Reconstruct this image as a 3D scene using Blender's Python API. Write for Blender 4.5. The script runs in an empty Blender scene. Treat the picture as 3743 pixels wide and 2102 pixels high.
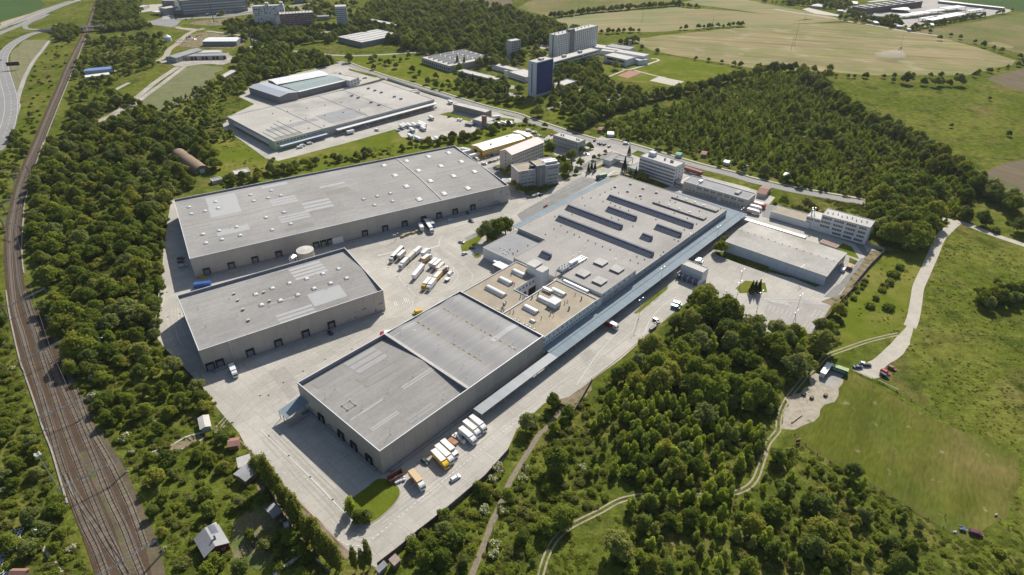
import bpy,bmesh,math,random
from mathutils import Vector,Matrix,geometry,noise
# ------------------------------------------------------------------ camera, light, exposure
scene=bpy.context.scene
F,TH,RO,CW,CH,HC=2287.71,.580108,.0031335,3743,2102,200.0   # lens and pose of the drone camera (solved from the warehouses' right angles)
fw=Vector((0,math.cos(TH),-math.sin(TH)));rt0=Vector((1,0,0));up0=rt0.cross(fw)
rt=rt0*math.cos(RO) + up0*math.sin(RO);up=up0*math.cos(RO) - rt0*math.sin(RO)
cam=bpy.data.objects.new('camera',bpy.data.cameras.new('camera'))
scene.collection.objects.link(cam);scene.camera=cam
cam.data.sensor_width=36;cam.data.lens=F/CW*36;cam.data.clip_end=20000;cam.data.clip_start=1
m=Matrix((rt,up,-fw)).transposed().to_4x4();m.translation=(0,0,HC);cam.matrix_world=m
SUN_AZ,SUN_EL=math.radians(70.5),math.radians(39)
sdir=Vector((math.cos(SUN_EL)*math.cos(SUN_AZ),math.cos(SUN_EL)*math.sin(SUN_AZ),math.sin(SUN_EL)))
sl=bpy.data.lights.new('sun','SUN');sl.energy=5.0;sl.angle=math.radians(.5);sl.color=(1,.948,.865)
sun=bpy.data.objects.new('sun',sl);scene.collection.objects.link(sun)
sun.rotation_euler=sdir.to_track_quat('Z','Y').to_euler();sun.location=(200,600,400)
world=bpy.data.worlds.new('World');scene.world=world;world.use_nodes=True
wn=world.node_tree.nodes;wl=world.node_tree.links
sky=wn.new('ShaderNodeTexSky');sky.sky_type='NISHITA';sky.sun_disc=False
sky.sun_elevation=SUN_EL;sky.sun_rotation=math.pi/2 - SUN_AZ;sky.air_density=1.0;sky.dust_density=1.5;sky.ozone_density=1
bg=wn['Background'];bg.inputs[1].default_value=.088;wl.new(sky.outputs[0],bg.inputs[0])
scene.view_settings.view_transform='Standard';scene.view_settings.look='None'
scene.view_settings.gamma=1;scene.view_settings.exposure=.32;scene.view_settings.use_curve_mapping=False
scene.cycles.max_bounces=6;scene.cycles.transparent_max_bounces=8
# ------------------------------------------------------------------ survey: measured picture points -> points on the ground plan at height h
BOX={'D':(0,0,3743/2576),'a':(500,0,600/2576),'b':(1640,440,600/2576),'c':(1380,860,400/2576),
       'd':(2880,0,863/2576),'e':(1680,940,580/2576),'f':(700,1600,800/2306)}
for _c in range(4):
    for _r in range(4):BOX['%d%d' % (_c,_r)] =((0,930,1860,2793)[_c],520*_r,.37461 if _r == 3 else .36879)
def ray(k,x,y):
    x0,y0,s=BOX[k];X=x0+x*s;Y=y0+y*s
    return fw*F + rt*(X-CW/2) - up*(Y-CH/2)
def P(k,x,y,h=0):
    d=ray(k,x,y);t=(HC-h)/-d.z
    return Vector((d.x*t,d.y*t))
def PL(k,pts,h=0):return [P(k,x,y,h) for x,y in pts]
def project(v):
    w=Vector(v)-Vector((0,0,HC));z=w.dot(fw)
    return (CW/2+F*w.dot(rt)/z,CH/2-F*w.dot(up)/z) if z > 1 else (-1e6,-1e6)
class Frame:
    """ground plan frame of a building: O front left corner, u along the front, v to the back"""
    def __init__(s,p0,p1,p2=None,h=0,W=None):
        s.O=P(*p0,h=h) if len(p0) == 3 else P(*p0);q=P(*p1,h=h) if len(p1) == 3 else P(*p1)
        s.L=(q-s.O).length;s.u=(q-s.O).normalized();s.v=Vector((-s.u.y,s.u.x));s.h=h
        s.W=W if W else (P(*p2,h=h)-s.O).dot(s.v)
        if s.W < 0:s.O=s.O + s.v*s.W;s.W=-s.W
        s.rz=math.atan2(s.u.y,s.u.x)
    def uv(s,k,x,y,h):d=P(k,x,y,h)-s.O;return (d.dot(s.u),d.dot(s.v))
    def w(s,a,b):return s.O + s.u*a + s.v*b
    def onv(s,k,x,y,v=0):      # hits the vertical plane at v -> (u, z)
        d=ray(k,x,y);d2=Vector((d.x,d.y));t=(v + s.O.dot(s.v))/d2.dot(s.v)
        return ((d2*t-s.O).dot(s.u),HC + d.z*t)
    def onu(s,k,x,y,u=0):
        d=ray(k,x,y);d2=Vector((d.x,d.y));t=(u + s.O.dot(s.u))/d2.dot(s.u)
        return ((d2*t-s.O).dot(s.v),HC + d.z*t)
# ------------------------------------------------------------------ object helpers
COL=scene.collection
def mk(name,data,parent=None,loc=(0,0,0),rz=0,mat=None):
    o=bpy.data.objects.new(name,data);COL.objects.link(o)
    o.location=loc
    if rz:o.rotation_euler=(0,0,rz)
    if parent:o.parent=parent
    if mat and data and not data.materials:data.materials.append(mat)
    return o
def tag(o,label=None,cat=None,group=None,kind=None):
    for k,v in (('label',label),('category',cat),('group',group),('kind',kind)):
        if v:o[k] =v
    return o
def thing(name,label,cat,loc=(0,0,0),rz=0,group=None):
    if len(loc) == 2:loc=(loc[0],loc[1],0)
    return tag(mk(name,None,None,loc,rz),label,cat,group)
class MB:
    def __init__(s):s.v=[];s.f=[];s.m=[]
    def add(s,vs,fs,m=0):
        n=len(s.v);s.v += [tuple(p) for p in vs];s.f += [tuple(i+n for i in f) for f in fs];s.m += [m]*len(fs)
    def box(s,x0,x1,y0,y1,z0,z1,m=0):
        s.add([(x0,y0,z0),(x1,y0,z0),(x1,y1,z0),(x0,y1,z0),(x0,y0,z1),(x1,y0,z1),(x1,y1,z1),(x0,y1,z1)],
              [(3,2,1,0),(4,5,6,7),(0,1,5,4),(1,2,6,5),(2,3,7,6),(3,0,4,7)],m)
    def prism(s,pts,z0,z1,m=0,mt=None):
        n=len(pts)
        tris=geometry.tessellate_polygon([[Vector((p[0],p[1],0)) for p in pts]])
        v=[(p[0],p[1],z0) for p in pts]+[(p[0],p[1],z1) for p in pts]
        area=sum(pts[i][0]*pts[(i+1) % n][1]-pts[(i+1) % n][0]*pts[i][1] for i in range(n))
        sd=[(i,(i+1) % n,n+(i+1) % n,n+i) if area > 0 else (i,n+i,n+(i+1) % n,(i+1) % n) for i in range(n)]
        s.add(v,sd,m);k=len(s.v)-2*n
        for t in tris:
            a,b,c=(Vector(pts[i]) for i in t)
            t2=t if (b-a).cross(c-a) > 0 else t[::-1]
            s.f.append(tuple(k+n+i for i in t2));s.m.append(m if mt is None else mt)
    def tube(s,p,q,r,n=5,m=0,r2=None):
        p=Vector(p);q=Vector(q);d=(q-p).normalized();a=d.orthogonal().normalized();b=d.cross(a);r2=r if r2 is None else r2
        vs=[p+(a*math.cos(t)+b*math.sin(t))*r for t in [2*math.pi*i/n for i in range(n)]]+[q+(a*math.cos(t)+b*math.sin(t))*r2 for t in [2*math.pi*i/n for i in range(n)]]
        s.add(vs,[(i,(i+1) % n,n+(i+1) % n,n+i) for i in range(n)]+[tuple(range(n))[::-1],tuple(range(n,2*n))],m)
    def cyl(s,x,y,z0,z1,r,n=10,m=0,r2=None):s.tube((x,y,z0),(x,y,z1),r,n,m,r2)
    def extr(s,prof,y0,y1,m=0):   # profile in xz, extruded along y
        n=len(prof);vs=[(x,y0,z) for x,z in prof]+[(x,y1,z) for x,z in prof]
        s.add(vs,[(i,(i+1) % n,n+(i+1) % n,n+i) for i in range(n)]+[tuple(range(n))[::-1],tuple(range(n,2*n))],m)
    def data(s,name,mats,smooth=False):
        me=bpy.data.meshes.new(name);me.from_pydata(s.v,[],s.f)
        for q in (mats if isinstance(mats,(list,tuple)) else [mats]):me.materials.append(q)
        me.polygons.foreach_set('material_index',s.m)
        if smooth:me.polygons.foreach_set('use_smooth',[True]*len(s.f))
        bm=bmesh.new();bm.from_mesh(me);bmesh.ops.recalc_face_normals(bm,faces=bm.faces) if len(s.f) < 5000 else None;bm.to_mesh(me);bm.free()
        me.update();return me
    def build(s,name,mats,parent=None,loc=(0,0,0),rz=0,smooth=False):
        return mk(name,s.data(name,mats,smooth),parent,loc,rz)
_cache={}
def shared(key,fn):
    if key not in _cache:_cache[key] =fn()
    return _cache[key]
def smoothline(pts,n=6,closed=False):
    out=[];L=len(pts)
    rng_=range(L if closed else L-1)
    for i in rng_:
        g=(lambda j:pts[j % L]) if closed else (lambda j:pts[min(max(j,0),L-1)])
        a,b,c,d=g(i-1),g(i),g(i+1),g(i+2)
        for k in range(n):
            t=k/n
            out.append(.5*((2*b)+(c-a)*t+(2*a-5*b+4*c-d)*t*t+(3*b-3*c+d-a)*t**3))
    if not closed:out.append(pts[-1])
    return out
def rough(pts,amp,step,seed=0):
    """uneven outline"""
    out=[];n=len(pts)
    for i in range(n):
        a,b=pts[i],pts[(i+1) % n];k=max(1,int((b-a).length/step));nr=Vector((-(b-a).y,(b-a).x)).normalized()
        for j in range(k):
            q=a.lerp(b,j/k);out.append(q+nr*amp*noise.noise(Vector((q.x*.13+seed,q.y*.13,7.7)))*2)
    return out
_zn=[0];NOTREE=[]
EXC={'concrete_yard','railway_ballast','gravel_lot','hay_field','car_park','old_yard','sports_court','garden_plot','concrete_pad','dry_patch','factory_yard','square','crop_field','scrap_yard','ploughed_field','sports_pitch','rubble_lot','school_lawn'}
def sheet(name,pts,z,mat,kind='structure',label=None,cat=None):
    _zn[0] += 1;z += _zn[0]*.0005
    if name in EXC:NOTREE.append([(p.x,p.y) for p in pts])
    tris=geometry.tessellate_polygon([[Vector((p.x,p.y,0)) for p in pts]])
    fs=[]
    for t in tris:
        a,b,c=(pts[i] for i in t);fs.append(t if (b-a).cross(c-a) > 0 else t[::-1])
    me=bpy.data.meshes.new(name);me.from_pydata([(p.x,p.y,z) for p in pts],[],fs);me.materials.append(mat)
    return tag(mk(name,me),label,cat,None,kind)
_sn=[0]
def strip(mb,pts,w,z,m=0,w2=None):
    n=len(pts);vs=[];_sn[0] += 1;z += _zn[0]*.0005+(_sn[0] % 41)*.0005
    for i,p in enumerate(pts):
        d=(pts[min(i+1,n-1)]-pts[max(i-1,0)]).normalized();r=Vector((-d.y,d.x))
        ww=w/2 if w2 is None else (w+(w2-w)*i/(n-1))/2
        vs += [(p.x+r.x*ww,p.y+r.y*ww,z),(p.x-r.x*ww,p.y-r.y*ww,z)]
    mb.add(vs,[(2*i,2*i+1,2*i+3,2*i+2) for i in range(n-1)],m)
def ribbon(name,pts,w,z,mat,kind='structure',w2=None,smooth=6):
    _zn[0] += 1;mb=MB();strip(mb,smoothline(pts,smooth),w,z,0,w2)
    if w > 2:q_=smoothline(pts,3);NOTREE.append([(p.x,p.y) for p in offset(q_,w/2+1)+offset(q_,-w/2-1)[::-1]])
    return tag(mb.build(name,mat),None,None,None,kind)
def offset(pts,d):
    out=[];n=len(pts)
    for i,p in enumerate(pts):
        t=(pts[min(i+1,n-1)]-pts[max(i-1,0)]).normalized();out.append(p+Vector((-t.y,t.x))*d)
    return out
# ------------------------------------------------------------------ materials
def M(name,c,rough=.85,metal=0,spec=.3,n1=None,a1=.25,n2=None,a2=.15,c2=None,f2=None,rnd=0,bump=0,bscale=4,stretch=None,rot=0,coord='world',thr=(.42,.62)):
    """principled with world space noise: n1/n2 scales, a1/a2 brightness amounts, c2 second colour in patches of scale f2"""
    mt=bpy.data.materials.new(name);mt.use_nodes=True;nt=mt.node_tree;N=nt.nodes;Lk=nt.links
    b=N['Principled BSDF'];b.inputs['Roughness'].default_value=rough;b.inputs['Metallic'].default_value=metal;b.inputs['Specular IOR Level'].default_value=spec
    geo=N.new('ShaderNodeNewGeometry');src=geo.outputs['Position']
    if coord == 'obj':tc=N.new('ShaderNodeTexCoord');src=tc.outputs['Object']
    if stretch:
        mp=N.new('ShaderNodeMapping');mp.inputs['Rotation'].default_value=(0,0,rot);mp.inputs['Scale'].default_value=stretch
        # rotate first, then stretch
        mp.vector_type='POINT';r_=N.new('ShaderNodeMapping');r_.inputs['Rotation'].default_value=(0,0,-rot);Lk.new(src,r_.inputs[0])
        mp.inputs['Rotation'].default_value=(0,0,0);Lk.new(r_.outputs[0],mp.inputs[0]);src2=mp.outputs[0]
    else:src2=src
    def nz(scale,s,det=4):
        t=N.new('ShaderNodeTexNoise');t.inputs['Scale'].default_value=scale;t.inputs['Detail'].default_value=det;Lk.new(s,t.inputs['Vector']);return t.outputs[0]
    col=None
    rgb=N.new('ShaderNodeRGB');rgb.outputs[0].default_value=(*c,1);col=rgb.outputs[0]
    if c2:
        for cc,ff,th in (([(c2,f2,thr)]) if not isinstance(c2,list) else c2):
            mr=N.new('ShaderNodeMapRange');mr.inputs[1].default_value=th[0];mr.inputs[2].default_value=th[1];Lk.new(nz(ff,src,5),mr.inputs[0])
            mx=N.new('ShaderNodeMix');mx.data_type='RGBA';mx.inputs[7].default_value=(*cc,1);Lk.new(mr.outputs[0],mx.inputs[0]);Lk.new(col,mx.inputs[6]);col=mx.outputs[2]
    def mul(col,fac,amt):
        mr=N.new('ShaderNodeMapRange');mr.inputs[1].default_value=.25;mr.inputs[2].default_value=.75;mr.inputs[3].default_value=1-amt;mr.inputs[4].default_value=1+amt;Lk.new(fac,mr.inputs[0])
        v=N.new('ShaderNodeVectorMath');v.operation='SCALE';Lk.new(col,v.inputs[0]);Lk.new(mr.outputs[0],v.inputs[3]);return v.outputs[0]
    if n1:col=mul(col,nz(n1,src2),a1)
    if n2:col=mul(col,nz(n2,src2 if stretch else src),a2)
    if rnd:
        oi=N.new('ShaderNodeObjectInfo');col=mul(col,oi.outputs['Random'],rnd)
    Lk.new(col,b.inputs['Base Color'])
    if bump:
        bp=N.new('ShaderNodeBump');bp.inputs['Strength'].default_value=bump;bp.inputs['Distance'].default_value=.3;Lk.new(nz(bscale,src2,3),bp.inputs['Height']);Lk.new(bp.outputs[0],b.inputs['Normal'])
    return mt
def leafmat(name,cols,tr=.25,white=None):
    mt=bpy.data.materials.new(name);mt.use_nodes=True;nt=mt.node_tree;N=nt.nodes;Lk=nt.links
    for n in list(N):N.remove(n)
    out=N.new('ShaderNodeOutputMaterial');oi=N.new('ShaderNodeObjectInfo');cr=N.new('ShaderNodeValToRGB')
    el=cr.color_ramp.elements
    for i,c in enumerate(cols):
        e=el[i] if i < 2 else el.new(0)
        e.position=0
    for i,c in enumerate(cols):el[i].position=i/(len(cols)-1);el[i].color=(*c,1)
    Lk.new(oi.outputs['Random'],cr.inputs[0])
    tc=N.new('ShaderNodeTexCoord');t=N.new('ShaderNodeTexNoise');t.inputs['Scale'].default_value=1.1;t.inputs['Detail'].default_value=3;Lk.new(tc.outputs['Object'],t.inputs['Vector'])
    mr=N.new('ShaderNodeMapRange');mr.inputs[1].default_value=.3;mr.inputs[2].default_value=.7;mr.inputs[3].default_value=.65;mr.inputs[4].default_value=1.4;Lk.new(t.outputs[0],mr.inputs[0])
    v=N.new('ShaderNodeVectorMath');v.operation='SCALE';Lk.new(cr.outputs[0],v.inputs[0]);Lk.new(mr.outputs[0],v.inputs[3])
    d=N.new('ShaderNodeBsdfDiffuse');d.inputs[1].default_value=.4;tl=N.new('ShaderNodeBsdfTranslucent');mx=N.new('ShaderNodeMixShader');mx.inputs[0].default_value=tr
    Lk.new(v.outputs[0],d.inputs[0]);Lk.new(v.outputs[0],tl.inputs[0]);Lk.new(d.outputs[0],mx.inputs[1]);Lk.new(tl.outputs[0],mx.inputs[2]);Lk.new(mx.outputs[0],out.inputs[0]);return mt
def slabmat(name,c,rot,sx,sy,joint=.05,jc=.72,var=.07,stain=.16):
    mt=M(name,c,rough=.9,n1=.035,a1=stain,n2=.6,a2=.08,spec=.2);nt=mt.node_tree;N=nt.nodes;Lk=nt.links;b=N['Principled BSDF']
    src=b.inputs['Base Color'].links[0].from_socket
    geo=N.new('ShaderNodeNewGeometry');mp=N.new('ShaderNodeMapping');mp.inputs['Rotation'].default_value=(0,0,-rot);Lk.new(geo.outputs['Position'],mp.inputs[0])
    br=N.new('ShaderNodeTexBrick');br.offset=0;br.inputs['Scale'].default_value=1;br.inputs['Brick Width'].default_value=sx;br.inputs['Row Height'].default_value=sy
    br.inputs['Mortar Size'].default_value=joint;br.inputs['Mortar Smooth'].default_value=.3
    br.inputs['Color1'].default_value=(1-var,)*3+(1,);br.inputs['Color2'].default_value=(1+var,)*3+(1,);br.inputs['Mortar'].default_value=(jc,jc,jc,1);Lk.new(mp.outputs[0],br.inputs[0])
    v=N.new('ShaderNodeVectorMath');v.operation='MULTIPLY';Lk.new(src,v.inputs[0]);Lk.new(br.outputs[0],v.inputs[1]);Lk.new(v.outputs[0],b.inputs['Base Color']);return mt
YR=math.radians(47.41)
m_ground=M('meadow grass',(0.085,0.108,0.015),n1=.22,a1=.4,n2=1.1,a2=.4,c2=[((0.130,0.139,0.027),.016,(.42,.62)),((0.165,0.129,0.050),.03,(.54,.7)),((0.057,0.077,0.013),.06,(.52,.68)),((0.159,0.154,0.045),.14,(.6,.72))],bump=.9,bscale=.7,spec=0,rough=1)
m_lawn=M('bright lawn',(0.112,0.139,0.016),n1=.12,a1=.14,n2=1.2,a2=.2,c2=[((0.177,0.170,0.041),.03,(.45,.7))],bump=.3,bscale=1,spec=0,rough=1)
m_field=M('mown grass pitch',(0.094,0.106,0.018),n1=.12,a1=.22,n2=.9,a2=.24,c2=[((0.159,0.134,0.045),.018,(.44,.62)),((0.088,0.108,0.020),.035,(.5,.68)),((0.283,0.227,0.126),.14,(.64,.74))],stretch=(1,.25,1),rot=math.radians(-35),bump=.2,bscale=1,spec=0,rough=1)
m_scrub=M('woodland floor',(0.077,0.098,0.016),n1=.2,a1=.35,n2=1.1,a2=.35,c2=[((0.130,0.129,0.032),.045,(.46,.6)),((0.142,0.103,0.054),.09,(.62,.75))],bump=.7,bscale=.8,spec=0)
m_wheat=M('cut hay field',(.265,.225,.12),n1=.09,a1=.26,n2=.35,a2=.2,c2=[((.20,.195,.085),.012,(.42,.64)),((.30,.26,.17),.03,(.55,.7))],stretch=(1,.06,1),rot=math.radians(72),spec=0,rough=1)
m_wheat2=M('cut hay field far',(.265,.23,.125),n1=.06,a1=.16,n2=.3,a2=.12,c2=[((.21,.22,.11),.01,(.44,.62))],stretch=(.08,1,1),rot=math.radians(10),spec=0,rough=1)
m_crop=M('dark green crop',(.06,.10,.035),n1=.05,a1=.1,n2=.8,a2=.12,stretch=(.1,1,1),spec=0)
m_brown=M('bare brown soil field',(.155,.125,.085),n1=.06,a1=.16,n2=.5,a2=.14,stretch=(1,.15,1),rot=.5,c2=[((.12,.14,.06),.03,(.55,.7))],spec=0)
m_greyfield=M('grey green pasture',(0.142,0.149,0.054),n1=.03,a1=.14,n2=.4,a2=.18,c2=[((0.212,0.170,0.090),.012,(.45,.65))],stretch=(1,.3,1),rot=.4,spec=0)
m_soil=M('dry garden soil',(.23,.185,.125),n1=.3,a1=.25,n2=1.6,a2=.25,c2=[((.11,.12,.04),.2,(.5,.64))],spec=0)
m_dirt=M('pale dirt track',(.33,.29,.22),n1=.4,a1=.2,n2=2,a2=.2,c2=[((.16,.16,.08),.3,(.58,.72))])
m_gravel=M('pale gravel',(.40,.365,.30),n1=.2,a1=.12,n2=2,a2=.2)
m_yard=slabmat('concrete yard',(.40,.375,.328),YR,6,5,.09,.76,.06,.18)
m_yard2=slabmat('darker concrete',(.33,.31,.28),YR,6,5,.06,.82,.06,.14)
m_oldconc=slabmat('broken old concrete',(.36,.33,.28),.5,3,3,.12,.5,.12,.3)
m_asph=M('worn asphalt',(.20,.195,.185),n1=.15,a1=.14,n2=1.5,a2=.12)
m_road=M('grey road asphalt',(.23,.225,.215),n1=.06,a1=.1,n2=1.2,a2=.08)
m_white=M('white road paint',(.62,.61,.57),n1=.7,a1=.16)
m_kerb=M('red brick kerb',(.26,.17,.13),n1=.5,a1=.2)
m_ballast=M('rusty brown ballast',(.088,.062,.043),n1=.12,a1=.16,n2=1.4,a2=.22,stretch=(1,1,1),spec=0)
m_ballast2=M('grey gravel strip',(.12,.098,.066),n1=.12,a1=.25,n2=1.4,a2=.25,c2=[((.09,.105,.04),.14,(.54,.66))],spec=0)
m_sleeper=M('weathered sleeper',(.27,.225,.17),rnd=.22)
m_rail=M('rusty rail steel',(.05,.035,.03),rough=.5,metal=.4)
m_metal=M('galvanised steel',(.42,.44,.45),rough=.45,metal=.5)
m_dark=M('dark opening',(.02,.022,.026),rough=.6)
m_black=M('black rubber',(.02,.02,.02),rough=.7)
m_glass=M('dark window glass',(.05,.065,.08),rough=.12,spec=.6)
m_glass2=M('pale window glass',(.20,.24,.28),rough=.1,spec=.7,rnd=.35)
m_wall=M('beige cladding panel',(.40,.365,.325),rough=.6,n1=.15,a1=.05,n2=.6,a2=.03,rnd=.035)
m_wall2=M('pale plinth',(.30,.29,.28),n1=.3,a1=.1)
m_cap=M('light metal coping',(.62,.63,.64),rough=.4,metal=.1)
m_capd=M('parapet shade and dark grey',(.20,.21,.24),rough=.7,n1=.3,a1=.1)  # shade on inner parapet faces put into this colour; elsewhere plain dark grey
m_roofC=slabmat('grey felt roof',(.295,.286,.27),math.radians(29.73),14,1.6,.05,.84,.06,.17)
m_roofB=slabmat('grey felt roof second',(.272,.263,.248),math.radians(34.3),14,1.6,.05,.84,.06,.17)
m_roofA=slabmat('ribbed grey roof',(.255,.245,.228),YR,14,1.6,.05,.84,.06,.17)
m_roofA2=M('pale ribbed roof',(.255,.25,.243),rough=.75,n1=.5,a1=.11,n2=1.6,a2=.08,stretch=(.04,1,1),rot=YR,spec=.3)
m_gantry=M('weathered gantry steel',(.16,.17,.175),rough=.6)
m_roofM=slabmat('pale grey hall roof',(.335,.318,.29),YR,18,3,.07,.86,.04,.16)
m_patch=M('light felt patch',(.37,.37,.365),rough=.8,n1=.4,a1=.04)
m_patchd=M('dark felt patch',(.235,.225,.20),rough=.9,n1=.4,a1=.05)
m_dome=M('milky roof dome',(.66,.66,.63),rough=.3,spec=.5)
m_tan=M('tan gravel roof',(.315,.27,.20),n1=.15,a1=.13,n2=1.2,a2=.12,c2=[((.38,.32,.23),.08,(.5,.7))])
m_silver=M('shiny barrel skylight',(.56,.56,.53),rough=.3,metal=.55,spec=.6)
m_slate=M('dark slate monitor glazing',(.10,.11,.145),rough=.75,n1=.8,a1=.15)
m_blueroof=M('blue grey corrugated canopy',(.20,.245,.275),spec=.15,rough=.8,n1=.1,a1=.10,n2=.8,a2=.10,stretch=(1,.15,1),rot=YR)
m_greyroof=M('grey corrugated canopy',(.27,.285,.30),rough=.5,n1=.3,a1=.14,stretch=(1,.1,1),rot=YR)
m_whitew=M('white painted wall',(.60,.60,.60),n1=.15,a1=.06,n2=1,a2=.05)
m_greyw=M('grey rendered wall',(.36,.355,.345),n1=.2,a1=.08,n2=1,a2=.06)
m_greyw2=M('dark grey render',(.20,.20,.20),n1=.2,a1=.08)
m_creamw=M('cream rendered wall',(.44,.41,.35),n1=.2,a1=.1)
m_bluew=M('deep blue facade',(.03,.055,.25),rough=.4,n1=.4,a1=.12)
m_palebluew=M('pale blue grey wall',(.46,.51,.57),n1=.1,a1=.05)
m_brick=M('red brick wall',(.26,.13,.09),n1=.4,a1=.15)
m_redband=M('dull red balcony band',(.25,.055,.06),n1=.4,a1=.1)
m_greenw=M('pale green wall',(.42,.50,.33),n1=.4,a1=.06)
m_yellow=M('yellow cladding',(.62,.39,.03),rough=.5,n1=.4,a1=.05)
m_whiter=M('white metal roof',(.68,.68,.66),rough=.4,n1=.2,a1=.05)
m_pinkr=M('faded pink roof',(.62,.50,.46),rough=.6,n1=.3,a1=.06)
m_redr=M('red tiled roof',(.27,.15,.115),n1=.5,a1=.12)
m_flatr=M('pale flat roof',(.46,.44,.405),n1=.1,a1=.12,n2=.6,a2=.08)
m_greyr=M('mid grey roof',(.27,.27,.27),n1=.1,a1=.12,n2=.6,a2=.08)
m_fence=M('weathered concrete fence',(.29,.27,.24),n1=.3,a1=.15,rnd=.08)
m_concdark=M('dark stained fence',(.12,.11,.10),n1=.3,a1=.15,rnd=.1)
m_wood=M('weathered wood',(.20,.14,.09),n1=1,a1=.15)
m_bark=M('bark',(.10,.08,.06),n1=1.5,a1=.2)
def paint(name,c,rough=.3):return shared('paint'+name,lambda:M(name+' paint',c,rough=rough,spec=.5))
PC=dict(white=(.72,.72,.71),silver=(.42,.43,.45),black=(.02,.022,.026),grey=(.13,.14,.15),red=(.45,.03,.03),blue=(.04,.12,.36),green=(.03,.16,.08),yellow=(.70,.44,.02),
          orange=(.52,.27,.09),maroon=(.12,.025,.04),cream=(.62,.57,.47),teal=(.04,.22,.24),brown=(.25,.10,.06),darkgreen=(.03,.07,.05),pink=(.60,.42,.40),navy=(.03,.04,.10),purple=(.12,.02,.06),tan=(.55,.42,.24))
def pc(n):return paint(n,PC[n])
# ------------------------------------------------------------------ ground, fields, roads
g=MB();S_=9000
g.add([(-S_,-600,0),(S_,-600,0),(S_,9000,0),(-S_,9000,0)],[(0,1,2,3)]);tag(g.build('ground',m_ground),None,None,None,'structure')
def fld(name,k,pts,z,mat,amp=0,step=6,seed=0):
    q=PL(k,pts)
    if amp:q=rough(q,amp,step,seed)
    return sheet(name,q,z,mat)
# wooded ground
fld('woodland_floor','D',[(300,235),(420,300),(520,360),(560,450),(430,500),(415,600),(400,760),(395,860),(425,905),(520,990),(600,1090),(560,1060),(440,1060),(330,1060),(240,1010),(190,930),(130,800),(80,680),(70,560),(95,470),(130,380),(180,300)],.012,m_scrub,3)
fld('woodland_floor','D',[(1745,748),(1870,770),(1960,810),(2045,845),(2110,790),(2075,880),(2040,940),(1990,990),(1955,1060),(1935,1120),(1890,1170),(1830,1245),(1700,1240),(1560,1255),(1460,1200),(1330,1110),(1400,1040),(1490,970),(1560,925),(1640,860)],.012,m_scrub,2)
fld('woodland_floor','D',[(1560,1270),(1850,1255),(1960,1150),(2060,1150),(2330,1300),(2400,1500),(1480,1500),(1500,1350)],.012,m_scrub,3)
fld('woodland_floor','D',[(1440,310),(1600,270),(1800,205),(1900,172),(2010,185),(2110,250),(2180,300),(2290,340),(2400,420),(2480,480),(2400,570),(2320,640),(2200,560),(2100,500),(1950,460),(1800,410),(1600,360)],.012,m_scrub,4)
fld('woodland_floor','D',[(870,120),(860,50),(930,10),(1050,0),(1360,0),(1480,70),(1400,125),(1290,115),(1190,130),(1060,145),(960,115)],.012,m_scrub,5)
fld('woodland_floor','D',[(0,690),(20,900),(80,1150),(170,1330),(250,1480),(-60,1480),(-60,700)],.012,m_scrub,2)
# fields
fld('crop_field','00',[(-80,-30),(370,-30),(460,50),(430,75),(200,150),(0,210),(-80,220)],.02,m_crop,2,20)
fld('dry_verge','00',[(0,225),(300,130),(560,45),(640,20),(620,70),(450,125),(240,205),(0,290)],.024,m_dirt,3,20)
fld('hay_field','D',[(1588,98),(1700,86),(1800,75),(2000,60),(2130,57),(2350,88),(2558,152),(2540,163),(2430,189),(2200,191),(2100,182),(1900,172),(1760,150),(1640,127)],.02,m_wheat,3,25)
fld('hay_field','D',[(1370,48),(1500,35),(1700,18),(1850,28),(2045,47),(1930,60),(1780,70),(1640,80),(1480,82),(1400,62)],.02,m_wheat2,4,25)
fld('hay_field','D',[(1712,6),(1760,-2),(1850,-6),(1985,20),(2110,45),(2060,50),(1900,32)],.02,m_wheat2,3,30)
fld('hay_field','D',[(1860,60),(2050,50),(2060,45),(2120,52),(2000,60),(1880,70)],.02,m_wheat2,2,30)
fld('pasture','D',[(1300,20),(1350,-5),(1720,-12),(1690,8),(1600,22),(1480,34),(1380,42)],.018,m_greyfield,4,25)
fld('pasture','D',[(1030,-5),(1290,-5),(1290,30),(1210,22),(1100,12)],.018,m_brown,4,25)
fld('pasture','z' if 0 else '30',[(1480,320),(2000,230),(2700,100),(2700,560),(2200,450),(1700,370)],.02,m_greyfield,4,25)
fld('ploughed_field','D',[(2478,198),(2520,183),(2620,165),(2620,238),(2531,218)],.02,m_brown,3,20)
fld('ploughed_field','D',[(2478,426),(2530,408),(2620,385),(2620,560),(2560,520),(2520,500),(2480,470)],.02,m_brown,3,15)
fld('crop_field','D',[(2330,-8),(2620,-8),(2620,32),(2540,28),(2490,14)],.02,m_crop,4,40)
fld('stubble_patch','30',[(2210,430),(2290,412),(2480,465),(2420,488)],.026,m_wheat,1,20)
fld('school_lawn','20',[(950,650),(1410,515),(1500,535),(1790,590),(2100,650),(2430,720),(2420,765),(1950,800),(1700,890),(1620,870),(950,785)],.02,m_lawn,3,20)
fld('sports_court','20',[(1075,748),(1200,700),(1325,716),(1180,775)],.03,M('red clay court',(.30,.12,.09),n1=.2,a1=.12))
fld('sports_court','20',[(1395,800),(1485,758),(1740,808),(1640,852)],.03,m_gravel)
fld('meadow','10',[(790,568),(1500,545),(1660,600),(1980,700),(2200,900),(2010,962),(1500,830),(960,640)],.02,m_lawn,3,15)
fld('meadow','10',[(2020,965),(2300,1000),(2576,1060),(2576,1110),(2300,1040)],.02,m_lawn,2,15)
fld('meadow','20',[(0,1000),(150,1000),(230,1080),(120,1115),(0,1090)],.02,m_lawn,2,10)
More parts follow.
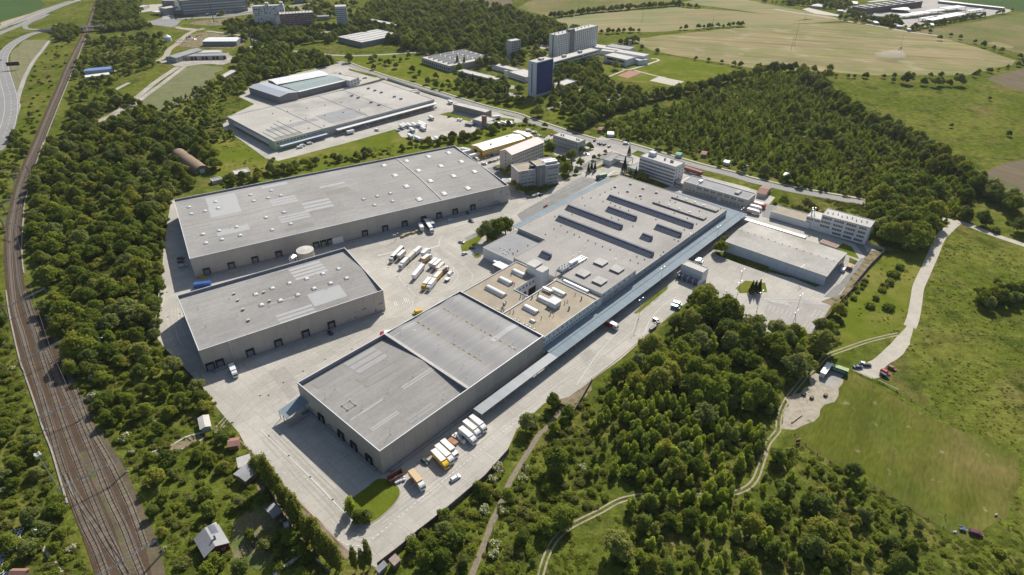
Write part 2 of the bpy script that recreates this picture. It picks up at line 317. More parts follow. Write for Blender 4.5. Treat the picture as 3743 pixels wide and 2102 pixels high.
fld('meadow','20',[(400,1090),(600,1010),(860,1030),(900,1100),(620,1190),(400,1180)],.02,m_lawn,2,10)
fld('meadow','00',[(1330,1015),(1600,830),(1870,640),(2210,660),(1950,950),(1720,1100),(1400,1090)],.02,M('dry olive meadow',(.125,.135,.045),n1=.1,a1=.2,n2=.8,a2=.2,c2=[((.17,.15,.075),.03,(.5,.7))]),4,15)
fld('meadow','00',[(250,395),(470,395),(330,600),(230,760),(160,940),(120,820),(90,640),(110,520)],.02,M('dry grass by the road',(.16,.155,.065),n1=.1,a1=.2,n2=.8,a2=.2),1,10)
fld('meadow','D',[(505,350),(600,352),(668,402),(700,405),(850,365),(1000,325),(1090,345),(1150,340),(1200,330),(1330,300),(1425,318),(1400,335),(1330,325),(1240,362),(1150,365),(900,412),(640,462),(545,452),(500,400)],.02,m_lawn,2,10)
fld('meadow','D',[(200,100),(240,80),(400,75),(420,130),(400,155),(210,160)],.018,m_scrub,3,12)
fld('meadow','D',[(400,895),(450,905),(480,960),(470,1000),(400,1010),(340,985),(350,930)],.02,m_lawn,3,8)
fld('sports_pitch','D',[(2110,952),(2150,940),(2340,1052),(2575,1150),(2530,1300),(2440,1365),(2380,1330),(2140,1190),(2000,1108),(1990,1045),(2050,985)],.02,m_field,1.2,8)
fld('meadow','D',[(1400,1447),(1380,1500),(1600,1500),(1560,1380),(1590,1290),(1480,1330),(1400,1400)],.018,m_ground,2,8)
fld('meadow','D',[(2040,840),(2100,765),(2180,680),(2240,640),(2380,600),(2290,760),(2250,835),(2100,890),(2060,905)],.018,m_lawn,2,8)
# dirt ground
fld('gravel_lot','32',[(1445,300),(1430,380),(1380,480),(1210,630),(1000,775),(880,850),(1040,935),(1080,945),(1150,915),(1170,850),(1330,720),(1440,600),(1480,460),(1520,300)],.034,m_gravel,.7,4)
fld('dry_patch','32',[(520,900),(700,920),(800,940),(760,1040),(620,1200),(480,1340),(300,1437),(170,1437),(200,1250),(320,1050)],.026,m_dirt,2,4,3)
fld('concrete_pad','32',[(560,930),(650,850),(790,900),(700,1010),(640,1022),(520,950)],.05,m_yard2)
ribbon('dirt_road',PL('31',[(2700,1060),(2400,960),(2200,890),(2000,810),(1880,780),(1760,760),(1640,748)]),5.5,.03,m_gravel)
ribbon('dirt_road',PL('31',[(1900,800),(1840,850),(1740,960),(1680,1100),(1590,1300),(1530,1437)])+PL('32',[(1510,150),(1480,320),(1445,420)]),6,.034,m_gravel)
ruts=PL('32',[(1330,490),(1050,555),(800,640),(620,710),(540,790),(450,870),(320,1020),(210,1170),(150,1320),(140,1437)])+PL('33',[(120,60),(40,160),(0,260)])+PL('23',[(2500,250),(2450,400),(2400,520),(2300,610),(2100,665),(1800,670),(1400,665),(1200,690),(1060,730),(900,820),(700,920),(560,1000),(440,1120),(360,1280),(310,1447),(290,1520)])
rs=smoothline(ruts,6);NOTREE.append([(p.x,p.y) for p in offset(rs[::3],1.8)+offset(rs[::3],-1.8)[::-1]]);mb=MB();strip(mb,offset(rs,.9),.7,.036);strip(mb,offset(rs,-.9),.7,.036);tag(mb.build('wheel_ruts',M('worn rut earth',(.30,.26,.185),n1=.5,a1=.25,c2=[((.15,.16,.07),.25,(.56,.66))])),None,None,None,'structure')
ribbon('trodden_path',PL('22',[(600,1110),(560,1180),(480,1290),(360,1437)])+PL('23',[(300,70),(180,260),(80,420),(0,560)])+PL('13',[(2380,800),(2300,980),(2240,1150),(2120,1447),(2080,1540)]),2.2,.04,M('trodden earth',(.20,.165,.115),n1=.8,a1=.25))
ribbon('trodden_path',PL('00',[(960,1215),(1100,1150),(1250,1060)]),10,.03,m_oldconc)
mbp=MB();strip(mbp,smoothline(PL('00',[(1250,1050),(1400,930),(1560,800),(1760,665)]),3),7,.032);strip(mbp,smoothline(PL('00',[(1280,1080),(1440,950),(1600,835),(1840,650)]),3),6,.032);tag(mbp.build('old_runway',m_oldconc),None,None,None,'structure')
fld('old_yard','00',[(1540,612),(1700,640),(1760,660),(1840,660),(1980,640),(2200,640),(2330,610),(2380,560),(2260,545),(1740,590)],.036,m_oldconc,2,10)
ribbon('old_road',PL('00',[(1560,605),(1640,560),(1680,490),(1760,430),(1850,345),(1930,300),(1880,285),(1800,280),(1740,265)]),8,.034,m_dirt)
fld('scrap_yard','00',[(1740,400),(1850,345),(2050,320),(2400,380),(2440,440),(2300,480),(2000,470),(1900,470),(1760,450)],.03,m_soil,3,15)
fld('rubble_lot','a',[(770,380),(900,330),(1250,300),(1500,250),(1650,290),(1700,380),(1500,400),(1130,400)],.03,m_soil,4,25)
ribbon('old_wall_strip',PL('00',[(1090,920),(1200,860),(1280,820)]),5,.03,m_oldconc)
ribbon('footpath',PL('00',[(490,400),(410,510),(330,610),(250,760),(200,900),(170,1010),(180,1060),(130,1200),(60,1350),(-20,1440)]),4.5,.034,m_yard2)
# highways
ribbon('road',PL('00',[(820,-20),(780,0),(620,55),(450,125),(250,225),(0,330),(-200,420)]),12,.04,m_road)
ribbon('road',PL('00',[(700,10),(540,60),(350,130),(240,180),(0,285),(-200,370)]),8,.044,m_road)
ribbon('road',PL('00',[(480,140),(400,180),(310,215),(250,255),(270,285),(380,295)]),7,.048,m_road)
ribbon('road',PL('00',[(560,292),(340,330),(190,395),(80,480),(25,580),(35,700),(70,830),(105,960),(110,1080),(85,1220),(30,1370),(-60,1500)]),13,.052,m_road)
ribbon('road',PL('00',[(-60,860),(-10,960),(5,1080),(-20,1250),(-80,1400)]),10,.05,m_road)
ribbon('dry_verge',PL('00',[(0,720),(25,850),(45,960),(50,1080),(25,1200),(-30,1320)]),5,.046,m_dirt)
mb=MB()
for pts,off in ((PL('00',[(780,0),(620,55),(450,125),(250,225),(0,330)]),(0,)),(PL('00',[(560,292),(340,330),(190,395),(80,480),(25,580),(35,700),(70,830),(105,960),(110,1080),(85,1220),(30,1370)]),(-5.6,0,5.6))):
    s_=smoothline(pts,8)
    for o_ in off:
        q=offset(s_,o_)
        if o_:strip(mb,q,.25,.062)
        else:
            for i in range(0,len(q)-1,2):strip(mb,q[i:i+2],.25,.062)
tag(mb.build('road_markings',m_white),None,None,None,'structure')
# town roads and squares
ribbon('road',PL('00',[(1450,222),(1600,205),(1900,180),(2200,165),(2500,130),(2700,100)]),14,.045,m_road)
fld('road','a',[(180,340),(330,300),(420,270),(560,310),(700,320),(620,400),(540,430),(420,410),(240,390)],.042,m_road)
fld('car_park','a',[(850,150),(1000,130),(1600,95),(1800,130),(1830,180),(1500,230),(1000,260),(850,230)],.04,m_yard2)
ribbon('road',PL('a',[(500,300),(480,200),(520,100),(560,60)]),18,.043,m_yard2)
fld('square','a',[(200,70),(430,60),(420,110),(330,160),(50,200),(0,190),(100,130)],.041,m_gravel,2,20)
ribbon('road',PL('a',[(1640,30),(1780,60),(1830,120),(1900,160),(2300,110),(2576,70),(2900,30)]),8,.044,m_yard2)
fld('square','a',[(2310,150),(2400,90),(2576,75),(2800,120),(2576,190)],.041,m_wheat2)
ribbon('road',PL('a',[(640,440),(760,455),(900,475),(1060,450)]),8,.046,m_yard2)
ribbon('road',PL('a',[(1090,485),(1250,505),(1450,530),(1640,560),(1900,640)]),6,.046,m_yard2)
ribbon('road',PL('10',[(380,505),(560,525),(760,545),(1000,552),(1300,540),(1600,520),(1850,510)]),6,.04,m_yard2)
main_=PL('10',[(835,610),(900,628),(1000,668),(1290,768),(1640,872),(2000,985),(2300,1075),(2576,1140)])+PL('20',[(180,1190),(400,1262),(640,1340),(900,1410)])+PL('21',[(1000,-10),(1250,55),(1500,130),(1880,240),(2200,320),(2380,375)])+PL('31',[(40,420),(250,470),(500,515),(780,565),(1010,605)])
ribbon('road',main_,8.5,.048,m_road,smooth=4)
ms=smoothline(main_,10);mb=MB()
for i in range(0,len(ms)-1,2):strip(mb,ms[i:i+2],.2,.056)
tag(mb.build('road_markings',m_white),None,None,None,'structure')
ribbon('pavement',offset(main_,7.5)[1:],2.2,.06,m_gravel,smooth=4)
fld('car_park','20',[(370,1080),(590,965),(740,855),(760,900),(620,1000),(400,1085)],.04,m_asph)
fld('car_park','20',[(940,985),(1080,930),(1150,950),(1060,1005)],.04,m_yard2,1,8)
fld('car_park','20',[(0,915),(100,940),(180,980),(130,1000),(0,965)],.04,m_yard2)
fld('car_park','10',[(2480,830),(2576,850),(2576,880),(2500,880)],.04,m_yard2)
ribbon('footpath',PL('20',[(1410,580),(1490,598),(1200,690),(1130,683)]),3.5,.04,m_gravel,smooth=2)
ribbon('footpath',PL('20',[(1240,695),(1450,750),(1560,770)]),2.5,.041,m_gravel,smooth=2)
ribbon('footpath',PL('20',[(1140,700),(1000,755),(950,775)]),2.5,.041,m_gravel,smooth=2)
fld('car_park','20',[(260,455),(340,445),(400,450),(400,490),(300,480)],.04,m_gravel)
fld('car_park','20',[(270,540),(400,545),(300,570),(280,580)],.04,m_yard2)
fld('car_park','21',[(740,40),(920,-60),(1100,10),(1290,75),(1190,130),(960,60)],.04,m_yard2)
# far industrial estate, top right
fld('factory_yard','d',[(600,125),(720,60),(1480,-10),(1650,-10),(2350,90),(2450,110),(2380,140),(1600,260),(1400,320),(1100,250),(900,230)],.03,m_yard2,3,30)
fld('factory_yard','d',[(150,100),(230,85),(600,170),(560,180),(300,150)],.03,m_gravel,3,30)
ribbon('road',PL('d',[(-150,100),(60,135),(400,185),(700,240),(1000,290),(1300,345)]+[(1700,400)]),7,.04,m_dirt)
fld('factory_yard','d',[(860,15),(1100,-10),(1150,0),(900,25)],.031,m_gravel)
# the postal yard
fld('concrete_yard','D',[(555,320),(578,292),(640,262),(600,243),(640,210),(700,195),(860,158),(900,168),(960,200),(1010,215),(1095,243),(1135,246),(1200,265),(1270,290),(1330,305),(1215,322),(1180,336),(1080,353),(1010,345),(995,325),(860,363),(700,405),(668,398),(600,348)],.03,m_yard)
fld('grass_bed','10',[(940,680),(1200,745),(1240,765),(1200,770),(1100,745),(930,695)],.05,m_scrub)
fld('grass_bed','10',[(1830,1135),(1930,1110),(2160,1180),(2140,1205),(1900,1150)],.05,m_lawn)
fld('grass_bed','10',[(2300,1150),(2576,1180),(2576,1250),(2380,1230)],.05,m_lawn)
# the main concrete yard
fld('concrete_yard','D',[(432,505),(1150,370),(1180,372),(1195,382),(1330,330),(1345,345),(1420,335),(1500,360),(1560,378),(1620,400),(1760,440),(1876,470),(1950,497),(1930,520),(1935,545),(2180,600),(2215,640),(2200,660),(2140,730),(2112,748),(2092,768),(2046,840),
 (1870,835),(1846,755),(1749,744),(1676,802),(1560,905),(1488,957),(1455,982),(1432,998),(1397,1008),(1369,1015),(1300,1080),(1264,1161),(1202,1218),(1055,1334),(1009,1378),(950,1430),(880,1396),(836,1347),(793,1303),(700,1205),(642,1148),(619,1125),(601,1089),(563,1046),(548,1028),(507,977),(419,883),(397,853),(400,770),(406,722),(411,627),(421,561),(429,513)],.03,m_yard)
for nm,pts,mt in (('asphalt_apron',[(1300,540),(1462,444),(1508,452),(1315,560)],m_asph),('asphalt_apron',[(952,493+0),(953,494),(954,495)],m_asph)):
    if abs(pts[0][0]-pts[1][0]) > 5:fld(nm,'D',pts,.036,mt)
fld('parking_asphalt','b',[(970,1080),(1180,1150),(1340,1200),(1210,1255),(970,1190)],.036,m_road)
fld('parking_asphalt','b',[(2080,700),(2200,640),(2420,530),(2576,480),(2576,560),(2280,720),(1950,860),(1880,850)],.036,m_asph)
fld('parking_asphalt','b',[(840,690),(600,750),(730,880),(960,980),(980,860),(900,800)],.036,m_asph)
fld('parking_asphalt','11',[(2080,950),(2230,880),(2240,920),(2120,990)],.036,m_asph)
fld('parking_asphalt','32',[(0,230),(60,160),(665,205),(490,492),(200,440),(0,330)],.036,m_yard2)
fld('parking_asphalt','31',[(-20,600),(330,680),(800,870),(980,1000),(1040,1130),(1000,1140),(900,1010),(720,950),(500,880),(200,800),(-20,740)],.036,m_asph)
fld('parking_asphalt','31',[(1035,1140),(960,1150),(720,1437),(820,1437)],.037,m_asph)
fld('parking_asphalt','32',[(590,125),(725,0),(820,0),(740,100),(700,130)],.038,m_asph)
# lawns inside the yard
def oval(name,k,pts,mat=m_lawn,kerb=True):
    q=smoothline(PL(k,pts),6,True);o=sheet(name,q,.14,mat)
    if kerb:
        mb=MB();strip(mb,q+[q[0]],.35,.16);tag(mb.build('kerb',m_fence),None,None,None,'structure')
    return q
oval('lawn','13',[(915,760),(950,700),(1100,590),(1200,512),(1310,520),(1400,585),(1420,660),(1370,750),(1260,860),(1160,930),(1080,952),(990,920),(925,850)])
oval('lawn','11',[(2050,1010),(2130,970),(2240,920),(2250,960),(2180,1030),(2110,1078),(2060,1080)])
oval('lawn','c',[(2265,490),(2370,440),(2450,480),(2380,530),(2300,525)])
fld('lawn','b',[(1170,1095),(1300,1075),(1700,985),(1740,1000),(1560,1120),(1460,1175),(1280,1185),(1190,1165)],.05,m_scrub,.3,3)
fld('lawn','b',[(1470,560),(1500,350),(1640,280),(1650,540),(1900,640),(1780,700),(1720,640),(1640,600)],.045,m_lawn)
fld('lawn','b',[(1300,180),(1520,120),(1650,150),(1500,290),(1330,240)],.045,m_ground)
fld('lawn','b',[(710,715),(815,690),(820,760),(740,750)],.05,m_lawn)
fld('lawn','b',[(1740,800),(1800,960),(1880,900),(2080,850),(2100,835),(1900,870),(1830,700)],.05,m_ground)
fld('lawn','b',[(2130,820),(2400,690),(2500,690),(2400,740),(2150,830)],.05,m_lawn)
fld('lawn','b',[(2100,730),(2420,600),(2576,540),(2576,570),(2350,640),(2130,730)],.05,m_scrub)
fld('lawn','22',[(1235,285),(1400,140),(1580,0),(1570,50),(1420,170),(1340,250),(1265,292)],.05,m_lawn)
fld('lawn','31',[(740,1035),(780,1000),(870,1040),(945,1160),(860,1130),(720,1080)],.055,m_lawn)
fld('lawn','31',[(845,1140),(930,1180),(900,1215),(840,1200)],.055,m_ground)
fld('verge','31',[(1050,1070),(1190,1085),(1000,1320),(880,1437),(800,1437),(930,1240)],.05,m_soil,.5,4)
fld('verge','32',[(830,0),(940,0),(700,220),(560,170),(760,100)],.05,m_soil,.5,4)
fld('lawn','21',[(1250,330),(1400,360),(1560,420),(1600,440),(1480,470),(1250,400),(1100,320)],.05,m_scrub)
fld('lawn','21',[(985,340),(1020,330),(1100,320),(1060,345),(1000,358)],.05,m_ground)
fld('lawn','D',[(1851,725),(1875,706),(1925,712),(1930,735),(1862,738)],.05,m_lawn)
fld('lawn','31',[(0,1240),(560,1420),(500,1437),(300,1350),(0,1280)],.05,m_scrub)
fld('lawn','21',[(2040,1080),(2140,1090),(2576,1235),(2576,1300),(2300,1210),(2060,1120)],.05,m_scrub)
fld('verge','22',[(600,1115),(690,1060),(820,965),(815,1040),(640,1275),(500,1210),(460,1150)],.05,m_soil,.5,3)
fld('dry_strip','13',[(60,500),(600,890),(940,1250),(900,1300),(560,1240),(300,900),(20,600)],.025,m_soil,.6,4)
# kerb line along the poplars and the woods
for pts in (PL('f',[(480,0),(680,200),(1290,840),(1680,1230)]),PL('22',[(1560,345),(820,950),(700,1050)]),PL('32',[(670,205),(495,490)])):
    mb=MB();strip(mb,pts,.5,.06);tag(mb.build('kerb',m_kerb),None,None,None,'structure')
# painted markings on the main yard
mk_=MB();ZM=.09
def dash(k,pts,w=.22,on=3,off=3,sm=8):
    q=smoothline(PL(k,pts),sm);acc=0;state=True;cur=[q[0]];lim=on
    for a,b in zip(q,q[1:]):
        L=(b-a).length;t=0
        while L-t > 1e-6:
            s=min(lim-acc,L-t);t += s;acc += s;p=a.lerp(b,t/L)
            if state:cur.append(p)
            if acc >= lim-1e-6:
                if state and len(cur) > 1:strip(mk_,cur,w,ZM)
                state=not state;acc=0;lim=on if state else off;cur=[p]
    if state and len(cur) > 1:strip(mk_,cur,w,ZM)
def line(k,pts,w=.2,sm=6):strip(mk_,smoothline(PL(k,pts),sm) if len(pts) > 2 else PL(k,pts),w,ZM)
def comb(k,a,b,n,d,w=.14):   # n stall lines between a and b, each reaching by the vector a->d
    A,B,Dd=P(k,*a),P(k,*b),P(k,*d);v=Dd-A
    for i in range(n):
        p=A.lerp(B,i/(n-1));strip(mk_,[p,p+v],w,ZM)
dash('13',[(140,300),(700,860),(850,1000),(1050,1060)],.2,3,8)
dash('13',[(260,300),(560,560),(870,860)],.16,1,1.2)
dash('13',[(810,1100),(900,1150),(1000,1165),(1130,1115),(1400,890),(2000,400),(2536,-40)],.32,1,1)
dash('13',[(1060,1060),(1240,950),(1700,590),(2050,300),(2536,-80)],.2,3,5)
line('13',[(60,30),(540,490),(840,800),(960,930)],.3)
dash('13',[(1280,830),(1600,600),(2000,260),(2250,60)],.12,1,1)
for c0 in ((1430,940),(1720,690),(2000,480),(2250,260)):
    x,y=c0
    line('13',[(x,y),(x+135,y+100)],.14)
    for i in range(4):a=(x-105+45*i,y+60+33*i);line('13',[a,(a[0]+190,a[1]-140)],.14)
dash('22',[(0,1380),(300,1150),(700,820),(1000,640),(1200,500),(1260,380)],.2,1,1)
dash('22',[(0,1310),(250,1100),(480,980),(800,830),(860,770)],.2,1,1)
dash('22',[(340,1110),(620,960),(900,800),(1130,620),(1290,460),(1340,380)],.2,3,6)
line('22',[(0,1430),(340,1170)],.2);line('22',[(670,1000),(880,690),(1090,460)],.25);line('22',[(740,970),(1040,760),(1320,520),(1400,350),(1560,180),(1700,115),(1830,108)],.25)
comb('22',(0,1240),(330,1020),8,(60,1290))
dash('22',[(1420,230),(1560,100),(1680,58),(1900,60),(2300,90),(2576,85)],.2,3,4)
dash('22',[(1480,140),(1620,40),(1750,20),(1950,30),(2250,80)],.2,1,1);line('22',[(2220,140),(2576,145)],.3)
comb('32',(0,240),(290,335),8,(30,190));line('32',[(0,245),(320,350)],.14);comb('32',(10,310),(250,400),7,(-20,360))
comb('32',(160,200),(350,250),5,(190,165));line('32',[(340,235),(400,250)],.14);comb('32',(465,325),(545,345),3,(520,250));line('32',[(500,290),(585,320)],.14);comb('32',(365,440),(440,470),3,(430,365));line('32',[(400,405),(480,435)],.14)
for i in range(9):line('32',[(15+22*i,152+i*1),(100+20*i,180+i*4)],.35)
for i in range(5):line('32',[(380+22*i,150),(440+14*i,170)],.35)
dash('32',[(0,82),(300,75),(590,130)],.2,3,4);line('32',[(0,146),(500,146)],.35)
dash('c',[(20,720),(330,1060),(760,1443)],.2,2,2);line('c',[(80,610),(480,990),(900,1440)],.28);dash('c',[(170,560),(520,920),(950,1320),(1200,1405),(1560,1330),(1800,1150)],.18,1,.8)
line('c',[(1380,400),(1700,680),(1830,810),(1890,920),(1870,1040),(1740,1180)],.2);line('c',[(1780,730),(1810,930)],.25);line('c',[(1500,290),(2030,700),(2180,850),(2245,970),(2200,1080)],.2)
for i in range(11):line('c',[(30+32*i*1.0,780+57*i),(-70+36*i+90,820+57*i-14)],.14)
comb('c',(-90,850),(420,1360),12,(60,790))
for i in range(26):
    t=i/25;line('c',[(0+430*t*1.0,500-130*t),(12+430*t,470-130*t)] if 0 else [(8+38*i*.5,505-9*i*.5),(-8+38*i*.5+4,470-9*i*.5)],.3)
for i in range(12):line('c',[(1255+19*i,325-5.5*i),(1235+19*i,290-5.5*i)],.35)
line('c',[(1470,235),(1455,190),(1480,110),(1560,50),(1700,0)],.2)
for a,b in (((900,1200),(1420,740)),((690,850),(930,600)),((720,960),(860,800)),((1160,1400),(1330,1160)),((1250,1000),(1380,830))):line('c',[a,b],.16)
dash('11',[(980,1070),(1300,990),(1800,880),(2200,790),(2576,690)],.2,3,5)
dash('11',[(1080,1010),(1500,940),(2000,830),(2500,715)],.18,1,1.2)
line('11',[(1850,1030),(1830,980),(1870,920),(1980,870),(2300,800)],.2)
comb('11',(1820,860),(2460,700),22,(1790,830));comb('11',(1250,1020),(1330,1000),3,(1240,970));comb('11',(2090,950),(2190,895),6,(2120,985));comb('11',(2085,1110),(2170,1140),8,(2100,1095))
comb('12',(1240,350),(1560,200),12,(1270,270));line('12',[(1240,355),(1440,310),(1560,220),(1560,150),(1500,100)],.2)
dash('12',[(1370,350),(1560,280),(1810,130)],.2,3,3);dash('12',[(1480,10),(1600,90),(1750,100),(1900,60),(2100,-20)],.2,1.2,1)
for x in (1380,1400,1480,1500,1520):line('12',[(x,170+(-35 if x > 1450 else 0)),(x+18,215+(-35 if x > 1450 else 0))],.4)
comb('12',(1320,0),(1480,90),9,(1370,-20))
dash('12',[(60,1130),(500,860),(1000,560),(1250,400)],.2,3,6);comb('12',(-30,860),(1050,420),20,(10,910),.12)
for a,b in (((300,740),(390,790)),((850,540),(905,570)),((10,0),(11,1))):line('12',[a,b],.12)
line('02',[(1740,420),(1760,520),(1810,600)],.2);dash('02',[(1660,340),(1700,560),(1840,820)],.18,2,3);line('02',[(1655,20),(1600,240)],.15)
comb('02',(1880,880),(2480,720),11,(1900,960),.12)
comb('01',(2070,1330),(2500,1220),9,(2080,1400),.12)
comb('b',(1200,1400),(2300,850),30,(1222,1382),.16);dash('b',[(1230,1443),(1700,1200),(2330,900)],.2,.8,.8);dash('b',[(1300,1320),(1800,1080),(2200,880)],.2,4,4);line('b',[(1100,1430),(1500,1230),(2100,890)],.15)
for i in range(10):line('b',[(2090+26*i,850+8.5*i),(2110+26*i,842+8.5*i)],.5);
for i in range(9):line('b',[(2490+14*i,880-10*i),(2500+14*i,850-8*i)],.5)
for i in range(7):line('b',[(1080+16*i,1290-7*i),(1110+16*i,1310-7*i)],.4)
line('b',[(1070,1330),(1110,1350),(1125,1390),(1090,1440)],.2);dash('b',[(980,1260),(1300,1250),(1600,1130)],.12,2,3)
for a,b,n,d in (((940,1420),(1080,1330),5,(990,1437)),):comb('b',a,b,n,d)
comb('21',(1930,1110),(2040,1190),4,(2010,1080));comb('21',(1940,1170),(2100,1230),6,(1900,1200))
comb('21',(2230,1280),(2576,1400),9,(2260,1250),.12);line('21',[(2440,1290),(2250,1400),(2200,1437)],.15)
comb('31',(0,1290),(480,1437),14,(15,1270),.12)
tag(mk_.build('road_markings',m_white),None,None,None,'structure')
# repaired slabs and crack seams on the concrete
for k,pts in (('12',[(210,850),(300,810),(410,950),(300,990)]),('12',[(130,860),(200,840),(430,1080),(350,1150)]),('13',[(1140,640),(1190,640),(1180,900),(1130,900)]),('22',[(700,700),(800,640),(860,700),(760,790)]),('c',[(1350,370),(1480,320),(1700,520),(1560,560)]),('c',[(660,760),(760,700),(820,760),(700,830)])):
    fld('repaired_slab',k,pts,.04,m_yard2)
mh=MB()
for k,x,y in (('13',140,92),('13',335,285),('13',545,492),('13',762,713),('12',287,973),('12',57,1102),('12',140,1100),('12',483,862),('12',702,742),('12',966,642),('02',1655,80),('02',1783,290),('02',1665,324),('02',2110,1440*0+1220),('c',250,762),('c',470,982),('c',700,1212)):
    p=P(k,x,y);mh.box(p.x-.35,p.x+.35,p.y-.35,p.y+.35,.03,.16)
tag(mh.build('drain_covers',m_dark),None,None,None,'structure')
# ------------------------------------------------------------------ the warehouses
def root(fr,name,label,cat,group=None):return thing(name,label,cat,(fr.O.x,fr.O.y,0),fr.rz,group)
def panels(r,L,z0,z1,step,axis,at,out,mat=m_wall,name='wall_panel',a0=0,thick=.16,skip=None):
    """upright cladding panels with open joints, along u (axis 0) or v (axis 1), standing proud of the core towards out"""
    n=max(1,round((L-a0)/step));w=(L-a0)/n
    def mkp():
        mb=MB()
        if axis == 0:mb.box(0,w-.07,min(0,out*thick),max(0,out*thick),z0,z1)
        else:mb.box(min(0,out*thick),max(0,out*thick),0,w-.07,z0,z1)
        return mb.data(name,mat)
    me=mkp()
    for i in range(n):
        mk(name,me,r,(a0+i*w+.035,at,0) if axis == 0 else (at,a0+i*w+.035,0))
def dock(r,a,z0,axis,at,out,w=3.9,h=4.2):
    def mkd():
        mb=MB();mb.box(-w/2,-w/2+.55,0,.7,0,h);mb.box(w/2-.55,w/2,0,.7,0,h);mb.box(-w/2+.55,w/2-.55,0,.7,h-.9,h);return mb.data('dock_shelter',m_black)
    me=shared(('dock',w,h),mkd);o=mk('dock_shelter',me,r)
    def mkl():
        mb=MB();mb.box(-w/2+.6,w/2-.6,.02,.1,.1,h-1);[mb.box(-w/2+.6,w/2-.6,.1,.13,.1+k*.8,.16+k*.8) for k in range(1,4)];mb.box(-1,1,.02,.5,-.2,.1);return mb.data('dock_door',m_capd)
    d=mk('dock_door',shared(('dockd',w,h),mkl),o)
    o.location=(a,at,z0) if axis == 0 else (at,a,z0)
    o.rotation_euler=(0,0,(math.pi if out < 0 else 0) if axis == 0 else (-math.pi/2 if out > 0 else math.pi/2))
    return o
def dome(r,u,v,z,w,l,name='rooflight',mat=m_dome,rz=0):
    def mkk():
        mb=MB();mb.box(-w/2,w/2,-l/2,l/2,-.3,.3,1)
        rows=4;a=w/2-.08;b=l/2-.08;vs=[];fs=[]
        for j in range(rows+1):
            k=1-j/rows*.75;zz=.3+.5*(1-(1-j/rows)**2)*min(1,w/2)
            vs += [(-a*k,-b*k,zz),(a*k,-b*k,zz),(a*k,b*k,zz),(-a*k,b*k,zz)]
            if j:fs += [(4*(j-1)+q,4*(j-1)+(q+1) % 4,4*j+(q+1) % 4,4*j+q) for q in range(4)]
        fs.append((4*rows,4*rows+1,4*rows+2,4*rows+3));mb.add(vs,fs,0);return mb.data(name,[mat,m_flatr])
    return mk(name,shared(('dome',name,w,l,mat.name),mkk),r,(u,v,z),rz)
def barrel(r,u,v,z,w,l,n=0,name='barrel_skylight'):
    """half round skylight, length l along v ... axis along v"""
    def mkk():
        mb=MB();mb.box(-w/2-.25,w/2+.25,-l/2-.25,l/2+.25,0,.45,1)
        K=8;prof=[(w/2*math.cos(math.pi*i/K),.45+w*.32*math.sin(math.pi*i/K)) for i in range(K+1)]
        mb.extr(prof,-l/2,l/2,0)
        for j in range(n):
            y=-l/2+(j+.5)*l/n;mb.extr([(x*1.03,.45+(q-.45)*1.05) for x,q in prof],y-.15,y+.15,0)
        return mb.data(name,[m_silver,m_flatr])
    return mk(name,shared(('barrel',round(w,1),round(l,1),n),mkk),r,(u,v,z))
def rod(r,u,v,z,h=2.6,name='lightning_rod'):
    def mkk():
        mb=MB();mb.box(-.25,.25,-.25,.25,0,.15);mb.tube((0,0,.1),(0,0,h),.055,4);mb.box(-.13,.13,-.13,.13,h-.1,h+.12,1);return mb.data(name,[m_metal,m_white])
    return mk(name,shared(('rod',h),mkk),r,(u,v,z))
def patch(r,fr,k,p,q,h,zf,mat,eps=.02,n=1,gap=.5,name='roof_patch'):
    """flat felt patches between two opposite corners, following the roof surface zf(u, v)"""
    u0,v0=fr.uv(k,p[0],p[1],h);u1,v1=fr.uv(k,q[0],q[1],h)
    u0,u1=sorted((u0,u1));v0,v1=sorted((v0,v1));tot=v1-v0;s=tot/(n*(1+gap)-gap)
    for i in range(n):
        a=v0+i*s*(1+gap);b=a+s;mb=MB();e=eps+.004*(i % 3)
        mb.add([(u0,a,zf(u0,a)+e),(u1,a,zf(u1,a)+e),(u1,b,zf(u1,b)+e),(u0,b,zf(u0,b)+e)],[(0,1,2,3)]);mb.build(name,mat,r)
def gable_roof(r,L,W,ze,zr,mat,name='roof',u0=.35,v0=.35,nu=1):
    mb=MB();us=[u0+(L-2*u0)*i/nu for i in range(nu+1)]
    vs=[]
    for u in us:vs += [(u,v0,ze),(u,W/2,zr),(u,W-v0,ze)]
    fs=[]
    for i in range(nu):fs += [(3*i,3*i+3,3*i+4,3*i+1),(3*i+1,3*i+4,3*i+5,3*i+2)]
    mb.add(vs,fs);return mb.build(name,mat,r)
def parapet(r,L,W,z,w=.35,drop=1.6,sides='flrb',u0=0,v0=0,mat=m_cap,inner=m_capd,name='parapet'):
    e=.003
    S={'f':(u0,u0+L,v0,v0+w),'b':(u0,u0+L,v0+W-w,v0+W),'l':(u0,u0+w,v0+w+e,v0+W-w-e),'r':(u0+L-w,u0+L,v0+w+e,v0+W-w-e)}
    for s in sides:
        a,b,c,d=S[s];mb=MB();mb.box(a+.03,b-.03,c+.03,d-.03,z-drop,z-.12,1);mb.box(a,b,c,d,z-.12,z,0);mb.build(name,[mat,inner],r)  # faces below the coping painted in the tone of their shade
